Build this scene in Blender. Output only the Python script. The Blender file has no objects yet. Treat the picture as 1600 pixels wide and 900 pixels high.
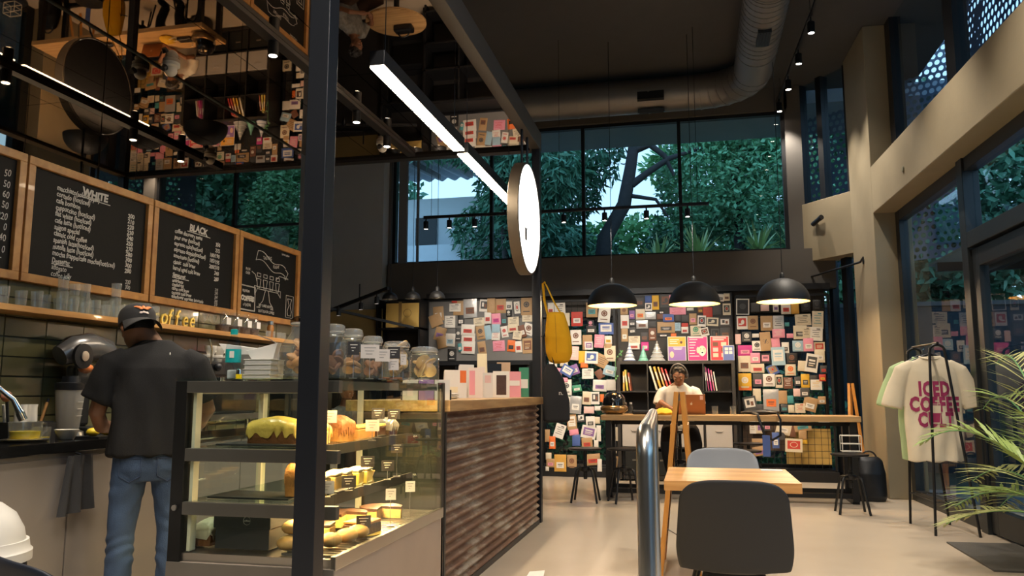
import bpy, math, random
from mathutils import Vector, Matrix
random.seed(11)
PI = math.pi
SC = bpy.context.scene
COL = SC.collection

# ---------------------------------------------------------------- camera
cd = bpy.data.cameras.new('camera')
cd.sensor_fit = 'HORIZONTAL'; cd.sensor_width = 36.0; cd.lens = 36.0 * 1250 / 1600
cd.clip_start = 0.02; cd.clip_end = 200
cam = bpy.data.objects.new('camera', cd); COL.objects.link(cam)
cam.location = (0, 0, 1.2)
cam.rotation_euler = (math.radians(90 + 7.384), 0, math.radians(12.741))
SC.camera = cam

# ---------------------------------------------------------------- view and sky
SC.view_settings.view_transform = 'Standard'
SC.view_settings.look = 'None'
SC.view_settings.exposure = 0.65
SC.view_settings.gamma = 1.0
SC.view_settings.use_curve_mapping = False
SC.cycles.max_bounces = 7
SC.cycles.transparent_max_bounces = 24
SC.cycles.sample_clamp_indirect = 4.0
SC.cycles.caustics_reflective = False
SC.cycles.caustics_refractive = False

wd = bpy.data.worlds.new('evening_sky'); SC.world = wd; wd.use_nodes = True
nt = wd.node_tree; nt.nodes.clear()
o_ = nt.nodes.new('ShaderNodeOutputWorld'); b_ = nt.nodes.new('ShaderNodeBackground')
tc = nt.nodes.new('ShaderNodeTexCoord'); sx = nt.nodes.new('ShaderNodeSeparateXYZ')
rp = nt.nodes.new('ShaderNodeValToRGB')
rp.color_ramp.elements[0].color = (0.50, 0.74, 0.95, 1); rp.color_ramp.elements[0].position = 0.0
rp.color_ramp.elements[1].color = (0.24, 0.46, 0.80, 1); rp.color_ramp.elements[1].position = 0.8
nt.links.new(tc.outputs['Generated'], sx.inputs[0]); nt.links.new(sx.outputs['Z'], rp.inputs[0])
nt.links.new(rp.outputs[0], b_.inputs[0]); nt.links.new(b_.outputs[0], o_.inputs[0])
b_.inputs[1].default_value = 1.4

# lamp powers (W)
P_SPOT, P_LINEAR, P_DOME, P_CASE, P_TRACK = 105.0, 9.0, 48.0, 10.0, 115.0
WARM = (1.0, 0.77, 0.50); WARMER = (1.0, 0.62, 0.26); NEUTRAL = (1.0, 0.89, 0.75)

# ---------------------------------------------------------------- materials
MATS = {}
def mat(name, col, rough=.5, metal=0., var=.12, scale=6., bump=0., bscale=60., coat=0., emit=None, estr=0., spec=.5, stretch=None, sheen=0., trans=0.):
    if name in MATS: return MATS[name]
    m = bpy.data.materials.new(name); m.use_nodes = True
    t = m.node_tree; n = t.nodes; p = n['Principled BSDF']
    p.inputs['Roughness'].default_value = rough; p.inputs['Metallic'].default_value = metal
    p.inputs['Specular IOR Level'].default_value = spec
    p.inputs['Coat Weight'].default_value = coat
    p.inputs['Sheen Weight'].default_value = sheen
    p.inputs['Transmission Weight'].default_value = trans
    c = n.new('ShaderNodeTexCoord'); mp = n.new('ShaderNodeMapping')
    t.links.new(c.outputs['Object'], mp.inputs[0])
    if stretch: mp.inputs['Scale'].default_value = stretch
    nz = n.new('ShaderNodeTexNoise'); nz.inputs['Scale'].default_value = scale; nz.inputs['Detail'].default_value = 4
    t.links.new(mp.outputs[0], nz.inputs['Vector'])
    mx = n.new('ShaderNodeMix'); mx.data_type = 'RGBA'
    mx.inputs[6].default_value = tuple(max(0, x * (1 - var)) for x in col) + (1,)
    mx.inputs[7].default_value = tuple(min(1, x * (1 + var)) for x in col) + (1,)
    t.links.new(nz.outputs['Fac'], mx.inputs[0]); t.links.new(mx.outputs[2], p.inputs['Base Color'])
    if bump:
        bz = n.new('ShaderNodeTexNoise'); bz.inputs['Scale'].default_value = bscale; bz.inputs['Detail'].default_value = 5
        t.links.new(mp.outputs[0], bz.inputs['Vector'])
        bn = n.new('ShaderNodeBump'); bn.inputs['Strength'].default_value = bump; bn.inputs['Distance'].default_value = .01
        t.links.new(bz.outputs['Fac'], bn.inputs['Height']); t.links.new(bn.outputs[0], p.inputs['Normal'])
    if emit:
        p.inputs['Emission Color'].default_value = tuple(emit) + (1,); p.inputs['Emission Strength'].default_value = estr
    MATS[name] = m
    return m

def wood(name, a, b, rough=.4, scale=(2, 30, 30), grain=1.0, coat=0.1):
    if name in MATS: return MATS[name]
    m = bpy.data.materials.new(name); m.use_nodes = True
    t = m.node_tree; n = t.nodes; p = n['Principled BSDF']
    p.inputs['Roughness'].default_value = rough; p.inputs['Coat Weight'].default_value = coat
    c = n.new('ShaderNodeTexCoord'); mp = n.new('ShaderNodeMapping'); mp.inputs['Scale'].default_value = scale
    t.links.new(c.outputs['Object'], mp.inputs[0])
    nz = n.new('ShaderNodeTexNoise'); nz.inputs['Scale'].default_value = grain; nz.inputs['Detail'].default_value = 6; nz.inputs['Distortion'].default_value = .6
    t.links.new(mp.outputs[0], nz.inputs['Vector'])
    r = n.new('ShaderNodeValToRGB'); r.color_ramp.elements[0].position = .35; r.color_ramp.elements[1].position = .65
    r.color_ramp.elements[0].color = tuple(a) + (1,); r.color_ramp.elements[1].color = tuple(b) + (1,)
    t.links.new(nz.outputs['Fac'], r.inputs[0]); t.links.new(r.outputs[0], p.inputs['Base Color'])
    MATS[name] = m
    return m

def glass(name, tint=(.95, .98, .97), refl=1.0, ior=1.45, milk=0.):
    """thin pane: see-through with a Fresnel mirror on it"""
    if name in MATS: return MATS[name]
    m = bpy.data.materials.new(name); m.use_nodes = True
    t = m.node_tree; n = t.nodes; n.clear()
    o = n.new('ShaderNodeOutputMaterial'); mx = n.new('ShaderNodeMixShader')
    a = n.new('ShaderNodeBsdfTransparent'); a.inputs[0].default_value = tuple(tint) + (1,)
    g = n.new('ShaderNodeBsdfGlossy'); g.inputs[0].default_value = (refl, refl, refl, 1); g.inputs['Roughness'].default_value = .015
    f = n.new('ShaderNodeFresnel'); f.inputs[0].default_value = ior
    gm = n.new('ShaderNodeNewGeometry'); iv = n.new('ShaderNodeMath'); iv.operation = 'SUBTRACT'; iv.inputs[0].default_value = 1.0
    t.links.new(gm.outputs['Backfacing'], iv.inputs[1]); mu = n.new('ShaderNodeMath'); mu.operation = 'MULTIPLY'
    t.links.new(f.outputs[0], mu.inputs[0]); t.links.new(iv.outputs[0], mu.inputs[1])
    t.links.new(mu.outputs[0], mx.inputs[0]); t.links.new(a.outputs[0], mx.inputs[1]); t.links.new(g.outputs[0], mx.inputs[2])
    t.links.new(mx.outputs[0], o.inputs[0])
    if milk:  # diffuse white mixed in, stands in for the bright refraction of clear glass
        df = n.new('ShaderNodeBsdfDiffuse'); df.inputs[0].default_value = (.85, .84, .80, 1); m2 = n.new('ShaderNodeMixShader'); m2.inputs[0].default_value = milk
        t.links.new(mx.outputs[0], m2.inputs[1]); t.links.new(df.outputs[0], m2.inputs[2]); t.links.new(m2.outputs[0], o.inputs[0])
    MATS[name] = m
    return m

def glow(name, col, strength):
    if name in MATS: return MATS[name]
    m = bpy.data.materials.new(name); m.use_nodes = True
    t = m.node_tree; n = t.nodes; n.clear()
    o = n.new('ShaderNodeOutputMaterial'); e = n.new('ShaderNodeEmission')
    e.inputs[0].default_value = tuple(col) + (1,); e.inputs[1].default_value = strength
    t.links.new(e.outputs[0], o.inputs[0]); MATS[name] = m
    return m

# ---------------------------------------------------------------- geometry
class G:
    def __init__(s): s.v = []; s.f = []
    def add(s, vs, fs):
        k = len(s.v); s.v += [tuple(v) for v in vs]; s.f += [tuple(i + k for i in f) for f in fs]; return s
    def hexa(s, p):
        return s.add(p, [(0, 3, 2, 1), (4, 5, 6, 7), (0, 1, 5, 4), (1, 2, 6, 5), (2, 3, 7, 6), (3, 0, 4, 7)])
    def box(s, x0, x1, y0, y1, z0, z1):
        return s.hexa([(x0, y0, z0), (x1, y0, z0), (x1, y1, z0), (x0, y1, z0), (x0, y0, z1), (x1, y0, z1), (x1, y1, z1), (x0, y1, z1)])
    def obox(s, c, size, rot):
        R = rot.to_3x3() if hasattr(rot, 'to_3x3') else rot
        h = [x / 2 for x in size]; c = Vector(c)
        return s.hexa([c + R @ Vector((a * h[0], b * h[1], d * h[2])) for d in (-1, 1) for a, b in ((-1, -1), (1, -1), (1, 1), (-1, 1))])
    def bar(s, a, b, w, h, up=(0, 0, 1)):
        a = Vector(a); b = Vector(b); d = (b - a).normalized(); u = Vector(up)
        x = d.cross(u)
        if x.length < 1e-4: x = d.cross(Vector((1, 0, 0)))
        x.normalize(); y = x.cross(d)
        return s.hexa([q + x * i * w / 2 + y * j * h / 2 for q in (a, b) for i, j in ((-1, -1), (1, -1), (1, 1), (-1, 1))])
    def rings(s, R, closed=False, cap=True):
        n = len(R[0]); k = len(s.v)
        for r in R: s.v += [tuple(p) for p in r]
        m = len(R)
        for i in range(m - 1 + (1 if closed else 0)):
            a = k + i * n; b = k + ((i + 1) % m) * n
            for j in range(n):
                s.f.append((a + j, a + (j + 1) % n, b + (j + 1) % n, b + j))
        if cap and not closed:
            s.f.append(tuple(k + j for j in reversed(range(n)))); s.f.append(tuple(k + (m - 1) * n + j for j in range(n)))
        return s
    def tube(s, pts, r, n=8, closed=False, cap=True, flat=1.0):
        P = [Vector(p) for p in pts]; m = len(P)
        rr = r if isinstance(r, (list, tuple)) else [r] * m
        T = []
        for i in range(m):
            a = P[(i - 1) % m] if (closed or i > 0) else P[i]; b = P[(i + 1) % m] if (closed or i < m - 1) else P[i]
            T.append((b - a).normalized() if (b - a).length > 1e-9 else Vector((0, 0, 1)))
        u = T[0].orthogonal().normalized(); R = []
        for i in range(m):
            u = (u - T[i] * u.dot(T[i]))
            if u.length < 1e-6: u = T[i].orthogonal()
            u.normalize(); w = T[i].cross(u)
            R.append([P[i] + (u * math.cos(2 * PI * j / n) + w * math.sin(2 * PI * j / n) * flat) * rr[i] for j in range(n)])
        return s.rings(R, closed, cap)
    def lathe(s, prof, c=(0, 0, 0), n=20, cap=True, M=None):
        R = []
        for r, z in prof:
            q = [Vector((r * math.cos(2 * PI * j / n), r * math.sin(2 * PI * j / n), z)) for j in range(n)]
            R.append([(M @ p if M else p) + Vector(c) for p in q])
        return s.rings(R, False, cap)
    def ball(s, c, r, n=12, M=None):
        rx, ry, rz = r if isinstance(r, (list, tuple)) else (r, r, r)
        R = []
        h = max(4, n // 2)
        for i in range(h + 1):
            t = PI * min(max(i / h, .02), .98); R.append([])
            for j in range(n):
                p = Vector((rx * math.sin(t) * math.cos(2 * PI * j / n), ry * math.sin(t) * math.sin(2 * PI * j / n), -rz * math.cos(t)))
                R[-1].append((M @ p if M else p) + Vector(c))
        return s.rings(R)
    def grid(s, fn, nu, nv):
        k = len(s.v)
        for i in range(nu + 1):
            for j in range(nv + 1): s.v.append(tuple(fn(i / nu, j / nv)))
        for i in range(nu):
            for j in range(nv):
                a = k + i * (nv + 1) + j
                s.f.append((a, a + nv + 1, a + nv + 2, a + 1))
        return s
    def prism(s, pts, a, b, ax='z'):
        def P(x, y, h): return (x, y, h) if ax == 'z' else ((x, h, y) if ax == 'y' else (h, x, y))
        n = len(pts)
        s.add([P(x, y, a) for x, y in pts] + [P(x, y, b) for x, y in pts],
              [tuple(reversed(range(n))), tuple(range(n, 2 * n))] + [(i, (i + 1) % n, n + (i + 1) % n, n + i) for i in range(n)])
        return s
    def mesh(s, name, smooth=None):
        me = bpy.data.meshes.new(name); me.from_pydata(s.v, [], s.f)
        bm_fix(me)
        if smooth is not None:
            me.polygons.foreach_set('use_smooth', [True] * len(me.polygons)); me.set_sharp_from_angle(angle=math.radians(smooth))
        me.update(); return me

import bmesh
def bm_fix(me):
    if len(me.polygons) > 60000: return
    b = bmesh.new(); b.from_mesh(me); bmesh.ops.recalc_face_normals(b, faces=b.faces); b.to_mesh(me); b.free()

def tag(o, label=None, cat=None, group=None, kind=None):
    if label: o['label'] = label
    if cat: o['category'] = cat
    if group: o['group'] = group
    if kind: o['kind'] = kind
    return o
def link_me(name, me, m=None, parent=None, loc=(0, 0, 0), rot=(0, 0, 0), **k):
    o = bpy.data.objects.new(name, me); COL.objects.link(o)
    if m and not me.materials: me.materials.append(m)
    o.location = loc; o.rotation_euler = rot
    if parent: o.parent = parent
    return tag(o, **k)
def mk(name, g, m, parent=None, smooth=None, bev=0., loc=(0, 0, 0), rot=(0, 0, 0), **k):
    o = link_me(name, g.mesh(name, smooth), m, parent, loc, rot, **k)
    if bev:
        b = o.modifiers.new('bevel', 'BEVEL'); b.width = bev; b.segments = 2; b.limit_method = 'ANGLE'; b.angle_limit = math.radians(40)
    return o
def st(name, g, m, parent=None, smooth=None, bev=0., **k):
    return mk(name, g, m, parent, smooth, bev, kind='structure', **k)
def thing(name, label, cat, loc=(0, 0, 0), rz=0., group=None):
    o = bpy.data.objects.new(name, None); COL.objects.link(o); o.empty_display_size = .05
    o.location = loc; o.rotation_euler = (0, 0, rz)
    return tag(o, label, cat, group)
def dup(root, loc, rz=0., label=None, parent=None, first=True):
    r = root.copy(); COL.objects.link(r); r.parent = parent
    if first:
        r.location = loc; r.rotation_euler = (0, 0, rz)
        if label: r['label'] = label
    for ch in list(root.children): dup(ch, None, parent=r, first=False)
    return r
def lamp(name, kind, loc, power, col, parent=None, size=.05, rot=(0, 0, 0), angle=60, blend=.5):
    l = bpy.data.lights.new(name, kind); l.energy = power; l.color = col
    if kind in ('POINT', 'SPOT'): l.shadow_soft_size = size
    if kind == 'SPOT': l.spot_size = math.radians(angle); l.spot_blend = blend
    o = bpy.data.objects.new(name, l); COL.objects.link(o); o.location = loc; o.rotation_euler = rot
    if parent: o.parent = parent
    return o
def text(name, s, size, m, parent, loc, rot, align='LEFT', ext=.0006, shear=0., sx=1., space=1., bold=0., wave=0.):
    c = bpy.data.curves.new(name, 'FONT'); c.body = s; c.size = size; c.align_x = align; c.extrude = ext; c.shear = shear
    c.resolution_u = 2; c.space_character = space; c.offset = bold
    tmp = bpy.data.objects.new('tmp', c); me = bpy.data.meshes.new_from_object(tmp); bpy.data.objects.remove(tmp); bpy.data.curves.remove(c)
    ph = random.uniform(0, 6)
    for v in me.vertices:
        if wave: v.co.y += wave * size * math.sin(v.co.x / size * 1.9 + ph) + wave * .6 * size * math.sin(v.co.x / size * 5.3 + 2 * ph)
        v.co.x *= sx
    me.name = name
    return link_me(name, me, m, parent, loc, rot)
def wrap(me_obj, pts, d, off, back=.6):
    """points laid onto the surface of a mesh along direction d, lifted by off"""
    from mathutils.bvhtree import BVHTree
    me = me_obj.data; bv = me_obj.get('_bv') or BVHTree.FromPolygons([v.co for v in me.vertices], [p.vertices for p in me.polygons])
    d = Vector(d).normalized(); out = []
    for p in pts:
        p = Vector(p); h = bv.ray_cast(p - d * back, d)
        out.append((h[0] - d * off) if h[0] is not None else p)
    return out
def arc(c, r, a0, a1, n, ax='xz'):
    out = []
    for i in range(n + 1):
        a = a0 + (a1 - a0) * i / n; x, y = r * math.cos(a), r * math.sin(a)
        out.append({'xz': (c[0] + x, c[1], c[2] + y), 'yz': (c[0], c[1] + x, c[2] + y), 'xy': (c[0] + x, c[1] + y, c[2])}[ax])
    return out
ORD = ['zero', 'first', 'second', 'third', 'fourth', 'fifth', 'sixth', 'seventh', 'eighth', 'ninth', 'tenth', 'eleventh', 'twelfth', 'thirteenth', 'fourteenth', 'fifteenth', 'sixteenth', 'seventeenth', 'eighteenth', 'nineteenth', 'twentieth']
# ================================================================ the room
M_floor = mat('polished_concrete', (.54, .45, .345), .22, var=.10, scale=1.6, bump=.02, bscale=8, spec=.5)
M_ceil = mat('dark_grey_paint', (.055, .054, .055), .85, var=.1)
M_conc = mat('beige_concrete', (.25, .205, .13), .75, var=.16, scale=2.5, bump=.08, bscale=30)
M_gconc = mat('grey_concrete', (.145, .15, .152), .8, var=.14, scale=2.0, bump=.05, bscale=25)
M_band = mat('brown_grey_paint', (.085, .077, .07), .8, var=.1, scale=2)
M_black = mat('black_metal', (.012, .013, .016), .42, metal=.3, var=.2)
M_frame = mat('charcoal_frame', (.028, .031, .033), .4, metal=.5, var=.1)
M_dark = mat('black_board', (.014, .013, .013), .6, var=.2)
M_glass = glass('window_glass', (.86, .93, .95))
M_mirror = mat('tinted_mirror', (.52, .42, .34), .012, metal=1., var=.03)
M_mirror2 = mat('dark_tinted_mirror', (.40, .35, .29), .012, metal=1., var=.03)

st('floor', G().box(-8, 2.6, -4, 11.95, -.1, 0), M_floor)
st('ceiling', G().box(-8, 3.2, -4, 12.0, 5.6, 5.75), M_ceil)
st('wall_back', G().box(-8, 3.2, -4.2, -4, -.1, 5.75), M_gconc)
FY = 11.74
wf = G()
wf.box(-6.8, -4.62, FY - .02, FY + .3, 0, 5.6)          # grey column at the left
wf.box(-4.62, 1.42, FY, FY + .3, 5.25, 5.6)             # over the clerestory
wf.box(-4.62, 1.95, FY - .12, FY + .3, 2.62, 3.18)      # band under the clerestory
wf.box(1.38, 1.60, FY, FY + .3, 3.18, 5.6)
wf.box(-4.62, -2.2, FY, FY + .3, 0, 2.62)
wf.box(-1.12, .62, FY, FY + .3, 0, 2.62)
wf.box(.62, 1.80, FY, FY + .3, 0, .16)
wf.box(-2.2, -1.12, FY, FY + .3, 0, .16)
wf.box(-2.2, -1.12, FY, FY + .3, 2.3, 2.62)
wf.box(.62, 1.80, FY, FY + .3, 2.3, 2.62)
st('wall_far', wf, M_band)
st('trim_1', G().box(-3.95, 1.85, FY - .2, FY - .12, 2.60, 2.68), M_black)
st('baseboard_far', G().box(-2.2, 1.85, FY - .22, FY - .02, 0, .14), M_black, bev=.004)
# the grey column that stands before the far wall at the end of the counter wall
st('wall_left_return', G().box(-6.2, -4.66, 11.5, FY - .02, 0, 5.6), mat('lit_grey_concrete', (.33, .34, .34), .8, var=.12, scale=2, bump=.05, bscale=25))  # paler copy of the grey concrete, daylight on the column put into its colour

def window(name, axis, a0, a1, z0, z1, pos, mull, trans=(), t=.05, d=.08, gm=None, fm=None, label=None):
    """frame of four bars, mullions, transoms and one pane per bay; axis 'x' runs along X at Y=pos"""
    root = bpy.data.objects.new(name, None); COL.objects.link(root); root['kind'] = 'structure'
    if label: root['label'] = label
    def B(g, u0, u1, w0, w1, dd):
        return g.box(u0, u1, pos - dd / 2, pos + dd / 2, w0, w1) if axis == 'x' else g.box(pos - dd / 2, pos + dd / 2, u0, u1, w0, w1)
    f = G(); B(f, a0, a1, z0, z0 + t, d); B(f, a0, a1, z1 - t, z1, d); B(f, a0, a0 + t, z0 + t, z1 - t, d); B(f, a1 - t, a1, z0 + t, z1 - t, d)
    st('window_frame', f, fm or M_black, root)
    for m_ in mull: st('mullion', B(G(), m_ - t / 2, m_ + t / 2, z0 + t, z1 - t, d), fm or M_black, root)
    for z_ in trans: st('transom', B(G(), a0 + t, a1 - t, z_ - t / 2, z_ + t / 2, d * .9), fm or M_black, root)
    e = [a0 + t] + list(mull) + [a1 - t]
    for i in range(len(e) - 1): st('pane', B(G(), e[i], e[i + 1], z0 + t, z1 - t, .008), gm or M_glass, root)
    return root
window('window_1', 'x', -4.62, 1.38, 3.18, 5.25, FY + .1, [-3.0, -1.56, -.12], label='long clerestory window of four panes on the far wall')
window('window_2', 'x', -2.2, -1.12, .16, 2.3, FY + .1, [], label='low window behind the pinned bags left of the shelf unit')
window('window_3', 'x', .62, 1.80, .16, 2.3, FY + .1, [], label='low window behind the pinned bags right of the shelf unit')
st('trim_2', G().box(-4.5, -4.36, FY + .0, FY + .05, 3.18, 5.25).box(-4.2, -4.17, FY, FY + .05, 3.18, 5.25), M_gconc)

# ---- right wall, turned two degrees; s runs towards the camera from the pillar corner, d runs outwards
WA = math.atan(.035); W0 = Vector((2.11, 9.94, 0)); WS = Vector((math.sin(WA), -math.cos(WA), 0)); WD = Vector((math.cos(WA), math.sin(WA), 0))
def wp(s, d, z): return W0 + WS * s + WD * d + Vector((0, 0, z))
def wbox(g, s0, s1, d0, d1, z0, z1):
    return g.hexa([wp(s0, d0, z0), wp(s0, d1, z0), wp(s1, d1, z0), wp(s1, d0, z0), wp(s0, d0, z1), wp(s0, d1, z1), wp(s1, d1, z1), wp(s1, d0, z1)])
wr = G()
wbox(wr, -1.08, 0, 0, .42, 0, 5.6)            # the pillar
wbox(wr, 0, 14, 0, .42, 3.28, 3.84)           # the beam
wbox(wr, 5.2, 6.1, 0, .42, 3.84, 5.6); wbox(wr, 5.2, 6.1, 0, .42, 0, 3.28)
wbox(wr, 11, 14, 0, .42, 0, 3.28)
st('wall_right', wr, M_conc, bev=.008)
# slanting bay between the pillar and the far wall
A = Vector((2.08, 11.05, 0)); B_ = Vector((1.52, 11.80, 0)); nrm = Vector((.8, .6, 0))
sl = G(); 
def slab(g, t0, t1, d0, d1, z0, z1, A=A, B_=B_, nrm=nrm):
    p = lambda t, d, z: A.lerp(B_, t) + nrm * d + Vector((0, 0, z))
    return g.hexa([p(t0, d0, z0), p(t1, d0, z0), p(t1, d1, z0), p(t0, d1, z0), p(t0, d0, z1), p(t1, d0, z1), p(t1, d1, z1), p(t0, d1, z1)])
slab(sl, -.05, 1, 0, .3, 3.0, 3.83)
st('wall_right_bay', sl, M_conc, bev=.006)
r = bpy.data.objects.new('window_4', None); COL.objects.link(r); tag(r, 'tall narrow window above the slanting beam beside the clerestory', kind='structure')
f = G(); slab(f, 0, .08, .05, .18, 3.83, 5.6); slab(f, .5, .6, .05, .18, 3.83, 5.6); slab(f, .92, 1, .05, .18, 3.83, 5.6); st('window_frame', f, M_black, r)
st('pane', slab(G(), .08, .5, .11, .118, 3.83, 5.6), M_glass, r); st('pane', slab(G(), .6, .92, .11, .118, 3.83, 5.6), M_glass, r)
r = bpy.data.objects.new('window_5', None); COL.objects.link(r); tag(r, 'dark narrow window under the slanting beam beside the pillar', kind='structure')
A2, B2 = Vector((2.12, 11.05, 0)), Vector((1.86, 11.80, 0)); n2 = Vector((.94, .33, 0))
f = G()
for t0, t1 in ((-.1, .1), (.42, .58), (.9, 1.02)): slab(f, t0, t1, .03, .12, 0, 3.05, A2, B2, n2)
slab(f, 0, 1, .03, .12, 0, .12, A2, B2, n2)
st('window_frame', f, M_black, r)
st('pane', slab(G(), .1, .42, .07, .078, .12, 3.05, A2, B2, n2), M_glass, r); st('pane', slab(G(), .58, .9, .07, .078, .12, 3.05, A2, B2, n2), M_glass, r)

# upper windows of the right wall
r = bpy.data.objects.new('window_6', None); COL.objects.link(r); tag(r, 'tall upper window over the beam with perforated screens outside', kind='structure')
UM = [(.0, .20), (1.93, 2.17), (3.6, 3.75), (5.1, 5.2)]
f = G()
for s0, s1 in UM: wbox(f, s0, s1, .25, .38, 3.84, 5.6)
st('window_frame', f, M_black, r)
for a, b in zip(UM[:-1], UM[1:]): st('pane', wbox(G(), a[1], b[0], .30, .308, 3.84, 5.6), M_glass, r)
# lower glazing and the glass door
r = bpy.data.objects.new('window_7', None); COL.objects.link(r); tag(r, 'tall fixed pane beside the pillar, behind the clothes rack', kind='structure')
f = G(); wbox(f, 0, .14, .24, .34, 0, 3.28); wbox(f, 2.12, 2.26, .20, .34, 0, 3.28); wbox(f, .14, 2.12, .24, .34, 0, .12); wbox(f, .14, 2.12, .24, .34, 3.16, 3.28)
wbox(f, 2.26, 5.2, .22, .34, 3.16, 3.28); wbox(f, 2.26, 5.2, .20, .34, 2.46, 2.60); wbox(f, 3.7, 3.8, .24, .34, 2.60, 3.16)
st('window_frame', f, M_frame, r, bev=.004)
st('pane', wbox(G(), .14, 2.12, .285, .293, .12, 3.16), M_glass, r)
st('pane', wbox(G(), 2.26, 3.7, .285, .293, 2.60, 3.16), M_glass, r); st('pane', wbox(G(), 3.8, 5.2, .285, .293, 2.60, 3.16), M_glass, r)
r = bpy.data.objects.new('door_1', None); COL.objects.link(r); tag(r, 'charcoal framed glass door at the right edge', kind='structure')
f = G(); wbox(f, 2.27, 2.41, .23, .31, .02, 2.44); wbox(f, 3.55, 3.69, .23, .31, .02, 2.44); wbox(f, 2.41, 3.55, .23, .31, .02, .22); wbox(f, 2.41, 3.55, .23, .31, 2.28, 2.44)
st('door_frame', f, M_frame, r, bev=.004); st('pane', wbox(G(), 2.41, 3.55, .265, .273, .22, 2.28), M_glass, r)
h = G(); h.tube([wp(2.5, .23, 1.12), wp(2.5, .15, 1.12), wp(2.5, .15, .25), wp(2.5, .23, .25)], .016, 8)
st('door_handle', h, M_black, r, smooth=40)
r = bpy.data.objects.new('door_2', None); COL.objects.link(r); tag(r, 'second leaf of the charcoal framed glass door', kind='structure')
f = G(); wbox(f, 3.71, 3.85, .23, .31, .02, 2.44); wbox(f, 5.05, 5.19, .23, .31, .02, 2.44); wbox(f, 3.85, 5.05, .23, .31, .02, .22); wbox(f, 3.85, 5.05, .23, .31, 2.28, 2.44)
st('door_frame', f, M_frame, r); st('pane', wbox(G(), 3.85, 5.05, .265, .273, .22, 2.28), M_glass, r)
r = bpy.data.objects.new('window_8', None); COL.objects.link(r); tag(r, 'fixed glazing further along the right wall', kind='structure')
f = G(); wbox(f, 6.1, 6.24, .24, .34, 0, 3.28); wbox(f, 8.5, 8.62, .24, .34, 0, 3.28); wbox(f, 10.9, 11, .24, .34, 0, 3.28)
for s0, s1 in ((6.1, 6.24), (8.5, 8.62), (10.9, 11)): wbox(f, s0, s1, .24, .34, 3.84, 5.6)
st('window_frame', f, M_frame, r)
for s0, s1 in ((6.24, 8.5), (8.62, 10.9)): st('pane', wbox(G(), s0, s1, .285, .293, 0, 3.28), M_glass, r); st('pane', wbox(G(), s0, s1, .285, .293, 3.84, 5.6), M_glass, r)

# ---- left wall: tiles below, dark mirror above
LX = -3.8
wl = G().box(LX - .2, LX, -4, 7.15, 0, 5.6)
wall_left = st('wall_left', wl, mat('grout', (.05, .05, .035), .8))
M_tile = [mat('olive_tile_%s' % n, c, .18, var=.18, scale=5, bump=.03, bscale=7, coat=.3) for n, c in (('a', (.125, .115, .055)), ('b', (.15, .14, .07)), ('c', (.105, .098, .05)))]
tm = {}
y = 2.26
while y < 6.9:
    for k in range(8):
        z = .95 + k * .1125
        key = random.randrange(3)
        if key not in tm: tm[key] = G().hexa([(0, 0, 0), (0, .298, 0), (0, .298, .1095), (0, 0, .1095), (.011, .003, .003), (.011, .295, .003), (.011, .295, .1065), (.011, .003, .1065)]).mesh('tile'); tm[key].materials.append(M_tile[key])
        link_me('tile', tm[key], None, wall_left, (LX, y, z))
    y += .3015
for y0, y1 in ((-4, -.4), (-.4, 1.2), (1.2, 2.8), (2.8, 4.4), (4.4, 6.0), (6.0, 7.15)):
    st('mirror_panel', G().box(LX, LX + .012, y0 + .004, y1 - .004, 2.0, 3.565), M_mirror2, wall_left)
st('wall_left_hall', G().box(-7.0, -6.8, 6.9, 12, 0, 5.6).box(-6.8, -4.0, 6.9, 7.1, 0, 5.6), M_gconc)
# ================================================================ exterior
M_ground = mat('garden_soil', (.05, .055, .03), .9, var=.4, scale=3)
M_pave = mat('pavement', (.22, .22, .22), .85, var=.2, scale=2)
st('ground', G().box(-30, 30, 11.96, 45, -.4, -.12), M_ground)
st('pavement', G().box(2.75, 20, -8, 11.95, -.3, -.1), M_pave)
M_overhang = mat('blue_grey_soffit', (.30, .36, .42), .8, var=.05)
st('trim_3', G().box(-9, 6, 12.05, 13.6, 5.42, 5.62), M_overhang)

M_wwall = mat('white_render', (.62, .68, .72), .8, var=.06)
M_roofm = mat('weathered_sheet', (.30, .30, .31), .6, var=.2)
b = thing('white_building', 'white rendered building with corrugated roof seen through the clerestory', 'building', (-6.6, 19, -.12))
mk('wall', G().box(-2.6, 1.5, 0, 4, 0, 6.2), M_wwall, b)
mk('ledge', G().box(-2.7, 2.6, -1.3, 0, 4.3, 4.5), M_wwall, b)
mk('balcony_wall', G().box(-2.7, 2.6, -1.3, -1.2, 4.5, 4.75), M_wwall, b)
mk('annex_wall', G().box(1.5, 3.0, .8, 4, 0, 5.9), M_wwall, b)
rf = G(); n = 60
rf.grid(lambda u, v: (-3.4 + 5.6 * u, -2.2 + 4.4 * v, 6.75 + .55 * v + .05 * math.cos(u * n * PI / 2)), 120, 1)
mk('corrugated_roof', rf, M_roofm, b)
for k in range(7): mk('rafter', G().bar((-3 + k * .85, -2.1, 6.55), (-3 + k * .85, 0, 6.75), .08, .14), M_frame, b)
mk('shutter', G().box(-.2, .35, -.05, 0, 4.5, 5.7), M_frame, b)

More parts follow.
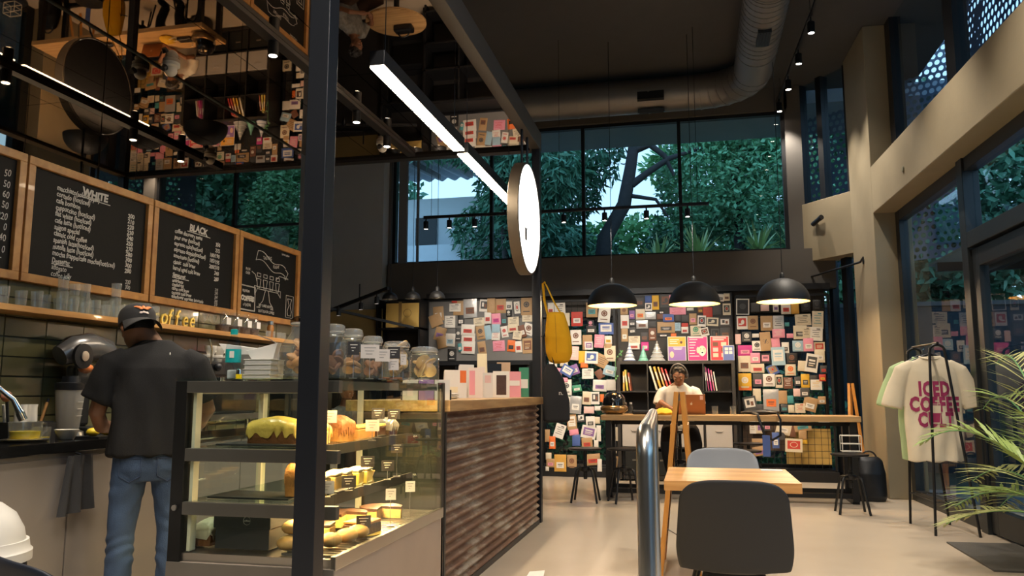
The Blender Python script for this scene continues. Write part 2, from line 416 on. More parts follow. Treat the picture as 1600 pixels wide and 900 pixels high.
M_bark = mat('dark_bark', (.035, .03, .028), .9, var=.4, scale=12, bump=.5, bscale=30)
def leafmat(n, c): return mat(n, c, .55, var=.5, scale=.9)
M_leafA = leafmat('leaf_teal', (.14, .36, .18)); M_leafB = leafmat('leaf_green', (.13, .33, .12)); M_leafC = leafmat('leaf_deep', (.07, .21, .12))
M_leafD = leafmat('leaf_pale', (.50, .62, .28))
def leaves(centres, count, ln, wd_, droop, seed):
    """leaf blades scattered through a set of ellipsoid clumps"""
    rr = random.Random(seed); g = G()
    tot = sum(c[3] * c[4] * c[5] for c in centres)
    for cx, cy, cz, rx, ry, rz in centres:
        for _ in range(int(count * rx * ry * rz / tot) + 1):
            while True:
                p = Vector((rr.uniform(-1, 1), rr.uniform(-1, 1), rr.uniform(-1, 1)))
                if p.length < 1: break
            if rr.random() < .7: p = p.normalized() * (p.length ** .35)
            q = Vector((cx + p.x * rx, cy + p.y * ry, cz + p.z * rz))
            d = Vector((rr.gauss(0, 1), rr.gauss(0, 1), rr.gauss(0, .7) - droop)).normalized()
            s = d.cross(Vector((rr.gauss(0, 1), rr.gauss(0, 1), rr.gauss(0, 1)))).normalized()
            l = ln * rr.uniform(.6, 1.3); w = wd_ * rr.uniform(.7, 1.3)
            g.add([q, q + d * l * .45 + s * w, q + d * l, q + d * l * .45 - s * w], [(0, 1, 2, 3)])
    return g
def raw(name, g, m, parent, **k):
    me = bpy.data.meshes.new(name); me.from_pydata(g.v, [], g.f); me.update()
    return link_me(name, me, m, parent, **k)
def tree(label, x, y, trunk, branches, crown, count, ln, w, m, droop=.5, seed=1):
    t = thing('tree', label, 'tree', (x, y, -.12), group=None)
    g = G(); pts, rad = zip(*[((p[0], p[1], p[2]), p[3]) for p in trunk]); g.tube(pts, list(rad), 9)
    mk('trunk', g, M_bark, t, smooth=60)
    if branches:
        g = G()
        for br in branches:
            pts, rad = zip(*[((p[0], p[1], p[2]), p[3]) for p in br]); g.tube(pts, list(rad), 7)
        mk('branches', g, M_bark, t, smooth=60)
    raw('foliage', leaves(crown, count, ln, w, droop, seed), m, t, kind='stuff')
    return t
tree('curving dark-trunked tree in the middle of the clerestory view', -1.79, 17,
     [(-.3, 0, 0, .2), (-.2, 0, 3.0, .19), (0, 0, 4.6, .17), (.42, 0, 5.32, .155), (.58, 0, 6.16, .13), (.65, 0, 6.6, .12), (.7, .2, 8.2, .09)],
     [[(.6, 0, 5.75, .09), (.95, 0, 6.0, .075), (1.4, 0, 6.28, .06), (2.1, .1, 6.5, .03)],
      [(.64, 0, 6.5, .09), (1.0, 0, 6.62, .08), (1.3, 0, 6.35, .06), (1.5, 0, 5.9, .03)], [(.6, 0, 5.5, .05), (1.1, 0, 5.4, .04), (1.35, 0, 5.0, .02)]],
     [(-1.6, .8, 6.0, 1.5, .9, 1.0), (-.5, .5, 6.9, 1.0, .7, .6), (-2.4, .8, 5.0, 1.3, .8, .9), (-.9, 1.5, 4.6, 1.1, .6, .5), (1.5, 1.6, 4.6, .8, .6, .5), (-.2, .6, 6.35, .5, .4, .4)], 11000, .22, .03, M_leafC, .9, 3)
tree('tall feathery green tree filling the right panes of the clerestory', 1.0, 17.5,
     [(0, 0, 0, .16), (.1, .2, 3, .14), (.0, .3, 6, .1), (.2, .3, 8, .05)], None,
     [(-.6, .3, 6.0, 1.1, .9, 1.3), (.9, .2, 5.6, 1.3, .9, 1.5), (.4, .3, 7.3, 1.6, .9, .9), (-1.0, .7, 5.0, .9, .6, .6), (1.9, .5, 4.8, 1.1, .8, 1.0)], 19000, .15, .032, M_leafA, .3, 5)
tree('drooping narrow-leaved tree before the white building', -4.2, 16.2,
     [(.6, 0, 0, .13), (.5, 0, 3, .11), (.3, 0, 6, .08), (.2, 0, 7.6, .04)], None,
     [(.1, 0, 6.5, .9, .6, .35), (1.1, 0, 6.0, .9, .6, .8), (.9, 0, 5.0, .6, .5, .5), (.25, 0, 5.3, .3, .3, .4), (-1.1, -.1, 6.6, .5, .4, .25), (1.2, .1, 4.5, .9, .6, .4)], 5500, .30, .03, M_leafC, 1.1, 8)
for k, (x, y, lab, m, cr) in enumerate([
    (-5.5, 27, 'dark bushy tree far behind the white building', M_leafC, [(0, 0, 5, 3, 1.5, 2.5)]),
    (-.6, 25, 'mid green tree far behind the curving trunk', M_leafB, [(-1.2, 0, 5.6, 2.2, 1.2, 1.2), (1.8, 0, 5.9, 2.0, 1.2, 1.8), (1.6, 0, 8.3, 2.4, 1.2, 1.0)]),
    (4.2, 24, 'broad teal green tree far behind the feathery one', M_leafA, [(0, 0, 6.5, 3.4, 1.5, 3.4)]),
    (5.2, 18.5, 'bushy dark tree outside to the right of the clerestory', M_leafC, [(0, 0, 5.5, 2.6, 1.5, 2.6)]),
    (9.5, 24, 'wide dark tree at the right end of the garden', M_leafC, [(0, 0, 6, 4, 2, 4)]),
    (-12, 24, 'dark tree at the left end of the garden', M_leafC, [(0, 0, 6, 4, 2, 4)])]):
    tree(lab, x, y, [(0, 0, 0, .2), (0, 0, 6, .1)], None, cr, 9000, .30, .07, m, .3, 20 + k)
def spiky(x, y, z0, h, lab, n, sd):
    t = thing('dracaena', lab, 'plant', (x, y, z0 - .0), group=None); rr = random.Random(sd); g = G()
    for i in range(n):
        a = rr.uniform(0, 2 * PI); e = rr.uniform(.25, 1.35); L = h * rr.uniform(.6, 1.1)
        d = Vector((math.cos(a) * math.cos(e), math.sin(a) * math.cos(e), math.sin(e))); s = d.cross(Vector((0, 0, 1))).normalized() * .028
        p = [d * L * q + Vector((0, 0, -.35 * L * q * q * math.cos(e))) for q in (0, .35, .7, 1)]
        g.add([p[0] - s * .5, p[0] + s * .5, p[1] - s, p[1] + s, p[2] - s * .8, p[2] + s * .8, p[3]], [(0, 1, 3, 2), (2, 3, 5, 4), (4, 5, 6)])
    raw('leaves', g, M_leafD, t, kind='stuff')
    g = G().tube([(0, 0, -z0 - .12), (0, 0, 0)], .05, 6); mk('stem', g, M_bark, t)
for k, (x, dz, lab) in enumerate([(-.55, 0, 'spiky pale plant at the sill left of the last mullion'), (.15, .05, 'spiky pale plant at the sill right of the last mullion'), (1.15, .1, 'large spiky pale plant in the lower right corner of the clerestory'), (1.75, .0, 'spiky pale plant half hidden by the right window jamb')]):
    spiky(x, 14.2, 3.42 + dz, .80, lab, 46, 40 + k)
# planting and awning outside the glass door
t = thing('hedge', 'leafy hedge outside the glass door', 'hedge', (6.25, 9.0, -.1))
raw('foliage', leaves([(0, 0, 1.6, .9, 4.5, 1.5), (.1, 1, 2.6, .8, 3.5, 1.0)], 14000, .17, .05, .3, 77), M_leafA, t, kind='stuff')
mk('stem', G().tube([(0, 0, 0), (0, 0, 1.6)], .06, 6).tube([(0, 2, 0), (0, 2, 1.6)], .06, 6), M_bark, t)
t = thing('garden_wall', 'dark garden wall outside behind the low windows', 'wall', (0, 14.6, -.12))  # added so the low panes look out on darkness, not bright ground
mk('wall_body', G().box(-6, 7, 0, .2, 0, 2.75), mat('dark_garden_wall', (.055, .07, .085), .8, var=.2), t); mk('coping', G().box(-6.05, 7.05, -.04, .24, 2.75, 2.82), M_gconc, t)
t = thing('garden_wall', 'dark low wall outside beyond the hedge by the glass door', 'wall', (7.2, 3, -.1))  # second added wall, blocks the bright horizon behind the door glass
mk('wall_body', G().box(0, .2, -8, 12, 0, 2.3), MATS['dark_garden_wall'], t); mk('coping', G().box(-.04, .24, -8, 12, 2.3, 2.37), M_gconc, t)
t = thing('hedge', 'loose green hedge outside the low windows behind the bags', 'hedge', (-.6, 13.3, -.12))
raw('foliage', leaves([(-1.6, 0, 1.2, 1.6, .5, 1.3), (1.6, .2, .8, 1.4, .5, 1.0)], 5000, .16, .04, .3, 79), M_leafA, t, kind='stuff'); mk('stem', G().tube([(-1.5, 0, 0), (-1.5, 0, 1.2)], .05, 6), M_bark, t); mk('stem', G().tube([(1.5, 0, 0), (1.5, 0, .9)], .05, 6), M_bark, t)
M_awn = mat('awning_sheet', (.30, .36, .40), .7, var=.1)
t = thing('awning', 'steel awning with dark beams outside the glass door', 'awning', (2.8, 7, 0))
mk('roof_sheet', G().box(0.05, 2.3, -5, 3.6, 2.72, 2.75), M_awn, t)
for k in range(8): mk('beam', G().box(.05, 2.3, -4.8 + k * 1.15, -4.72 + k * 1.15, 2.62, 2.72), M_frame, t)
for k in range(3): mk('purlin', G().box(.5 + k * .75, .58 + k * .75, -5, 3.6, 2.56, 2.64), M_frame, t)
mk('post', G().box(2.2, 2.3, -5, -4.9, -.1, 2.62), M_frame, t); mk('post', G().box(2.2, 2.3, 3.5, 3.6, -.1, 2.62), M_frame, t)
t = thing('tree', 'dark leafy tree outside over the awning of the glass door', 'tree', (7.6, 11, -.1))
mk('trunk', G().tube([(0, 0, 0), (0, 0, 4.5)], .16, 8), M_bark, t)
raw('foliage', leaves([(0, 0, 4.6, 2.2, 4, 1.5)], 4200, .22, .06, .3, 78), M_leafC, t, kind='stuff')

# perforated screens outside the upper windows: sheet with round holes in a dimming pattern
def perforated(name, sc):
    m = bpy.data.materials.new(name); m.use_nodes = True; t = m.node_tree; n = t.nodes; p = n['Principled BSDF']
    p.inputs['Base Color'].default_value = (.16, .20, .27, 1); p.inputs['Roughness'].default_value = .6
    c = n.new('ShaderNodeTexCoord'); mp = n.new('ShaderNodeMapping'); mp.inputs['Rotation'].default_value = (0, math.radians(0), 0); mp.inputs['Scale'].default_value = (sc, sc, sc)
    t.links.new(c.outputs['Object'], mp.inputs[0]); s = n.new('ShaderNodeSeparateXYZ'); t.links.new(mp.outputs[0], s.inputs[0])
    def M(op, a, b=None):
        q = n.new('ShaderNodeMath'); q.operation = op
        for i, x in enumerate((a, b)):
            if x is None: continue
            if isinstance(x, (int, float)): q.inputs[i].default_value = x
            else: t.links.new(x, q.inputs[i])
        return q.outputs[0]
    row = M('FLOOR', s.outputs['Z'])
    off = M('MULTIPLY', M('MODULO', M('ABSOLUTE', row), 2.0), .5)
    fy = M('SUBTRACT', M('FRACT', M('ADD', s.outputs['Y'], off)), .5); fz = M('SUBTRACT', M('FRACT', s.outputs['Z']), .5)
    d = M('SQRT', M('ADD', M('MULTIPLY', fy, fy), M('MULTIPLY', fz, fz)))
    nz = n.new('ShaderNodeTexNoise'); nz.inputs['Scale'].default_value = .17; t.links.new(mp.outputs[0], nz.inputs['Vector'])
    rad = M('MULTIPLY', M('MAXIMUM', M('SUBTRACT', nz.outputs['Fac'], .34), 0.0), 2.6)
    rad = M('MINIMUM', rad, .37)
    hole = M('LESS_THAN', d, rad)
    tr = n.new('ShaderNodeBsdfTransparent'); mx = n.new('ShaderNodeMixShader')
    tl = n.new('ShaderNodeBsdfTranslucent'); tl.inputs[0].default_value = (.20, .27, .38, 1); m2 = n.new('ShaderNodeMixShader'); m2.inputs[0].default_value = .35; t.links.new(p.outputs[0], m2.inputs[1]); t.links.new(tl.outputs[0], m2.inputs[2])
    t.links.new(hole, mx.inputs[0]); t.links.new(m2.outputs[0], mx.inputs[1]); t.links.new(tr.outputs[0], mx.inputs[2])
    t.links.new(mx.outputs[0], n['Material Output'].inputs[0]); return m
M_perf = perforated('perforated_sheet', 10.5)
for s0, s1, lab in ((-.1, 2.0, 'perforated metal screen outside the first upper window by the pillar'), (2.05, 3.6, 'perforated metal screen outside the second upper window'), (3.65, 5.3, 'perforated metal screen outside the third upper window')):
    t = thing('perforated_screen', lab, 'screen', wp((s0 + s1) / 2, 1.0, 3.85), WA, 'perforated screens outside the upper windows')
    h = (s1 - s0) / 2
    mk('perforated_sheet', G().box(-.003, .003, -h, h, 0, 4.2), M_perf, t)
    mk('screen_frame', G().box(.01, .05, -h, -h + .04, 0, 4.2).box(.01, .05, h - .04, h, 0, 4.2).box(.01, .05, -h, h, 0, .05).box(0.0, .5, -h, -h + .05, .1, .15), M_frame, t)
t = thing('perforated_screen', 'perforated metal screen outside the narrow window beside the clerestory', 'screen', (2.6, 12.2, 3.0), math.radians(53), 'perforated screens outside the upper windows')
mk('perforated_sheet', G().box(-.003, .003, -1.2, 1.4, 0, 4.4), M_perf, t)
mk('screen_frame', G().box(.01, .05, -1.2, -1.15, 0, 4.4).box(.01, .05, 1.35, 1.4, 0, 4.4), M_frame, t)

# ================================================================ the counter canopy
CX, CZ = -1.41, 3.58
can = thing('canopy', 'black steel canopy with tinted mirror soffit over the coffee counter', 'canopy', (CX, 0, 0))
xs = [-2.385, -1.7, -1.0, -.1]; ys = [-3.4, -1.0, .6, 2.2, 3.8, 5.4, 7.46]
for i in range(3):
    for j in range(6):
        mk('mirror_panel', G().box(xs[i] + .003, xs[i + 1] - .003, ys[j] + .003, ys[j + 1] - .003, CZ, CZ + .012), M_mirror, can)
mk('edge_beam', G().box(-.1, .0, -3.5, 7.56, CZ - .02, CZ + .16), mat('bronze_grey_steel', (.07, .062, .055), .5, metal=.3), can, bev=.004)
mk('end_beam', G().box(-2.385, -.1, 7.46, 7.56, CZ - .03, CZ + .12), M_black, can)
mk('deck', G().box(-2.385, -.1, -3.5, 7.46, CZ + .02, CZ + .10), M_dark, can)
M_post = mat('blue_black_post', (.016, .019, .026), .38, metal=.3, var=.1)
mk('post', G().box(-.088, -.0, 2.86, 2.948, 0, CZ - .02), M_post, can, bev=.003)
mk('post', G().box(-.08, .0, 7.46, 7.54, 0, CZ - .02), M_post, can, bev=.003)
mk('post', G().box(-.088, .0, -2.4, -2.312, 0, CZ - .02), M_post, can, bev=.003)
mk('recess_track', G().box(-1.34, -1.26, -3.0, 7.4, CZ - .035, CZ - .002), M_black, can)

M_lampglow = glow('spot_disc', (1.0, .86, .66), 26)
def downlight(loc, label, group, power=P_SPOT, angle=75, tilt=(0, 0, 0), col=NEUTRAL):
    t = thing('spot_lamp', label, 'lamp', loc, group=group)
    mk('housing', G().lathe([(.032, 0), (.036, -.004), (.036, -.10), (.030, -.102)], n=16), M_black, t, smooth=40)
    mk('lens', G().lathe([(.027, -.1025), (.027, -.104)], n=16), M_lampglow, t)
    lamp('spot_light', 'SPOT', (0, 0, -.12), power, col, t, .03, tilt, angle, .6)
    return t
for k, y_ in enumerate([.6, 1.8, 2.95, 4.67, 6.05, 6.74]):
    downlight((CX - 1.30, y_, CZ - .03), 'small round spot in the canopy track, %s from the far end' % ORD[6 - k], 'spots in the canopy track', P_SPOT)

# linear pendant: two lit bars under the canopy
M_bar = glow('linear_diffuser', (1.0, .80, .56), 46)
for k, (y0, y1, lab) in enumerate(((4.05, 5.68, 'long lit bar lamp hanging nearer under the canopy'), (5.78, 7.5, 'long lit bar lamp hanging further, beside the round sign'))):
    t = thing('linear_lamp', lab, 'lamp', (-1.70, y0, 3.02), group='linear lamps over the counter')
    L = y1 - y0
    mk('housing', G().box(-.045, .045, 0, L, .012, .10), M_black, t, bev=.003)
    mk('diffuser', G().box(-.041, .041, .004, L - .004, 0, .0115), M_bar, t)
    for q in (.12, L - .12): mk('wire', G().tube([(0, q, .10), (0, q, CZ - 3.02)], .003, 5), M_black, t)

# round lit sign
t = thing('round_sign', 'round white lit sign with small grey emblem hanging beside the far post', 'sign', (-1.46, 6.98, 2.755))
RX = Matrix.Rotation(PI / 2, 3, 'Y')
mk('rim', G().lathe([(.5, -.05), (.51, -.045), (.51, .045), (.5, .05), (.49, .05), (.49, -.05)], n=64, M=RX, cap=False), mat('bronze_rim', (.12, .10, .075), .45, metal=.4), t, smooth=30)
mk('face', G().lathe([(.492, .02), (.492, .046)], n=64, M=RX), glow('sign_white', (1.0, .96, .90), 3.2), t)
mk('back', G().lathe([(.492, -.046), (.492, -.02)], n=64, M=RX), M_black, t)
for q in (-.12, .12): mk('hanger', G().tube([(0, q, .49), (0, q, CZ - 2.755)], .012, 8), M_black, t)
M_ink = mat('grey_ink', (.25, .24, .23), .7)
sg = G()
for a, b in ((tuple(1.9 * q for q in a_), tuple(1.9 * q for q in b_)) for a_, b_ in (((.02, .10), (.02, -.02)), ((-.02, .12), (-.02, .0)), ((-.06, .06), (-.06, -.06)), ((-.07, -.06), (-.11, -.12)), ((.05, -.22), (.09, -.22)), ((-.1, .02), (-.1, -.1)), ((.06, .02), (.06, -.05)))):
    sg.box(.0465, .0475, a[0] - .008, b[0] + .008, min(a[1], b[1]) - .008, max(a[1], b[1])) if a[0] <= b[0] else sg.box(.0465, .0475, b[0] - .008, a[0] + .008, min(a[1], b[1]), max(a[1], b[1]))
mk('emblem', sg, M_ink, t)

# ================================================================ under the high ceiling
M_duct = mat('galvanised_duct', (.20, .19, .18), .45, metal=.6, var=.1, scale=3)
t = thing('air_duct', 'round galvanised air duct bending along two sides of the ceiling', 'duct', (0, 0, 5.3))
dp = [(x_, 10.9, 0) for x_ in (-3.5, -2.5, -1.5, -.5, .2)] + [(.2 + .65 * math.sin(a * PI / 12), 10.9 - .65 + .65 * math.cos(a * PI / 12), 0) for a in range(1, 7)] + [(.85, q, 0) for q in (9.6, 9, 8, 7, 6, 5, 3, 1)]
mk('pipe', G().tube(dp, .24, 24), M_duct, t, smooth=50)
sm = G()
for i in range(1, len(dp) - 1):
    a, b = Vector(dp[i]), Vector(dp[i + 1]); d = (b - a).normalized() * .012
    sm.tube([a - d, a + d], .246, 24)
q = 9.4
while q > 2: sm.tube([(.85, q, 0), (.85, q - .015, 0)], .2455, 24); q -= .12
mk('seam', sm, M_duct, t, smooth=50, kind='stuff')
for (vx, vy, ang) in ((-.47, 10.66, -20), (-.47, 10.72, -75), (.85, 8.75, -90)):
    R = Matrix.Rotation(math.radians(-ang if vy > 9 else 0), 3, 'X')
    v = G(); c = Vector((vx, 10.9, 0)) + Vector((0, -math.cos(math.radians(ang)) * .25, math.sin(math.radians(ang)) * .25)) if vy > 9 else Vector((vx, vy, -.25))
    RR = Matrix.Rotation(math.radians(90 + ang), 3, 'X') if vy > 9 else Matrix.Identity(3)
    v.obox(c, (.36, .14, .05) if vy > 9 else (.14, .36, .05), RR); vent = mk('vent', v, M_frame, t)
    for k in range(4):
        off = (k - 1.5) * .03
        mk('slat', G().obox(c + RR @ Vector((0, off, -.027) if vy > 9 else (off, 0, -.027)), (.33, .006, .012) if vy > 9 else (.006, .33, .012), RR), M_black, vent)
t = thing('ceiling_sensor', 'small dark sensor on the ceiling in front of the duct', 'sensor', (.55, 7.9, 5.6))
mk('base', G().lathe([(.05, 0), (.05, -.02), (.035, -.04)], n=16), M_black, t, smooth=40); mk('dome', G().ball((0, 0, -.045), .028, 12), M_frame, t, smooth=60)

M_headglow = glow('track_head_glow', (1.0, .84, .70), 30)
def track_head(parent_label, loc, power, group, tilt=(0, 0, 0), glow_m=None, r=.04, h=.13, drop=.06):
    t = thing('track_spot', parent_label, 'lamp', loc, group=group)
    mk('stem', G().tube([(0, 0, 0), (0, 0, -drop)], .01, 8), M_black, t)
    mk('head', G().lathe([(r * .9, -drop), (r, -drop - .005), (r, -drop - h), (r * .85, -drop - h), (r * .8, -drop - h + .02)], n=18), M_black, t, smooth=40)
    mk('lens', G().lathe([(r * .8, -drop - h + .018), (r * .8, -drop - h + .006)], n=18), glow_m or M_headglow, t)
    lamp('spot_light', 'SPOT', (0, 0, -drop - h - .02), power, NEUTRAL, t, .035, tilt, 80, .7)
    return t
t = thing('lighting_track', 'black lighting track along the right side of the ceiling', 'track', (1.38, 5.0, 5.36))
mk('rail', G().bar((0.27, -4, 0), (-.09, 6.75, 0), .035, .035), M_black, t)
for q in (-3, 1, 4, 6.4): mk('wire', G().tube([(.27 - .0335 * (q + 4), q, .0175), (.27 - .0335 * (q + 4), q, .24)], .003, 5), M_black, t)
RTY = [8.99, 9.85, 10.7, 11.55, 7.0, 5.2, 3.4, 1.6]
RLAB = ['second nearest', 'third nearest', 'fourth nearest', 'furthest', 'nearest in view']
for k, (y_, nm) in enumerate([(8.99, 'nearest of the four lit'), (9.85, 'second of the four lit'), (10.7, 'third of the four lit'), (11.55, 'furthest of the four lit')]):
    track_head('black spot head on the right ceiling track, %s' % nm, (1.65 - .0335 * (y_ - 1), y_, 5.345), P_TRACK, 'spots on the right ceiling track', (0, math.radians(-12), 0))
for k, y_ in enumerate((7.0, 5.2, 3.4, 1.6)):
    track_head('black spot head on the right ceiling track above the frame, %s towards the door' % ORD[k + 1], (1.65 - .0335 * (y_ - 1), y_, 5.345), P_TRACK * 2.0, 'spots on the right ceiling track', (math.radians(8), 0, 0))
t = thing('lighting_track', 'black lighting track over the seating behind the camera', 'track', (-.4, 0, 5.36))  # unseen track, added to fill the case and counter fronts with light
mk('rail', G().box(-.017, .017, -3.4, 2.2, -.017, .017), M_black, t)
for q in (-3, 0, 2): mk('wire', G().tube([(0, q, .017), (0, q, .24)], .003, 5), M_black, t)
for k, y_ in enumerate((1.9, .6, -.8, -2.4)):
    track_head('black spot head over the seating behind the camera, %s from the counter' % ORD[k + 1], (-.4, y_, 5.345), P_TRACK * 1.3, 'spots behind the camera', (math.radians(38), 0, math.radians((14, 8, -10, 14)[k])))
t = thing('lighting_track', 'black lighting track hung across the clerestory', 'track', (-3.3, 9.5, 3.40))
mk('rail', G().box(0, 3.53, -.017, .017, -.017, .017), M_black, t)
for q in (.1, 1.75, 3.4): mk('wire', G().tube([(q, 0, .017), (q, 0, 2.2)], .003, 5), M_black, t)
for k, px_ in enumerate([-3.27, -2.96, -2.63, -1.50, -1.0, -.50, -.02]):
    track_head('small spot head on the track before the clerestory, %s from its open end' % ORD[7 - k], (px_, 9.5, 3.383), P_TRACK * .42, 'spots on the track across the clerestory', (math.radians(42), 0, 0), r=.032, h=.10, drop=.035)

M_wplastic = mat('white_plastic', (.62, .60, .56), .45)
# dome pendants over the high table
M_domeout = mat('matt_black_enamel', (.012, .011, .010), .55, var=.1)
M_domein = mat('gold_inside', (.80, .52, .16), .35, metal=.3, var=.05)
def dome(loc, label, r=.3, h=.27, power=P_DOME, wire=3.365, group='dome pendants over the high table', lit=True):
    t = thing('pendant_lamp', label, 'lamp', loc, group=group)
    P = [(r * math.cos(a), h * math.sin(a)) for a in [i * PI / 2 / 14 for i in range(15)]]; P[-1] = (.02, h)
    mk('shade', G().lathe([(r, -.006)] + P, n=40, cap=False), M_domeout, t, smooth=50)
    mk('shade_lining', G().lathe([(r * .985, -.004)] + [(x * .975, z * .96) for x, z in P[:-1]] + [(.02, h * .96)], n=40, cap=False), M_domein if lit else M_domeout, t, smooth=50)
    mk('cap', G().lathe([(.03, h - .01), (.025, h + .05), (.006, h + .07)], n=14), M_domeout, t, smooth=50)
    mk('cord', G().tube([(0, 0, h + .06), (0, 0, wire)], .004, 6), M_black, t)
    mk('bulb', G().ball((0, 0, h * .42), .055, 14), glow('bulb_glow', (1.0, .78, .42), 14) if lit else MATS['white_plastic'], t, smooth=60)
    lamp('bulb_light', 'POINT', (0, 0, h * .2), power, WARM, t, .06)
    return t
dome((-.945, 9.7, 2.24), 'black dome pendant with gold lining, left of the three over the high table')
dome((.03, 9.7, 2.235), 'black dome pendant with gold lining, middle of the three over the high table')
dome((1.035, 9.7, 2.24), 'black dome pendant with gold lining, right of the three, nearest the pillar')
for x_, y_, lab in ((-.2, -1.0, 'black dome pendant over the seating behind the camera, left one'), (1.2, -1.0, 'black dome pendant over the seating behind the camera, right one'), (.3, 4.5, None)):
    if lab: pass
for k, (x_, y_) in enumerate(((-4.17, 10.6), (-3.83, 10.6), (-3.47, 10.6))):
    dome((x_, y_, 2.50), 'small black pendant before the soffit band, %s' % ('left of three', 'middle of three', 'right of three')[k], r=.11, h=.10, power=.6, wire=3.1, group='small pendants above the round table', lit=False)
# round cameras and wall camera
M_wplastic = mat('white_plastic', (.62, .60, .56), .45)
def cctv(loc, lab):
    t = thing('security_camera', lab, 'camera', loc)
    mk('base', G().lathe([(.06, 0), (.06, -.025), (.045, -.035)], n=20), M_wplastic, t, smooth=40)
    mk('ball', G().ball((0, 0, -.055), .045, 16), M_wplastic, t, smooth=60)
    mk('lens', G().lathe([(.018, -.12), (.022, -.095), (.024, -.09)], n=14, M=Matrix.Rotation(math.radians(-50), 3, 'X')), M_black, t, smooth=40)
cctv((-2.86, 7.0, CZ), 'white ball security camera under the canopy edge near the linear lamp')
cctv((-3.66, 4.9, CZ), 'white ball security camera under the canopy in the corner over the menu boards')
t = thing('security_camera', 'small black bullet camera on the slanting beam below the clerestory', 'camera', (1.72, 11.45, 3.55), math.radians(200))
mk('mount', G().tube([(-.02, -.10, .0), (0, -.04, 0), (0, 0, -.03)], .014, 8), M_black, t, smooth=40); mk('barrel', G().tube([(.0, .06, -.0), (.02, -.10, -.05)], .032, 12).tube([(-.005, .10, .012), (.0, .06, 0)], .036, 12), M_black, t, smooth=40)
# ================================================================ left counter, boards, shelf
M_taupe = mat('taupe_laminate', (.20, .175, .155), .5, var=.06, scale=2)
M_stone = mat('black_stone', (.010, .010, .010), .12, var=.3, coat=.3)
M_wood = wood('shelf_oak', (.42, .20, .055), (.56, .29, .09), .4, (30, 2, 30))
M_woodx = wood('table_oak', (.40, .235, .10), (.60, .38, .17), .35, (2, 26, 30))
M_frameoak = wood('frame_oak', (.38, .17, .045), (.50, .25, .07), .4, (12, 12, 12))
M_chalkb = mat('chalkboard', (.0055, .006, .0068), .6, var=.3, scale=3, spec=.2)
M_chalk = mat('chalk', (.62, .60, .56), .9)
M_steel = mat('brushed_steel', (.52, .50, .47), .28, metal=1., var=.06)
M_chrome = mat('chrome', (.75, .74, .72), .1, metal=1., var=.03)
M_white = mat('white_ceramic', (.78, .74, .66), .25, var=.04)
M_jar = glass('jar_glass', (.97, .98, .97), 1.0, 1.55, .035)
M_tumb = glass('tumbler_glass', (.95, .97, .96), 1.0, 1.8, .10)
M_lidglass = glass('lid_glass', (.97, .98, .97), 1.0, 1.8, .22)
M_darkglass = glass('smoky_glass', (.45, .43, .42))

t = thing('counter', 'grey-taupe back counter with black stone worktop along the tiled wall', 'counter', (-3.2, 0, 0))
mk('body', G().box(-.588, -.03, 1.2, 6.95, .08, .885), M_taupe, t)
for k in range(7):
    mk('door', G().box(-.03, -.012, 1.22 + k * .82, 2.03 + k * .82, .1, .86), M_taupe, t, bev=.002)
mk('plinth', G().box(-.58, -.06, 1.2, 6.95, 0, .08), M_black, t)
mk('worktop', G().box(-.588, .0, 1.2, 6.95, .885, .94), M_stone, t, bev=.003)
t = thing('towel', 'dark grey towel hanging folded from the worktop edge left of the barista', 'towel', (-3.19, 3.68, .86))
M_towel = mat('grey_terry', (.03, .03, .032), .95, var=.25, bump=.4, bscale=200)
def tw(u, v):
    w = .085 + .05 * u; y = (v - .5) * 2 * w
    return (.022 + .014 * math.sin(v * 17) * (0.4 + u) + .006, y, .01 - .30 * u + .02 * v * u)
g = G().grid(tw, 10, 26).grid(lambda u, v: Vector(tw(u, v)) + Vector((.012, 0, 0)), 10, 26)
mk('towel_cloth', g, M_towel, t, smooth=60); mk('hook', G().tube([(.0, 0, .02), (.03, 0, .015), (.035, 0, -.02)], .006, 6), M_black, t)
# shelf under the boards
mk('wall_shelf', G().box(-3.788, -3.58, 2.6, 6.95, 1.635, 1.67), M_wood, bev=.003, label='long orange-brown wooden shelf of glasses under the menu boards', cat='shelf')

HAND = dict(shear=.12)
def board(name, y0, y1, label):
    t = thing('menu_board', label, 'menu board', (-3.785, y0, 1.83), group=None)
    w = y1 - y0; h = .74; b = .05
    f = G().box(0, .045, 0, w, 0, b).box(0, .045, 0, w, h - b, h).box(0, .045, 0, b, b, h - b).box(0, .045, w - b, w, b, h - b)
    mk('frame', f, M_frameoak, t, bev=.003); mk('chalk_panel', G().box(.005, .02, b, w - b, b, h - b), M_chalkb, t)
    return t
RB = (PI / 2, 0, PI / 2)
def chalk(t, s, y, z, size, align='LEFT', sx=.82, bold=0., rotz=0.):
    return text('chalk_lettering', s, size, M_chalk, t, (.0212, y, z), (PI / 2, rotz, PI / 2), align, .0004, .1, sx, 1.0, bold, .05)
def rule(t, y0, y1, z): mk('chalk_line', G().box(.0205, .0215, y0, y1, z - .0025, z + .0025), M_chalk, t)
b1 = board('menu_board', 2.70, 3.785, 'framed chalk menu board cut by the left edge, only prices showing')
for k, s in enumerate(('50', '50', '60', '50', '220', '0', '40', '0')):
    chalk(b1, s, 1.0, .58 - k * .062, .058, 'RIGHT')
chalk(b1, 'coffee', .1, .62, .05)
rule(b1, .7, .98, .115)
b2 = board('menu_board', 3.80, 4.905, 'framed chalk menu board headed WHITE, above the stacked glasses')
chalk(b2, 'WHITE', .56, .612, .072, 'CENTER', 1.0, .0035); rule(b2, .42, .70, .60)
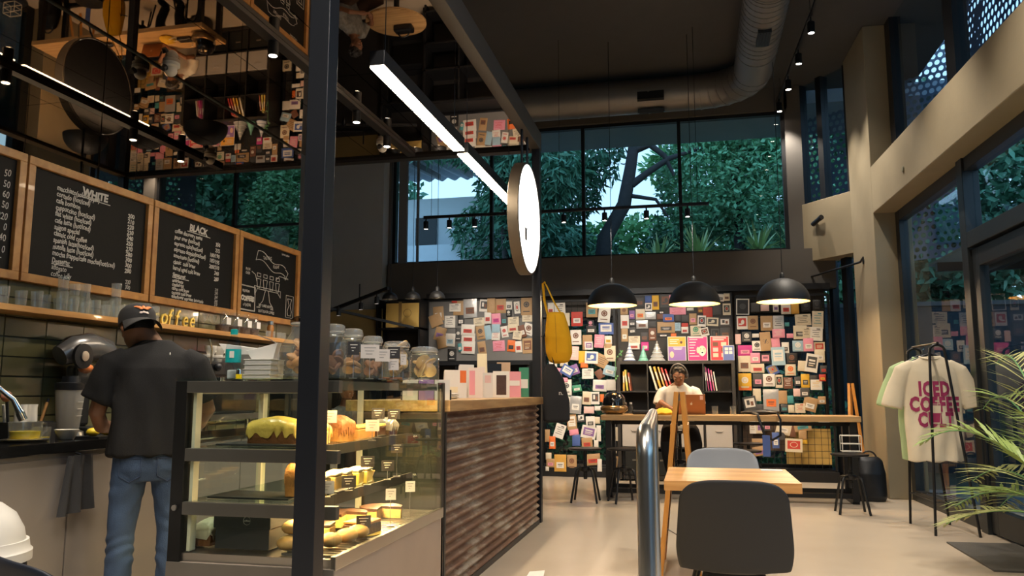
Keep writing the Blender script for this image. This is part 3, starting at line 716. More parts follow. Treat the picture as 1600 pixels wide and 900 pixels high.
L2 = ['macchiato(solo/doppio)', 'cortado (hot/iced)', 'cafe bombon', 'cappuccino (hot/iced)', 'flat white (hot/iced)', 'cafe latte (hot/iced)', 'saigon special', 'classic cold coffee', 'spanish latte(hot/iced)', 'nutella latte (hot/iced)', 'mocha frappe/cafe mocha(hot/iced)']
P2 = ['200', '210', '220', '230', '240', '250', '270', '280', '300', '300', '280']
for k, s in enumerate(L2):
    z = .595 - k * .0405; chalk(b2, s, .24, z, .046, bold=.0009)
for k, s in enumerate(P2): chalk(b2, s, .94, .555 - k * .038, .043, 'RIGHT', 1.0, .0012)
chalk(b2, 'Desserts:', .24, .145, .046, bold=.001); rule(b2, .24, .41, .138)
chalk(b2, 'affogato', .24, .103, .046); chalk(b2, 'coffee jelly', .24, .062, .046)
chalk(b2, '230', .94, .100, .042, 'RIGHT'); chalk(b2, '300', .94, .062, .042, 'RIGHT')
b3 = board('menu_board', 4.92, 6.025, 'framed chalk menu board headed BLACK, right of the barista')
chalk(b3, 'BLACK', .56, .605, .075, 'CENTER', 1.0, .003); rule(b3, .42, .72, .595)
L3 = ['coffee discovery menu', 'pour over (hot/iced)', 'espresso solo(hot/iced)', 'espresso doppio(hot/iced)', 'americano (hot/iced)', 'classic  cold brew', 'barrel aged cold brew']
P3 = ['350', '275', '180/190', '185/195', '200/210', '240', '280']
for k, s in enumerate(L3):
    z = .555 - k * .047; chalk(b3, s, .27, z, .046, bold=.0009); chalk(b3, P3[k], .86, z - .012, .044, 'RIGHT', .95, .0012)
chalk(b3, 'Signatures:', .27, .222, .044, bold=.001); rule(b3, .27, .47, .215)
for k, s in enumerate(['umbrinato', 'cranberrini', 'citrus cold brew', 'coconut cold brew', 'elderflower espresso lemonade']):
    z = .182 - k * .030; chalk(b3, s, .27, z, .038, bold=.0008)
    chalk(b3, ['210', '290', '260', '260', '270'][k], .86, z - .004, .036, 'RIGHT')
b4 = board('menu_board', 6.04, 7.12, 'framed chalk board with drawn coffee setup and banner, nearest the grey column')
bn = G()
def chalkpath(pts, r=.0028):
    g = G().tube([(.021, y, z) for y, z in pts], r, 5)
    return mk('chalk_drawing', g, M_chalk, b4)
chalkpath([(.33 + .5 * i / 16, .62 - .10 * i / 16 + .02 * math.sin(i * .55)) for i in range(17)])
chalkpath([(.33 + .5 * i / 16, .54 - .10 * i / 16 + .02 * math.sin(i * .55)) for i in range(17)])
chalkpath([(.33, .62), (.30, .53), (.33, .54)]); chalkpath([(.83, .52), (.88, .49), (.83, .42)])
chalk(b4, 'TASTING', .42, .555, .045, rotz=-.1); chalk(b4, 'FLIGHT', .60, .50, .042, rotz=-.1)
chalk(b4, 'limited edition', .75, .65, .03)
chalk(b4, 'POUR\nOVER', .14, .42, .034); chalk(b4, 'espresso', .80, .43, .030)
chalkpath([(.24, .42), (.30, .40), (.33, .34)]); chalkpath([(.82, .44), (.72, .44), (.66, .40)])
for k in range(4):
    c = .36 + k * .11
    chalkpath([(c - .035, .37), (c + .035, .37), (c + .02, .29), (c - .02, .29), (c - .035, .37)])
    chalkpath([(c - .03, .39), (c - .03, .42), (c + .03, .42), (c + .03, .39), (c - .03, .39)])
chalkpath([(.29, .30), (.75, .30), (.75, .24), (.70, .28), (.34, .28), (.30, .22), (.29, .30)])
chalkpath([(.48, .28), (.44, .18), (.38, .13)]); chalkpath([(.53, .28), (.56, .18), (.62, .13)])
chalk(b4, 'aroma', .34, .11, .028); chalk(b4, 'finish', .58, .11, .028)
for r_ in ((.05, .31, .05, .285), (.056, .304, .056, .279)): chalkpath([(r_[0] + .02, r_[2] + .02), (r_[1], r_[2] + .02), (r_[1], r_[3]), (r_[0] + .02, r_[3]), (r_[0] + .02, r_[2] + .02)])
chalk(b4, 'PREMIUM', .10, .225, .034); chalk(b4, 'COFFEES', .085, .155, .058, bold=.004, sx=.9); chalk(b4, 'of INDIA', .12, .105, .04)
chalk(b4, 'TRY THREE FROM A', .37, .125, .034); chalk(b4, 'SELECTION OF COFFEES', .37, .075, .034, sx=.75)
chalkpath([(.86, .28), (1.0, .28), (1.0, .07), (.86, .07), (.86, .28)]); chalkpath([(.89, .25), (.97, .25), (.94, .19), (.97, .13), (.96, .09), (.90, .09), (.89, .13), (.92, .19), (.89, .25)])

# ---- glassware on the shelf
def tumbler(loc, label, r=.036, h=.10, group='glasses on the shelf', m=None, up=True):
    t = mk('drinking_glass', G().lathe([(r * .84, .0), (r * .86, .004), (r, h), (r * .93, h), (r * .78, .012), (.002, .012)], n=16), m or M_tumb, smooth=50, loc=loc, label=label, cat='glass', group=group)
    return t
rr = random.Random(5)
SHZ = 1.67
sg = 0
gl = [(3.60, 0, .10), (3.72, 0, .09), (3.83, 0, .10), (4.02, 0, .12), (4.11, 0, .10), (4.20, 0, .10), (4.29, 0, .10), (4.47, 0, .13), (4.57, 0, .10), (4.66, 0, .12), (4.76, 0, .13), (4.86, 0, .12), (3.50, 0, .1), (4.38, 0, .08)]
g0 = None
row_prev = None
for k, (y_, dx, h) in enumerate(gl):
    tumbler((-3.65 + dx, y_, SHZ), 'clear glass tumbler in the front row on the shelf, %s along from the left' % ORD[1 + sorted(q[0] for q in gl).index(y_)], h=h, r=.033 + .05 * (h - .1))
for k, (y_, h) in enumerate([(3.98, .10), (4.09, .09), (4.2, .1), (4.31, .09), (4.5, .12), (4.62, .1), (4.75, .12)]):
    tumbler((-3.735, y_, SHZ), 'clear glass tumbler in the rear row against the tiles, %s from the left' % ORD[k + 1], h=h, r=.034)
for k, (y_, h0, h) in enumerate([(4.02, .12, .09), (4.11, .10, .08), (4.20, .10, .09), (4.47, .13, .10)]):
    tumbler((-3.65, y_, SHZ + h0), 'clear glass tumbler stacked on another on the shelf, %s stack from the left' % ORD[k + 1], h=h, r=.032)
M_gold = mat('brass_letters', (.75, .55, .10), .3, metal=.4, var=.05)
t = thing('letter_sign', 'brass coloured lettering reading coffee, standing on the shelf beside the barista', 'sign', (-3.66, 4.82, SHZ))
for k, ch in enumerate('coffee'):
    text('letter', ch, .17, M_gold, t, (0, .03 + k * .083, .004), (PI / 2, 0, PI / 2), 'LEFT', .006, .18, .85, 1, .001)
def stem_glass(loc, label):
    return mk('coupe_glass', G().lathe([(.032, 0), (.004, .006), (.004, .05), (.03, .075), (.045, .12), (.043, .12), (.028, .079), (.001, .056)], n=16), M_jar, smooth=50, loc=loc, label=label, cat='glass', group='coupe glasses on the shelf')
stem_glass((-3.65, 5.43, SHZ), 'stemmed coupe glass on the shelf, next to the brass letters'); stem_glass((-3.65, 5.56, SHZ), 'stemmed coupe glass on the shelf, next to the bean jars')
M_bean = mat('coffee_beans', (.075, .035, .018), .5, var=.6, scale=60, bump=.8, bscale=90)
M_paper = mat('white_paper', (.72, .69, .64), .8, var=.03)
for k, y_ in enumerate((5.70, 5.86, 6.01, 6.15)):
    t = thing('bean_jar', 'glass jar of coffee beans with a white tag on the shelf, %s from the letters' % ORD[k + 1], 'jar', (-3.66, y_, SHZ), group='bean jars on the shelf')
    mk('glass_body', G().lathe([(.055, 0), (.058, .006), (.058, .12), (.045, .14), (.045, .15)], n=18), M_jar, t, smooth=50)
    mk('beans', G().lathe([(.050, .006), (.052, .055), (.03, .064), (.001, .066)], n=14), M_bean, t, smooth=50, kind='stuff')
    mk('lid', G().lathe([(.047, .15), (.047, .165), (.02, .17)], n=16), M_jar, t, smooth=40)
    mk('tag', G().box(.0585, .060, -.03, .03, .06, .115), M_paper, t)
t = thing('cruet', 'small bottle with a metal cap on the far end of the shelf', 'bottle', (-3.66, 6.45, SHZ))
mk('glass_body', G().lathe([(.03, 0), (.03, .10), (.02, .12)], n=14), mat('amber_oil', (.28, .12, .03), .2), t, smooth=40); mk('cap', G().lathe([(.026, .12), (.026, .15), (.01, .155)], n=14), M_steel, t, smooth=40)
for k in range(4): tumbler((-3.64, 6.38 + k * .08 + .03 * (k > 1), SHZ), 'little shot glass at the far end of the shelf, %s from the beans' % ORD[k + 1], r=.024, h=.06, group='shot glasses on the shelf')

# ---- things on the back counter
CT = .94
t = thing('juice_pitcher', 'glass pitcher of yellow juice on the black worktop at the left edge', 'pitcher', (-3.42, 3.58, CT + .0055))
mk('glass_body', G().lathe([(.07, 0), (.075, .005), (.082, .10), (.078, .10), (.070, .012), (.001, .012)], n=22), M_jar, t, smooth=50)
mk('juice', G().lathe([(.068, .013), (.072, .05), (.001, .05)], n=20), mat('yellow_juice', (.85, .62, .01), .15, emit=None), t, smooth=40)
mk('handle', G().tube([(.02, .078, .09), (.02, .115, .085), (.02, .12, .05), (.02, .076, .02)], .006, 8), M_jar, t, smooth=60)
t = thing('juice_tray', 'shallow tray with spilled yellow juice under the pitcher', 'tray', (-3.42, 3.58, CT))
mk('tray_body', G().lathe([(.10, 0), (.115, .015), (.11, .015), (.095, .004), (.001, .004)], n=24), M_steel, t, smooth=40)
mk('juice', G().lathe([(.09, .005), (.09, .008), (.001, .008)], n=20), MATS['yellow_juice'], t)
t = thing('tap', 'chrome gooseneck tap bending over the worktop at the left edge', 'tap', (-3.56, 3.55, CT))
mk('spout', G().tube([(-.1, -.12, 0), (-.1, -.12, .24), (-.08, -.08, .30), (-.03, 0, .29), (.02, .06, .22), (.04, .09, .15)], [.014, .014, .014, .014, .015, .020], 10), M_chrome, t, smooth=60)
mk('nozzle', G().tube([(.04, .09, .15), (.05, .105, .11)], .022, 12), M_chrome, t, smooth=50)
t = thing('bowl', 'small white bowl on the worktop left of the blender', 'bowl', (-3.36, 3.80, CT))
mk('bowl_body', G().lathe([(.03, 0), (.04, .004), (.062, .055), (.058, .055), (.036, .008), (.001, .008)], n=22), M_white, t, smooth=50)
t = thing('measuring_glass', 'low square glass with yellow dregs between pitcher and bowl', 'glass', (-3.48, 3.75, CT))
mk('glass_body', G().lathe([(.045, 0), (.05, .07), (.047, .07), (.042, .005), (.001, .005)], n=18), M_jar, t, smooth=40); mk('dregs', G().lathe([(.041, .006), (.042, .015), (.001, .015)], n=14), MATS['yellow_juice'], t)
t = thing('utensil_holder', 'black tray holding brushes and a white milk jug beside the blender', 'tray', (-3.66, 3.77, CT))
mk('tray_body', G().box(-.1, .12, -.15, .15, 0, .09).box(-.09, .11, -.14, .14, .08, .095), M_black, t)
for k, (y_, x_, h, m) in enumerate([(-.10, .05, .22, M_black), (-.07, .0, .19, M_white), (.10, .04, .2, M_wood), (.13, .02, .22, M_black)]):
    mk('utensil', G().tube([(x_, y_, .02), (x_ + .01, y_ + (.05 if k > 1 else -.04), h)], .008, 6), m, t)
mk('brush_head', G().ball((.06, -.145, .235), (.028, .028, .03), 12), mat('salmon_bristle', (.75, .32, .22), .8), t, smooth=60)
for k, y_ in enumerate((-.03, .04)):
    mk('milk_jug', G().lathe([(.03, .08), (.034, .10), (.03, .17), (.033, .19)], (.05, y_, 0), n=14), M_white, t, smooth=50)
t = thing('blender', 'tall clear blender jug with black lid on the worktop at the barista\'s elbow', 'blender', (-3.56, 4.03, CT))
mk('base', G().lathe([(.09, 0), (.085, .03), (.06, .04)], n=20), M_steel, t, smooth=40)
mk('jug', G().lathe([(.055, .04), (.06, .05), (.08, .27), (.077, .27), (.056, .055), (.001, .055)], n=20), glass('hazy_plastic', (.75, .73, .72), .8, 1.5, .28), t, smooth=50)
mk('lid', G().lathe([(.082, .27), (.082, .31), (.05, .315), (.045, .35), (.001, .35)], n=20), M_black, t, smooth=40)
mk('measure_marks', G().box(.07, .0765, -.02, .02, .12, .122).box(.072, .078, -.02, .02, .16, .162).box(.075, .0795, -.02, .02, .2, .202), M_white, t, kind='stuff')
t = thing('stand_mixer', 'grey tilting mixer with orange band behind the barista\'s shoulder', 'mixer', (-3.64, 4.24, CT))
mk('base', G().box(-.10, .12, -.10, .12, 0, .05), M_frame, t, bev=.01); mk('column', G().box(-.1, -.02, -.06, .08, .05, .42), M_frame, t, bev=.02)
mk('head', G().tube([(-.02, -.20, .47), (0, -.12, .51), (0, 0, .53), (0, .14, .51), (0, .20, .48)], [.06, .085, .09, .085, .06], 16), mat('mixer_grey', (.16, .16, .16), .25, metal=.5), t, smooth=60)
mk('hub', G().lathe([(.075, 0), (.075, .02), (.03, .024)], (.08, -.14, .47), n=20, M=Matrix.Rotation(PI / 2, 3, 'Y')), M_black, t, smooth=40); mk('hub_cap', G().lathe([(.03, .02), (.03, .03), (.01, .031)], (.08, -.14, .47), n=16, M=Matrix.Rotation(PI / 2, 3, 'Y')), M_steel, t, smooth=40)
mk('bowl_glass', G().lathe([(.04, .33), (.07, .36), (.075, .42)], (.02, -.08, 0), n=16, cap=False), M_jar, t, smooth=50); mk('orange_band', G().ball((.03, -.04, .40), (.045, .045, .03), 12), mat('orange_plastic', (.85, .22, .03), .4), t, smooth=60)
mk('cutting_mat', G().box(-.08, .08, -.11, .25, 0, .012), M_black, loc=(-3.31, 4.0, CT), label='thin black cutting mat at the worktop edge before the barista', cat='mat')
for k, (y_, lab) in enumerate(((3.94, 'yellow lemon half at the left end of the cutting mat'), (4.05, 'yellow lemon half in the middle of the cutting mat'))):
    mk('lemon', G().ball((0, 0, .022), (.034, .04, .024), 12), mat('lemon_skin', (.85, .62, .03), .45), smooth=60, loc=(-3.31, y_, CT + .013), label=lab, cat='lemon', group='lemons on the cutting mat')
t = thing('knife', 'kitchen knife with a yellow handle lying on the cutting mat', 'knife', (-3.27, 4.12, CT + .013))
mk('handle', G().tube([(0, -.05, .01), (0, .06, .01)], .011, 8, flat=.7), MATS['lemon_skin'], t, smooth=50); mk('blade', G().prism([(-.01, .06), (.012, .06), (.006, .2)], .009, .011), M_steel, t)
# espresso machine on the counter, cups on top
t = thing('espresso_machine', 'black espresso machine with a lit blue display right of the barista', 'coffee machine', (-3.52, 5.30, CT))
mk('body', G().box(-.22, .22, -.36, .36, .10, .46), mat('machine_black', (.02, .02, .021), .25, metal=.4), t, bev=.02)
mk('panel', G().box(.22, .235, -.34, .34, .38, .47), M_black, t, bev=.004); mk('display', G().box(.235, .238, .02, .14, .405, .45), glow('blue_display', (.10, .22, .8), 1.6), t)
text('display_digits', '00:00', .035, glow('display_digit', (.8, .9, 1), 4), t, (.2385, .03, .413), RB)
for k in range(4): mk('foot', G().lathe([(.02, 0), (.02, .1)], ((-.18, .18)[k % 2], (-.3, .3)[k // 2], 0), n=10), M_steel, t)
for k, y_ in enumerate((-.2, .1)):
    mk('group_head', G().lathe([(.035, 0), (.035, .07)], (.25, y_, .29), n=14), M_chrome, t, smooth=40); mk('portafilter', G().tube([(.25, y_, .29), (.36, y_ + .03, .27)], .014, 8), M_black, t, smooth=40)
mk('drip_tray', G().box(-.2, .28, -.34, .34, .06, .10), M_steel, t); mk('cup_rail', G().tube([(.2, -.34, .50), (.2, .34, .50)], .006, 6).tube([(.2, -.34, .46), (.2, -.34, .50)], .005, 6).tube([(.2, .34, .46), (.2, .34, .50)], .005, 6), M_steel, t)
mk('knob', G().ball((.26, -.25, .43), .03, 12), M_black, t, smooth=60); mk('steam_wand', G().tube([(.24, -.31, .42), (.28, -.36, .55), (.27, -.38, .62)], .007, 8), M_chrome, t, smooth=50)
def cup(loc, label, group):
    t = thing('cup', label, 'cup', loc, group=group)
    mk('cup_body', G().lathe([(.022, 0), (.027, .003), (.042, .05), (.042, .062), (.038, .062), (.024, .008), (.001, .008)], n=18), M_white, t, smooth=50)
    mk('handle', G().tube([(0, .04, .05), (0, .062, .045), (0, .06, .02), (0, .033, .015)], .005, 6), M_white, t, smooth=60)
    return t
EZ = CT + .463
for k, (x_, y_, z_) in enumerate([(.12, -.16, 0), (.12, -.05, 0), (.12, .06, 0), (.12, .17, 0), (.12, -.13, .064), (.12, -.02, .064), (.12, .10, .064), (.0, -.1, 0), (.0, .05, 0)]):
    cup((-3.52 + x_, 5.30 + y_, EZ + z_), 'white cup on the espresso machine, %s in the %s' % (ORD[(k % 4 if k < 4 else (k - 4 if k < 7 else k - 7)) + 1], 'lower front row' if k < 4 else ('upper stacked row' if k < 7 else 'rear row')), 'white cups on the espresso machine')
t = thing('grinder', 'dark coffee grinder at the far end of the back counter', 'grinder', (-3.5, 6.45, CT))
mk('body', G().box(-.1, .12, -.09, .09, 0, .42), M_black, t, bev=.02); mk('hopper', G().lathe([(.05, .42), (.09, .55), (.09, .6)], n=18), M_darkglass, t, smooth=40); mk('spout', G().tube([(.12, 0, .3), (.18, 0, .26)], .02, 10), M_steel, t)
t = thing('bin', 'white swing-lid bin with black liner at the lower left corner', 'bin', (-2.72, 2.62, 0), math.radians(25))
mk('body', G().lathe([(.13, 0), (.15, .02), (.19, .50)], n=28), M_wplastic, t, smooth=40)
mk('liner', G().lathe([(.194, .36 + .0), (.20, .44), (.198, .56), (.19, .565)], n=28, cap=False), mat('black_bag', (.01, .01, .012), .25, bump=.9, bscale=40), t, smooth=60)
mk('lid_ring', G().lathe([(.20, .55), (.215, .555), (.215, .59), (.205, .60), (.20, .63), (.19, .63)], n=32), M_wplastic, t, smooth=40)
mk('swing_lid', G().lathe([(.19, .63), (.182, .67), (.15, .73), (.10, .77), (.001, .785)], n=28), M_wplastic, t, smooth=60)

# ================================================================ display case
Mcase = mat('case_black', (.022, .022, .022), .3, metal=.6, var=.1)
M_caseband = mat('case_band', (.14, .135, .12), .35, metal=.7, var=.1)
M_clay = mat('clay_panel', (.36, .285, .225), .6, var=.14, scale=3)
M_cg = glass('case_glass', (.93, .97, .95), .9)
M_shelfglass = glass('shelf_glass', (.90, .97, .94), .8)
M_strip = glow('case_led', (1.0, .74, .38), 11)
KX, KY0, KY1, W = -1.41, 3.05, 4.46, .75
t = thing('display_case', 'lit glass pastry display case with three levels at the end of the counter', 'display case', (KX, KY0, 0))
L = KY1 - KY0
mk('base', G().box(-W, -.0, 0, L, .06, .50), M_clay, t, bev=.003); mk('plinth', G().box(-W + .03, -.03, .03, L, 0, .06), M_black, t)
mk('end_panel', G().box(-W, -.0, -.012, -.001, .08, .50), mat('steel_end', (.16, .145, .125), .45, metal=.4), t)
mk('deck', G().box(-W + .02, -.015, .01, L - .01, .50, .535), M_steel, t)
dk = G(); 
for k in range(28): mk('deck_slat', G().box(-.26, -.03, .05 + k * .047, .072 + k * .047, .536, .544), M_steel, t)
mk('sill', G().box(-.02, .004, 0, L, .495, .55), M_steel, t, bev=.003)
mk('glass_front', G().box(-.012, -.004, .008, L - .02, .55, 1.245), M_cg, t)
mk('glass_end', G().box(-W + .06, -.012, .004, .012, .54, 1.21), M_cg, t)
mk('glass_top', G().box(-W, .0, 0, L, 1.245, 1.257), M_shelfglass, t)
mk('far_end_glass', G().box(-W, -.012, L - .012, L - .004, .55, 1.245), M_cg, t)
mk('corner_post', G().box(-W - .002, -W + .055, -.006, .05, .06, 1.245), Mcase, t, bev=.002)
mk('corner_post', G().box(-.03, -.0, L - .03, L + .014, .0, 1.25), M_black, t)
mk('corner_post', G().box(-W, -W + .05, L - .05, L, .06, 1.245), Mcase, t)
mk('inner_post', G().box(-W + .07, -W + .085, .02, .06, .54, 1.21), mat('cream_enamel', (.6, .55, .42), .4), t)
mk('inner_post', G().box(-.50, -.475, L - .08, L - .05, .54, 1.21), MATS['cream_enamel'], t)
mk('end_band', G().box(-W + .05, -.0, -.006, .03, 1.195, 1.245), M_caseband, t, bev=.002)
mk('rear_rail', G().box(-W, -W + .04, .05, L - .05, 1.19, 1.245), M_caseband, t); mk('rear_rail', G().box(-W, -W + .04, .05, L - .05, .50, .56), M_caseband, t)
mk('sliding_door', G().box(-W + .01, -W + .016, .05, L * .5, .56, 1.19), M_cg, t); mk('sliding_door', G().box(-W + .025, -W + .031, L * .48, L - .05, .56, 1.19), M_cg, t)
mk('door_stile', G().box(-W + .005, -W + .03, L * .47, L * .5, .56, 1.19), MATS['cream_enamel'], t)
SH = (.955, .735)
for z_ in SH:
    mk('glass_shelf', G().box(-W + .05, -.17, .03, L - .06, z_, z_ + .010), M_shelfglass, t)
    mk('shelf_band', G().box(-W + .055, -.0, -.004, .03, z_ - .045, z_ + .008), M_caseband, t, bev=.002)
    mk('shelf_lip', G().box(-.175, -.165, .03, L - .06, z_ - .035, z_ + .012), M_caseband, t)
    for q in (.35, L - .3): mk('shelf_bracket', G().box(-W + .05, -.2, q, q + .012, z_ - .02, z_), M_steel, t)
for k, (x_, z_) in enumerate(((-.04, 1.225), (-.19, SH[0] - .02), (-.19, SH[1] - .02))):
    mk('led_strip', G().box(x_ - .014, x_ - .004, .06, L - .08, z_, z_ + .008), M_strip, t)
    a_ = lamp('led_light', 'AREA', (x_ - .05, L / 2, z_ - .01), P_CASE, WARMER, t).data; a_.shape = 'RECTANGLE'; a_.size = .04; a_.size_y = L - .2
mk('led_lip', G().box(-.032, -.024, .05, L - .06, 1.205, 1.243), M_caseband, t)
mk('reeded_reflector', G().box(-.12, -.03, .06, L * .8, 1.236, 1.242), M_steel, t)
mk('lock', G().lathe([(.012, 0), (.012, .008)], (-W + .03, -.014, .72), n=12, M=Matrix.Rotation(PI / 2, 3, 'X')), M_steel, t)

# ---- cakes
M_crust = mat('brown_crust', (.30, .115, .035), .6, var=.45, scale=14, bump=.5, bscale=60)
M_sponge = mat('sponge', (.70, .44, .13), .7, var=.25, scale=20, bump=.4, bscale=80)
M_glaze = mat('yellow_glaze', (.80, .56, .12), .25, var=.25, scale=9, bump=.6, bscale=25)
M_choc = mat('chocolate', (.06, .026, .014), .4, var=.4, scale=20, bump=.4, bscale=60)
M_cream = mat('cream_top', (.78, .68, .46), .5, var=.12, bump=.3, bscale=30)
M_bun = mat('bun_crust', (.68, .38, .12), .45, var=.4, scale=8, bump=.25, bscale=40)
M_caramel = mat('caramel_cake', (.45, .20, .05), .55, var=.5, scale=10, bump=.5, bscale=50)
M_slate = mat('slate_tray', (.018, .018, .019), .45, var=.3)
def wobble(g, amp, sd):
    r_ = random.Random(sd); g.v = [(x + r_.uniform(-amp, amp), y + r_.uniform(-amp, amp), z + r_.uniform(-amp, amp) * (z > .01)) for x, y, z in g.v]; return g
def loaf_geo(L, w, h, z0=0., n=14, bulge=.02):
    g = G(); R = []
    for i in range(n + 1):
        u = i / n; e = min(1, min(u, 1 - u) * 9 + .72); x = (u - .5) * L
        R.append([(x, w * .5 * e * a, z0 + (h * e + bulge * math.sin(PI * u)) * b_) for a, b_ in ((-.86, 0), (.86, 0), (.95, .4), (1, .75), (.86, .95), (.45, 1.06), (0, 1.1), (-.45, 1.06), (-.86, .95), (-1, .75), (-.95, .4))])
    return g.rings(R)
def loaf(loc, label, L=.26, w=.10, h=.075, rz=0, body=None, top=None, sd=1):
    t = thing('loaf_cake', label, 'cake', loc, rz)
    mk('cake', wobble(loaf_geo(L, w, h, 0, 14), .002, sd), body or M_crust, t, smooth=60)
    g = G(); R = []; n = 20; r_ = random.Random(sd + 9)
    for i in range(n + 1):
        u = i / n; e = min(1, min(u, 1 - u) * 9 + .74); x = (u - .5) * L * 1.03; d1, d2 = r_.uniform(.18, .6), r_.uniform(.18, .6)
        R.append([(x, w * .5 * e * a * 1.06, (h * e + .02 * math.sin(PI * u)) * b_ + .004) for a, b_ in ((-.97, d1), (-1.02, .75), (-.88, .97), (-.45, 1.09), (0, 1.13), (.45, 1.09), (.88, .97), (1.02, .75), (.97, d2))])
    g.rings(R)
    mk('glaze', wobble(g, .0015, sd + 3), top or M_glaze, t, smooth=60)
    return t
def round_cake(loc, label, r=.1, h=.05, m1=None, m2=None, slices=0, sd=1):
    t = thing('round_cake', label, 'cake', loc)
    full = 2 * PI * (.78 if slices else 1)
    n = 30
    pts = [(r * math.cos(full * i / n), r * math.sin(full * i / n)) for i in range(n + (1 if slices else 0))] + ([(0, 0)] if slices else [])
    mk('cake', wobble(G().prism(pts, 0, h), .001, sd), m1 or M_sponge, t, smooth=30); mk('topping', wobble(G().prism([(x * 1.01, y * 1.01) for x, y in pts], h + .001, h + .014), .0015, sd + 1), m2 or M_choc, t, smooth=30)
    return t
def slab_cake(loc, label, sx, sy, h, m1, m2, rz=0, sd=1):
    t = thing('cake_slice', label, 'cake', loc, rz)
    mk('cake', wobble(G().box(-sx / 2, sx / 2, -sy / 2, sy / 2, 0, h), .002, sd), m1, t, bev=.006); mk('topping', wobble(G().box(-sx / 2, sx / 2, -sy / 2, sy / 2, h + .002, h + .014), .002, sd), m2, t, bev=.004)
    return t
def bun(loc, label, r=.05, group='buns in the case', m=None, sd=0):
    return mk('bun', wobble(G().ball((0, 0, r * .62), (r, r * .95, r * .62), 14), .001, sd), m or M_bun, smooth=60, loc=loc, label=label, cat='bun', group=group)
def card(loc, label, h=.10, w=.055, hh=.045, m=None, rz=-.5, ink=None, lines=3):
    t = thing('price_card', label, 'card', loc, rz)
    mk('base', G().box(-.018, .018, -.012, .012, 0, .004), M_steel, t); mk('wire', G().tube([(0, 0, .003), (0, .006, h * .5), (0, .002, h)], .0015, 5), M_steel, t)
    mk('card', G().box(-w / 2, w / 2, -.002, .0, h - .004, h + hh), m or M_paper, t)
    for k in range(lines): mk('print', G().box(-w * .32 + .004 * k, w * .32 - .008 * k, -.0026, -.0021, h + hh * (.72 - .24 * k), h + hh * (.78 - .24 * k)), ink or M_ink, t)
    return t
def tray(loc, label, sx, sy): return mk('tray', G().box(-sx / 2, sx / 2, -sy / 2, sy / 2, 0, .008), M_slate, bev=.002, loc=loc, label=label, cat='tray')
S1, S2, S0 = SH[0] + .0125, SH[1] + .0125, .5465
tray((-1.83, 3.27, S1), 'black slate tray under the yellow glazed loaf on the top shelf', .42, .20)
loaf((-1.80, 3.27, S1 + .008), 'long loaf cake with dripping yellow glaze on the top shelf of the case', .25, .115, .08, 0, M_crust, M_glaze, 3)
slab_cake((-1.605, 3.30, S1 + .0), 'cut yellow sponge slices beside the glazed loaf on the top shelf', .05, .10, .06, M_sponge, M_glaze, .4, 4)
bun((-2.05, 3.55, S1), 'round bread roll at the back of the top shelf, nearest the end glass', .055); bun((-1.97, 3.66, S1), 'round bread roll at the back of the top shelf, next to the first', .055); bun((-1.99, 3.80, S1), 'round bread roll further in at the back of the top shelf', .05)
tray((-1.86, 3.25, S2), 'large empty black slate tray on the middle shelf', .38, .22); tray((-1.70, 3.50, S2), 'second black slate tray further in on the middle shelf', .26, .18)
loaf((-1.66, 3.22, S2 + .012), 'tall caramel brown loaf on the middle shelf by the near post', .11, .10, .11, .2, M_caramel, M_caramel, 6)
t = thing('cake_box', 'dark black-green cake carton on the case floor', 'box', (-1.86, 3.20, S0))
mk('box_body', G().box(-.13, .12, -.08, .10, 0, .11), mat('box_dark', (.014, .017, .017), .55), t, bev=.003); mk('box_lid', G().box(-.137, .127, -.086, .106, .085, .15), MATS['box_dark'], t, bev=.003)
mk('round_logo', G().lathe([(.016, .0), (.017, .0008)], (.02, -.087, .118), n=20, M=Matrix.Rotation(PI / 2, 3, 'X'), cap=False), M_white, t)
text('lettering', 'coffees', .010, M_white, t, (.02, -.0875, .115), (PI / 2, 0, 0), 'CENTER')
loaf((-2.065, 3.22, S0), 'brown loaf with dusted white top left of the dark carton', .14, .10, .075, 1.35, M_crust, M_cream, 8)
bun((-1.66, 3.14, S0), 'glossy bun on the case floor right of the dark carton', .05, sd=1); bun((-1.64, 3.25, S0), 'glossy bun on the case floor behind the nearest one', .05, sd=2); bun((-1.66, 3.17, S0 + .06), 'glossy bun stacked on the others by the dark carton', .048, sd=3)
# items seen through the long front, level by level
loaf((-1.70, 3.43, S1), 'pale golden loaf at the near end of the top shelf front', .12, .10, .07, 1.2, M_bun, M_bun, 11)
loaf((-1.66, 3.60, S1), 'caramel brown loaf on the top shelf behind the first price card', .11, .11, .085, 1.3, M_caramel, M_crust, 12)
slab_cake((-1.66, 3.82, S1), 'long sponge bar with brown base on the top shelf', .10, .22, .05, M_caramel, M_sponge, 0, 13)
slab_cake((-1.67, 4.04, S1), 'short sponge bar with chocolate side on the top shelf', .10, .12, .05, M_choc, M_sponge, 0, 14)
loaf((-1.66, 4.20, S1), 'cake wrapped in clear film at the far end of the top shelf', .09, .11, .06, 1.4, M_choc, mat('clear_film', (.5, .48, .44), .1, metal=.5), 15)
for k, y_ in enumerate((3.40, 3.52, 3.64)): slab_cake((-1.67, y_, S2), 'cream topped slice on the middle shelf, %s from the near post' % ORD[k + 1], .10, .10, .065, M_sponge, M_cream, .15, 20 + k)
for k, y_ in enumerate((3.76, 3.87)): slab_cake((-1.66, y_, S2), 'yellow cheesecake slice on the middle shelf, %s past the cream slices' % ORD[k + 1], .10, .085, .06, M_glaze, M_cream, .1, 25 + k)
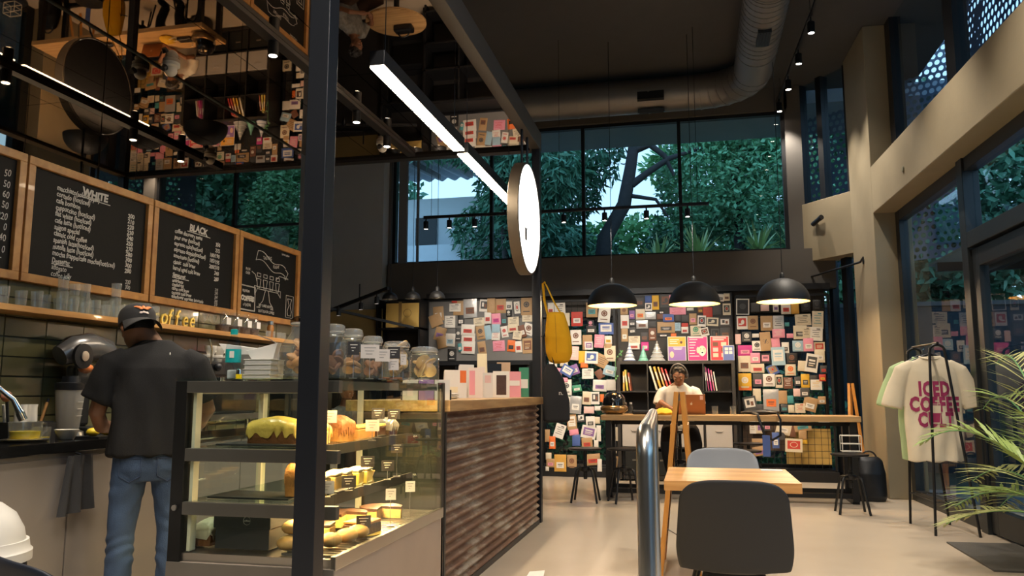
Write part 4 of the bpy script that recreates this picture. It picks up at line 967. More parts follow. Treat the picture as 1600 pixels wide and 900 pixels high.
for k, (x_, y_) in enumerate(((-1.84, 3.80), (-1.80, 3.98), (-1.74, 4.12))):
    t = thing('tart', 'fluted yellow tart at the back of the middle shelf, %s from the near end' % ORD[k + 1], 'tart', (x_, y_, S2), group='fluted tarts')
    mk('shell', G().lathe([(.038, 0), (.05, .03), (.046, .03), (.036, .006), (.001, .006)], n=24), M_bun, t, smooth=20); mk('filling', G().lathe([(.036, .007), (.045, .027), (.001, .029)], n=20), M_glaze, t, smooth=40)
round_cake((-1.70, 3.80, S0), 'round cake with chocolate top and cut side on the case floor', .10, .05, M_sponge, M_choc, 1, 31); round_cake((-1.62, 4.05, S0), 'yellow chocolate-topped tart with brown base at the far end of the floor', .11, .045, M_sponge, M_choc, 1, 32)
slab_cake((-1.66, 3.42, S0), 'cut cake with dark topping on the case floor behind the post', .12, .11, .055, M_sponge, M_choc, .2, 33)
t = slab_cake((-1.53, 3.60, S0), 'nut covered chocolate slab on a gold board near the glass', .12, .15, .045, M_choc, M_caramel, -.1, 34); mk('gold_board', G().lathe([(.10, -.0005), (.10, .003)], n=24), M_gold, t)
for k, (x_, y_) in enumerate(((-1.50, 3.36), (-1.52, 3.24), (-1.49, 3.46))): bun((x_, y_, S0), 'cream filled bun by the front glass, %s from the near post' % ORD[k + 1], .05, sd=40 + k)
M_cardk = mat('black_card', (.025, .022, .022), .6); M_cardp = mat('pinkish_card', (.62, .56, .52), .7)
CARDS = [(-1.57, 3.30, S1, .10, M_cardp, 'pale price card on the top shelf, nearest the post'), (-1.50, 3.62, S1, .05, M_cardp, 'pale price card low in front of the caramel loaf'), (-1.57, 3.86, S1, .10, M_cardk, 'black price card with a red picture on the top shelf'), (-1.57, 4.08, S1, .09, M_cardk, 'black price card at the far end of the top shelf'),
         (-1.56, 3.27, S2, .02, M_cardp, 'pale price card on the middle shelf, nearest the post'), (-1.56, 3.50, S2, .02, M_cardk, 'wide black price card in front of the cream slices'), (-1.57, 3.74, S2, .09, M_cardk, 'black price card standing over the cheesecake'), (-1.56, 3.98, S2, .05, M_cardk, 'black price card with white drawing on the middle shelf'), (-1.57, 4.14, S2, .13, M_cardk, 'tall black price card at the far end of the middle shelf'),
         (-1.47, 3.80, S0, .13, M_paper, 'white price card on a long wire by the chocolate tart'), (-1.46, 4.05, S0, .14, M_paper, 'white price card on a long wire, furthest in the case'), (-1.47, 3.47, S0, .05, M_cardk, 'dark price card low by the nut slab')]
for x_, y_, z_, h, m, lab in CARDS: card((x_, y_, z_), lab, h, .065 if m is not M_paper else .05, .05, m, -PI / 2 * .0 + .45, M_ink if m is not M_cardk else M_white)

# ---- on top of the case
TZ = 1.258
def swing_jar(loc, label, r, h, fill=None, n=7, fr=.03, m=None, grp=None, flabel=None, sd=0):
    t = thing('storage_jar', label, 'jar', loc)
    mk('glass_body', G().lathe([(r * .92, 0), (r, .008), (r, h * .70), (r * .80, h * .80), (r * .78, h * .84), (r * .74, h * .84), (r * .76, h * .79), (r * .95, h * .69), (r * .95, .014), (.001, .012)], n=26), M_jar, t, smooth=50)
    mk('lid', G().lathe([(r * .84, h * .86), (r * .86, h * .88), (r * .84, h * .97), (r * .6, h), (.001, h * .99)], n=26), M_lidglass, t, smooth=50)
    mk('seal', G().lathe([(r * .80, h * .842), (r * .83, h * .85), (r * .83, h * .862), (r * .80, h * .866)], n=26, cap=False), M_white, t, smooth=60)
    mk('clip', G().tube([(r * .8, 0, h * .80), (r * .95, 0, h * .86), (r * .9, 0, h * .93)], .002, 5).tube([(-r * .8, 0, h * .80), (-r * 1.0, 0, h * .86), (-r * .86, 0, h * .93)], .002, 5).tube(arc((0, 0, h * .79), r * .82, 0, 2 * PI, 20, 'xy'), .0018, 5), M_steel, t)
    if fill:
        r_ = random.Random(sd)
        A_ = [i * 2.2 + r_.uniform(-.3, .3) for i in range(n)]
        for i in range(n):
            lay = i // 3; a = A_[i]; rad = (r * .94 - fr) * .92
            q = Matrix.Rotation(r_.uniform(-1.1, 1.1), 3, 'X') @ Matrix.Rotation(r_.uniform(-1.1, 1.1), 3, 'Y')
            c = G().lathe([(fr * .9, -.007), (fr, -.002), (fr * .94, .005), (fr * .6, .009), (.001, .010)], n=14, M=q)
            mk('cookie', c, fill, smooth=50, loc=(loc[0] + rad * math.cos(a) * .9, loc[1] + rad * math.sin(a) * .9, loc[2] + .014 + fr * .7 + fr * .35 + lay * fr * .95), label='%s, %s layer, %s' % (flabel, ('bottom', 'second', 'third', 'top')[lay], ('nearest the post', 'second from the post', 'furthest from the post')[sorted(range(lay * 3, min(n, lay * 3 + 3)), key=lambda q_: math.sin(A_[q_])).index(i)]), cat='cookie', group=grp)
    return t
M_cookie = mat('golden_biscuit', (.62, .38, .13), .6, var=.3, scale=20, bump=.3, bscale=70); M_cookied = mat('brown_biscuit', (.24, .10, .04), .6, var=.4, scale=20, bump=.3, bscale=70)
M_nut = mat('praline', (.50, .26, .10), .55, var=.5, scale=25, bump=.6, bscale=50)
swing_jar((-1.56, 3.30, TZ), 'tall clip jar of brown biscuits on the case, right against the near post', .058, .24, M_cookied, 7, .030, None, 'biscuits in the jar by the post', 'brown biscuit in the first clip jar', 1)
swing_jar((-1.56, 3.50, TZ), 'tall clip jar of nut biscuits on the case, second from the post', .056, .235, M_nut, 7, .030, None, 'biscuits in the second clip jar', 'nut biscuit in the second clip jar', 2)
swing_jar((-1.55, 3.72, TZ), 'clip jar of mixed biscuits on the case, third from the post', .056, .215, M_cookied, 6, .030, None, 'biscuits in the third clip jar', 'brown biscuit in the third clip jar', 3)
swing_jar((-1.60, 4.10, TZ), 'small clip jar peeping out behind the round biscuit jar', .05, .20)
swing_jar((-1.50, 3.92, TZ), 'wide clip jar of round golden biscuits on the case', .077, .20, M_cookie, 10, .042, None, 'golden biscuits in the wide clip jar', 'golden biscuit in the wide clip jar', 4)
swing_jar((-1.47, 4.27, TZ), 'wide clear jar of biscuits on the case, furthest from the post', .085, .19, M_cookie, 6, .045, None, 'golden biscuits in the furthest jar', 'golden biscuit in the furthest wide jar', 5)
card((-1.49, 3.36, TZ), 'black price card among the jars, nearest the post', .11, .05, .055, M_cardk, .45, M_white); card((-1.47, 3.50, TZ), 'large grey price card before the second clip jar', .10, .085, .06, M_cardp, .45)
card((-1.46, 3.63, TZ), 'grey price card before the third clip jar', .09, .07, .055, M_cardp, .45); card((-1.46, 3.78, TZ), 'black price card between the biscuit jars', .11, .06, .055, M_cardk, .45, M_white); card((-1.43, 3.70, TZ), 'low pale price card at the front edge of the case top', .05, .05, .05, M_cardp, .45); card((-1.43, 3.835, TZ), 'small lilac price card before the wide biscuit jar', .08, .03, .05, M_cardp, .45)
for k, (y_, r_) in enumerate(((3.83, .035), (3.86, .032))): mk('cookie', G().lathe([(.03, 0), (r_, .004), (.03, .012), (.001, .014)], n=16), M_cookied, smooth=50, loc=(-1.45 - .06 * k, y_ - .045 - .02 * k, TZ + .001), label='brown biscuit lying on the case top, %s' % ('nearer the post' if k == 0 else 'nearer the wide jar'), cat='cookie')
# big jar of pastry
t = thing('storage_jar', 'big rounded glass jar of pastries on the case left of the near post', 'jar', (-1.745, 3.36, TZ))
mk('glass_body', G().lathe([(.085, 0), (.10, .01), (.108, .06), (.10, .14), (.06, .20), (.05, .215), (.05, .25), (.047, .25), (.047, .213), (.056, .198), (.096, .139), (.103, .06), (.095, .014), (.001, .012)], n=30), M_jar, t, smooth=60)
mk('lid', G().lathe([(.055, .252), (.055, .27), (.03, .285), (.001, .287)], n=20), M_darkglass, t, smooth=50); mk('seal', G().lathe([(.05, .245), (.054, .248), (.054, .253), (.05, .256)], n=20, cap=False), M_white, t, smooth=60)
rr = random.Random(9)
for i in range(13):
    a = rr.uniform(0, 6.3); z_ = .035 + .010 * i; rad = rr.uniform(.015, .045) * (1 if z_ < .11 else .6)
    q = Matrix.Rotation(rr.uniform(-1, 1), 3, 'X') @ Matrix.Rotation(rr.uniform(-1, 1), 3, 'Y')
    mk('pastry', wobble(G().ball((0, 0, 0), (.036, .026, .017), 10, M=q), .002, i), M_nut if i % 3 else M_caramel, smooth=60, loc=(-1.745 + rad * math.cos(a), 3.36 + rad * math.sin(a), TZ + z_ + .012), label='golden nut pastry in the big rounded jar, %s from the bottom' % ORD[i + 1], cat='pastry', group='pastries in the big rounded jar')
for k in range(4):
    mk('takeaway_lid', G().box(-.066, .066, -.06, .06, 0, .018).box(-.07, .07, -.065, .065, .018, .0215), M_wplastic, bev=.002, loc=(-1.932 + .001 * k, 3.36, TZ + k * .0225), label='white takeaway tray in the pile beside the big jar, %s' % ('topmost', 'second from the top', 'third from the top', 'lowest')[3 - k], cat='tray', group='white takeaway trays')
t = thing('napkin_holder', 'white paper napkins with a fork leaning on the tray pile', 'napkins', (-1.962, 3.37, TZ + .091))
mk('napkins', G().prism([(-.03, 0), (.08, 0), (.10, .075), (.02, .055), (-.06, .04)], -.02, .02, 'y'), M_paper, t, bev=.002); mk('fork', G().tube([(.09, -.022, .075), (.06, -.022, .09), (.0, -.022, .11)], .003, 6), M_chrome, t)
t = thing('water_bottle', 'clear plastic water bottle with teal cap and label on the case', 'bottle', (-2.06, 3.31, TZ))
mk('bottle_body', G().lathe([(.03, 0), (.034, .006), (.034, .06), (.032, .065), (.034, .07), (.034, .14), (.03, .165), (.015, .195), (.013, .205)], n=20), glass('pet_plastic', (.86, .92, .95), .9, 1.3), t, smooth=50)
M_tealp = mat('teal_plastic', (.01, .36, .36), .35)
mk('cap', G().lathe([(.016, .203), (.017, .225), (.012, .227), (.001, .227)], n=18), M_tealp, t, smooth=40); mk('label_band', G().lathe([(.0346, .075), (.0346, .135)], n=20, cap=False), M_tealp, t, smooth=40); mk('label_patch', G().obox((.012, -.0325, .11), (.02, .003, .03), Matrix.Rotation(.35, 3, 'Z')), M_white, t)
t = thing('container', 'grey round tub with a clear lower tray on the case', 'tub', (-2.09, 3.47, TZ))
mk('tub_body', G().lathe([(.05, .045), (.072, .115), (.069, .115), (.047, .05), (.001, .05)], n=24), mat('grey_tub', (.30, .27, .26), .4), t, smooth=40); mk('tray_below', G().box(-.07, .07, -.05, .05, 0, .045), mat('frosted_plastic', (.55, .55, .52), .3), t, bev=.006)
t = thing('tissue_pack', 'folded white paper sheet lying over the grey tub', 'paper', (-2.09, 3.47, TZ + .1155))
mk('paper_sheet', G().prism([(-.12, .055), (-.07, .0), (.06, .001), (.075, .012), (.07, .03), (-.04, .045)], -.05, .05, 'y'), M_paper, t, bev=.001)
t = thing('salt_shaker', 'little shaker with a yellow base between tub and trays', 'shaker', (-2.00, 3.265, TZ)); mk('shaker_body', G().lathe([(.014, 0), (.014, .02)], n=12), MATS['yellow_juice'], t); mk('shaker_top', G().lathe([(.013, .02), (.012, .04), (.004, .045)], n=12), M_chrome, t, smooth=40)

# ================================================================ bar counter with rusty corrugated front
def rust():
    m = bpy.data.materials.new('rusty_sheet'); m.use_nodes = True; t = m.node_tree; n = t.nodes; p = n['Principled BSDF']
    c = n.new('ShaderNodeTexCoord'); mp = n.new('ShaderNodeMapping'); mp.inputs['Scale'].default_value = (1, .45, 1.3); t.links.new(c.outputs['Object'], mp.inputs[0]); nz = n.new('ShaderNodeTexNoise'); nz.inputs['Scale'].default_value = 5; nz.inputs['Detail'].default_value = 9; nz.inputs['Roughness'].default_value = .7
    t.links.new(mp.outputs[0], nz.inputs['Vector']); r = n.new('ShaderNodeValToRGB'); r.color_ramp.elements[0].position = .40; r.color_ramp.elements[1].position = .62
    r.color_ramp.elements[0].color = (.13, .062, .038, 1); r.color_ramp.elements[1].color = (.34, .29, .23, 1); e = r.color_ramp.elements.new(.5); e.color = (.17, .095, .062, 1)
    t.links.new(nz.outputs['Fac'], r.inputs[0]); t.links.new(r.outputs[0], p.inputs['Base Color']); p.inputs['Roughness'].default_value = .65; p.inputs['Metallic'].default_value = .25
    b = n.new('ShaderNodeBump'); b.inputs['Strength'].default_value = .3; t.links.new(nz.outputs['Fac'], b.inputs['Height']); t.links.new(b.outputs[0], p.inputs['Normal']); return m
t = thing('bar_counter', 'service counter with rusty corrugated metal front and thick wooden top', 'counter', (-1.41, 4.50, 0))
L = 2.90
mk('body', G().box(-.55, -.06, .02, L, 0, 1.08), M_dark, t)
cg = G(); N = 18
def cw(u, v): return (-.022 + .014 * math.sin(u * N * 2 * PI), .02 + v * L, .03 + 1.05 * u)
cg.grid(cw, N * 10, 1); cg.grid(lambda u, v: (cw(u, v)[0] - .003, cw(u, v)[1], cw(u, v)[2]), N * 10, 1)
mk('corrugated_front', cg, rust(), t, smooth=60)
mk('kick_strip', G().box(-.05, -.005, .02, L, 0, .04), M_black, t); mk('trim_post', G().box(-.06, .0, -.01, .02, 0, 1.08), M_black, t)
mk('wooden_top', G().box(-.62, .03, -.02, L + .03, 1.085, 1.15), wood('bar_oak', (.36, .20, .075), (.55, .34, .14), .35, (26, 2, 30)), t, bev=.004)
# ================================================================ coffee bags pinned on boards and wire grids
PC = dict(k=(.42, .26, .125), w=(.70, .66, .60), c=(.64, .55, .40), p=(.72, .27, .36), q=(.72, .48, .44), r=(.50, .045, .03), b=(.016, .016, .017), s=(.52, .52, .52), y=(.70, .40, .03), h=(.58, .32, .06),
          o=(.72, .16, .03), u=(.06, .11, .33), l=(.32, .47, .56), g=(.05, .25, .14), t=(.06, .27, .29), m=(.52, .03, .22), v=(.22, .11, .30), d=(.055, .054, .056), n=(.17, .07, .04))
PN = dict(k='kraft brown', w='white', c='cream', p='pink', q='pale pink', r='red', b='black', s='silver', y='yellow', h='ochre', o='orange', u='blue', l='light blue', g='green', t='teal', m='magenta', v='violet', d='dark grey', n='dark brown')
PM = {k: mat('packet_' + PN[k].replace(' ', '_'), c, .3 if k == 's' else .55, metal=.5 if k == 's' else 0, var=.10, scale=5, bump=.25, bscale=14) for k, c in PC.items()}
pouch_me = {}
def pouch(base, flat):
    if (base, flat) not in pouch_me:
        g = G(); th = .25 if flat else 1.0
        def f(u, v):
            x = u - .5; z = v - .5; e = (1 - (2 * x) ** 4) * (1 - (2 * z) ** 4) ** .8
            if v > .86: e *= .35
            return (x * (1 - .03 * math.sin(PI * v)), -(.25 + .75 * e) * th if 0 < u < 1 and 0 < v < 1 else -.12 * th, z)
        g.grid(f, 6, 7); g.add([(-.5, 0, -.5), (.5, 0, -.5), (.5, 0, .5), (-.5, 0, .5)], [(0, 3, 2, 1)])
        me = g.mesh('pouch', 60); me.materials.append(PM[base]); pouch_me[(base, flat)] = me
    return pouch_me[(base, flat)]
unit = {}
def unit_mesh(kind, col):
    if (kind, col) not in unit:
        g = G()
        if kind == 'disc': g.lathe([(.5, -.03), (.5, .03)], n=22, M=Matrix.Rotation(PI / 2, 3, 'X'))
        elif kind == 'ring': g.tube(arc((0, 0, 0), .45, 0, 2 * PI, 20, 'xz'), .05, 4)
        else: g.box(-.5, .5, -.03, .03, -.5, .5)
        me = g.mesh(kind, 30); me.materials.append(PM[col]); unit[(kind, col)] = me
    return unit[(kind, col)]
def onpart(parent, kind, col, x, z, w, h, name, depth=-1.03, dy=.5):
    o = link_me(name, unit_mesh(kind, col), None, parent, (x, depth, z)); o.scale = (w, dy, h); return o
def packet(x, z, w, h, rot, base, pr, y, thick, label, group):
    flat = pr[0] in '45' or base in 'wc' and pr[0] == '3'
    o = link_me('coffee_bag' if not flat else 'printed_card', pouch(base, flat), None, None, (x, y, z), (0, math.radians(rot), 0), label=label, cat='coffee bag' if not flat else 'card', group=group)
    asp = w / h; t_ = thick; o.scale = (w, t_, h)
    d = -1.02 if not flat else -.27; k = pr[0]; c = pr[1] if len(pr) > 1 else 'd'
    if k == '0': onpart(o, 'plate', base, 0, .42, .96, .03, 'top_seal', -.5 if not flat else -.2, .9)
    if k == '1': onpart(o, 'plate', c, 0, -.12, .62, .34, 'label_patch', d); onpart(o, 'plate', 'd' if c != 'd' else 'w', 0, -.08, .4, .045, 'print_line', d - .04); onpart(o, 'plate', 'd' if c != 'd' else 'w', 0, -.17, .3, .03, 'print_line', d - .04)
    if k == '2': onpart(o, 'disc', c, 0, .1, .52, .52 * asp, 'round_logo', d, .6); onpart(o, 'ring', base, 0, .1, .32, .32 * asp, 'logo_ring', d - .03, .6); onpart(o, 'plate', c, 0, -.3, .6, .06, 'print_line', d + .05)
    if k == '3':
        for i in range(4): onpart(o, 'plate', c, -.04 * (i % 2), .25 - i * .15, .66 - .12 * (i % 3), .035, 'print_line', d)
        onpart(o, 'plate', c, .15, .36, .3, .07, 'print_block', d + (.3 if not flat else 0))
    if k == '4':
        onpart(o, 'plate', c, 0, .04, .74, .62, 'picture_patch', d); q = int(abs(x * 37 + z * 91)) % 4
        if q == 0: onpart(o, 'disc', base, .05, .05, .3, .36, 'picture_figure', d - .04); onpart(o, 'plate', base, -.15, -.12, .3, .12, 'picture_figure', d - .035)
        if q == 1: onpart(o, 'plate', base, -.12, .08, .22, .34, 'picture_figure', d - .04); onpart(o, 'plate', 'n', .16, -.02, .2, .3, 'picture_figure', d - .04)
        if q == 2: onpart(o, 'plate', base, 0, .14, .5, .10, 'picture_figure', d - .04); onpart(o, 'plate', base, 0, -.02, .5, .06, 'picture_figure', d - .04); onpart(o, 'plate', 'c', -.05, -.14, .4, .05, 'picture_figure', d - .04)
        if q == 3: onpart(o, 'ring', base, 0, .05, .46, .42, 'picture_figure', d - .04); onpart(o, 'disc', 'r', 0, .05, .22, .22, 'picture_figure', d - .04)
    if k == '5': onpart(o, 'plate', c, 0, 0, .84, .88, 'picture_patch', d); onpart(o, 'disc', 'd', 0, .02, .5, .36, 'round_logo', d - .04)
    if k == '6':
        onpart(o, 'ring', 'd', -.15, .06, .2, .13, 'print_ring', d); onpart(o, 'ring', 'd', .15, -.06, .2, .13, 'print_ring', d); q = onpart(o, 'plate', 'd', 0, 0, .07, .3, 'print_stroke', d); q.rotation_euler = (0, .7, 0)
    if base == 'y' and k == '2': onpart(o, 'plate', 'o', 0, -.38, .96, .22, 'orange_band', -.75)
    return o
# ================================================================ the boards and grids on the far wall
def panel(name, label, x0, x1, z0, z1, y, m, frame=.03):
    t = thing(name, label, 'board', ((x0 + x1) / 2, y, z0)); w = (x1 - x0) / 2; h = z1 - z0
    mk('board_panel', G().box(-w, w, 0, .02, 0, h), m, t)
    f = G(); 
    for b_ in ((-w - frame, -w, 0, h), (w, w + frame, 0, h), (-w - frame, w + frame, -frame, 0), (-w - frame, w + frame, h, h + frame)): mk('frame_bar', G().box(b_[0], b_[1], -.002, .03, b_[2], b_[3]), M_black, t)
    return t
panel('pin_board', 'grey board of pinned coffee bags over the dark cabinet behind the counter', -3.92, -2.30, 1.66, 2.56, 11.595, mat('grey_board', (.16, .155, .15), .8, var=.08))
panel('pin_board', 'black board of pinned coffee bags above the open shelf unit', -1.02, .52, 1.64, 2.56, 11.59, M_dark)
M_wire = mat('black_wire', (.02, .02, .02), .5, metal=.4)
def wiregrid(label, x0, x1, z0, z1, y, dx=.085):
    t = thing('wire_grid', label, 'wire grid', (x0, y, z0)); w = x1 - x0; h = z1 - z0
    for a in ((0, 0, 0, h), (w, 0, w, h), (0, 0, w, 0), (0, h, w, h)): mk('frame_bar', G().bar((a[0], 0, a[1]), (a[2], 0, a[3]), .03, .03, (0, 1, 0)), M_black, t)
    nx = int(w / dx); nz = int(h / dx)
    mv = G().bar((0, 0, 0), (0, 0, h), .005, .005, (0, 1, 0)).mesh('wire'); mh = G().bar((0, 0, 0), (w, 0, 0), .005, .005).mesh('wire'); mv.materials.append(M_wire); mh.materials.append(M_wire)
    for i in range(1, nx): link_me('wire', mv, None, t, (i * w / nx, .008, 0))
    for i in range(1, nz): link_me('wire', mh, None, t, (0, .014, i * h / nz))
    return t
wiregrid('black wire grid full of coffee bags between the far post and the shelf unit', -2.16, -1.10, .14, 2.52, 11.56)
wiregrid('black wire grid full of coffee bags between the shelf unit and the pillar', .60, 1.82, .14, 2.52, 11.56)
mk('notice_panel', G().box(-.29, .29, 0, .015, 0, .48), mat('ochre_panel', (.55, .36, .10), .7, var=.1), loc=(1.49, 11.66, .22), label='ochre yellow panel behind the bottom of the right wire grid', cat='panel')
mk('notice_panel', G().box(-.28, .28, 0, .015, 0, .42), mat('brown_panel', (.10, .065, .045), .7), loc=(.92, 11.66, .40), label='dark brown panel behind the lower right wire grid', cat='panel')
# dark cabinet behind the counter, under the grey board
t = thing('back_cabinet', 'dark cabinet with open niches under the grey board', 'cabinet', (-3.1, 11.60, 0))
mk('carcass', G().box(-.82, .82, -.02, 0.0, 0, 1.6), M_dark, t); mk('top', G().box(-.84, .84, -.45, 0, 1.58, 1.62), M_black, t)
for x_ in (-.82, -.27, .27, .80): mk('divider', G().box(x_, x_ + .03, -.43, -.02, 0, 1.58), M_black, t)
for z_ in (.1, .62, 1.05): mk('shelf', G().box(-.82, .82, -.43, -.02, z_, z_ + .03), M_black, t)
mk('white_box', G().box(-.24, .24, -.42, -.06, .13, .42), M_paper, t, bev=.003); mk('white_box', G().box(.32, .76, -.42, -.06, .13, .42), M_paper, t, bev=.003)
# kitchen nook left of the grey board
M_carton = mat('yellow_carton', (.62, .42, .12), .7, var=.08)
t = thing('storage_rack', 'black storage rack in the dark nook left of the grey board', 'rack', (-4.3, 11.55, 0))
mk('back_panel', G().box(-.34, .36, .08, .1, 0, 2.58), M_dark, t)
for x_ in (-.34, .33): mk('upright', G().box(x_, x_ + .03, -.3, .08, 0, 2.58), M_black, t)
for z_ in (.3, .9, 1.5, 2.12): mk('shelf', G().box(-.34, .36, -.3, .08, z_, z_ + .03), M_black, t)
t = thing('carton', 'yellow cardboard carton high on the rack left of the grey board', 'box', (-4.22, 11.42, 2.152))
mk('carton_body', G().box(-.26, .26, -.18, .15, 0, .36), M_carton, t); mk('seam_left', G().box(-.06, -.01, -.1825, -.18, 0, .38), mat('carton_tape', (.25, .16, .06), .5), t); mk('print', G().tube(arc((.08, -.182, .21), .06, 0, 2 * PI, 16, 'xz'), .003, 4), MATS['carton_tape'], t)
t = thing('track_rail', 'slanting black track with small spots in the dark nook behind the jars', 'track', (-4.3, 9.8, 2.42))
mk('rail', G().bar((-.55, .3, -.12), (.5, -.2, .10), .04, .04), M_black, t); mk('rail', G().bar((-.5, 0, -.10), (.45, .9, -.32), .035, .035), M_black, t); mk('hanger', G().tube([(0, .04, 0), (0, .04, .2)], .01, 6), M_black, t)
for k, (x_, y_, z_) in enumerate(((-4.62, 9.9, 2.30), (-4.25, 9.78, 2.36), (-3.98, 9.66, 2.42))):
    track_head('little black spot in the dark nook behind the jars, %s from the post' % ORD[k + 1], (x_, y_, z_ + .03), 4, 'spots in the dark nook', r=.03, h=.09, drop=.03)
mk('plywood_sheet', G().box(-.5, .45, 0, .02, 0, .5), mat('olive_ply', (.30, .22, .09), .6), loc=(-5.05, 11.40, 1.95), label='olive brown panel at the back of the nook behind the first jars', cat='panel')
mk('partition', G().box(-.5, .45, 0, .05, 0, 1.95), M_dark, loc=(-5.05, 11.42, 0), label='dark low partition under the olive brown panel', cat='partition')

# ================================================================ open shelf unit with its books and bins
M_shelfblk = mat('black_brown_shelf', (.018, .016, .015), .5, var=.2)
UX0, UX1, UY, UZ = -1.04, .54, 11.18, 1.62
t = thing('shelf_unit', 'black open cube shelf unit behind the high table', 'shelf unit', ((UX0 + UX1) / 2, UY, 0))
hw = (UX1 - UX0) / 2; dp_ = .37
mk('top', G().box(-hw, hw, 0, dp_, UZ - .045, UZ), M_shelfblk, t, bev=.002); mk('bottom', G().box(-hw, hw, 0, dp_, .02, .07), M_shelfblk, t)
mk('side', G().box(-hw, -hw + .045, 0, dp_, .07, UZ - .045), M_shelfblk, t); mk('side', G().box(hw - .045, hw, 0, dp_, .07, UZ - .045), M_shelfblk, t)
mk('back', G().box(-hw + .02, hw - .02, dp_ - .01, dp_, .07, UZ - .045), M_shelfblk, t)
cw_ = (2 * hw - .09) / 4; rh = (UZ - .045 - .07) / 4
for i in (1, 2, 3): mk('divider', G().box(-hw + .045 + i * cw_ - .008, -hw + .045 + i * cw_ + .008, 0, dp_ - .01, .07, UZ - .045), M_shelfblk, t)
for i in (1, 2, 3): mk('shelf', G().box(-hw + .045, hw - .045, 0, dp_ - .01, .07 + i * rh - .008, .07 + i * rh + .008), M_shelfblk, t)
for i in range(4): mk('foot', G().box(-hw + .1 + i * .45, -hw + .14 + i * .45, .05, .3, 0, .02), M_shelfblk, t)
def cell(i, j): return (UX0 + .045 + i * cw_ + .008, .07 + j * rh + .008)
M_fab = mat('grey_fabric', (.40, .37, .34), .9, var=.06, bump=.2, bscale=100)
for i in range(4):
    x_, z_ = cell(i, 1)
    w = cw_ - .03
    tb = thing('fabric_bin', 'pale grey fabric bin in the shelf unit, %s from the left' % ORD[i + 1], 'storage bin', (x_ + w / 2 + .006, UY + .01, z_ + .002), group='fabric bins in the shelf unit')
    mk('bin_body', G().box(-w / 2, w / 2, 0, .33, 0, rh - .05), M_fab, tb, bev=.008); mk('rim', G().box(-w / 2 - .002, w / 2 + .002, -.004, .334, rh - .075, rh - .045), M_fab, tb, bev=.004)
    mk('handle', G().tube([(-.05, -.004, rh * .6), (-.03, -.014, rh * .57), (.03, -.014, rh * .57), (.05, -.004, rh * .6)], .006, 6), M_fab, tb)
for i in range(4):
    x_, z_ = cell(i, 0); w = cw_ - .04
    tb = thing('black_box', 'black storage box at the foot of the shelf unit, %s from the left' % ORD[i + 1], 'storage box', (x_ + w / 2 + .01, UY + .02, z_), group='black boxes in the shelf unit')
    mk('box_body', G().box(-w / 2, w / 2, 0, .32, 0, rh - .07), M_frame, tb, bev=.004); mk('box_lid', G().box(-w / 2 - .002, w / 2 + .002, -.003, .323, rh - .09, rh - .06), M_frame, tb); mk('handle', G().box(-.04, .04, -.006, .0, rh * .5, rh * .56), M_steel, tb)
def book(loc, label, th, dep, h, col, lean=0., group=None):
    t = thing('book', label, 'book', loc, group=group); R = Matrix.Rotation(lean, 3, 'Y')
    cm = mat('cover_%s' % label.split()[0], col, .5, var=.1)
    g = G().obox(R @ Vector((th / 2, dep / 2, h / 2)), (th * .72, dep * .96, h * .97), R); mk('pages', g, M_paper, t)
    mk('cover', G().obox(R @ Vector((th * .08, dep / 2, h / 2)), (th * .16, dep, h), R).obox(R @ Vector((th * .92, dep / 2, h / 2)), (th * .16, dep, h), R).obox(R @ Vector((th / 2, .004, h / 2)), (th, .008, h), R), cm, t)
    mk('title_print', G().obox(R @ Vector((th / 2, -.0006, h * .6)), (th * .4, .001, h * .35), R), M_paper, t)
BK = [('ochre', (.55, .33, .06)), ('lemon', (.70, .58, .12)), ('brick', (.42, .12, .06)), ('cream', (.70, .60, .42)), ('mustard', (.60, .36, .05)), ('amber', (.66, .38, .08)), ('crimson', (.50, .05, .05)), ('scarlet', (.60, .08, .05)), ('ivory', (.70, .66, .56)), ('plum', (.30, .04, .14)), ('magenta', (.50, .05, .25)), ('charcoal', (.08, .08, .08)), ('rose', (.60, .16, .24))]
for ci, cells in enumerate(([(0, .035, .27, .0), (1, .03, .29, -.10), (2, .025, .25, -.12)], [(3, .035, .34, -.28), (4, .04, .33, -.28), (5, .03, .33, -.28), (7, .03, .32, -.30), (6, .03, .30, -.30)], [], [(11, .02, .33, -.05), (9, .02, .32, -.12), (10, .025, .30, -.12), (12, .02, .28, -.14), (8, .02, .26, -.14)])):
    x_, z_ = cell(ci, 3); z_ += .002; q = x_ + (.02 if ci != 1 else .10)
    for bi, th, h, lean in cells:
        book((q, UY + .03, z_ + (th * math.sin(abs(lean)))), '%s spined book leaning in the %s open cube of the shelf unit' % (BK[bi][0], ('left', 'second', 'third', 'right')[ci]), th, .22, h, BK[bi][1], lean, 'books in the shelf unit'); q += th * 1.3 / math.cos(lean) + .006
# on top of the shelf unit
M_glazeb = mat('white_blue_glaze', (.62, .64, .68), .2, var=.05); M_bluest = mat('blue_stripe', (.05, .09, .26), .3); M_mint = mat('mint_glaze', (.20, .48, .38), .25); M_silv = mat('silver_glaze', (.62, .62, .58), .15, metal=.5)
def ctree(loc, label, h, r, n, m, m2):
    t = thing('ceramic_tree', label, 'ornament', loc)
    prof = []
    for i in range(n):
        a = i / n; b_ = (i + 1) / n
        prof += [(r * (1 - a) * 1.0, h * (a + .015)), (r * (1 - a) * 1.02, h * (a + .05)), (r * (1 - b_) * .86 + .006, h * (b_ - .01))]
    mk('body', G().lathe([(r * .9, 0)] + prof + [(.002, h)], n=22), m, t, smooth=40)
    for i in range(n): a = i / n; mk('stripe', G().lathe([(r * (1 - a) * 1.035, h * (a + .02)), (r * (1 - a) * 1.035, h * (a + .055))], n=22, cap=False), m2, t, smooth=40)
    mk('tip', G().ball((0, 0, h), .012, 10), m, t, smooth=60)
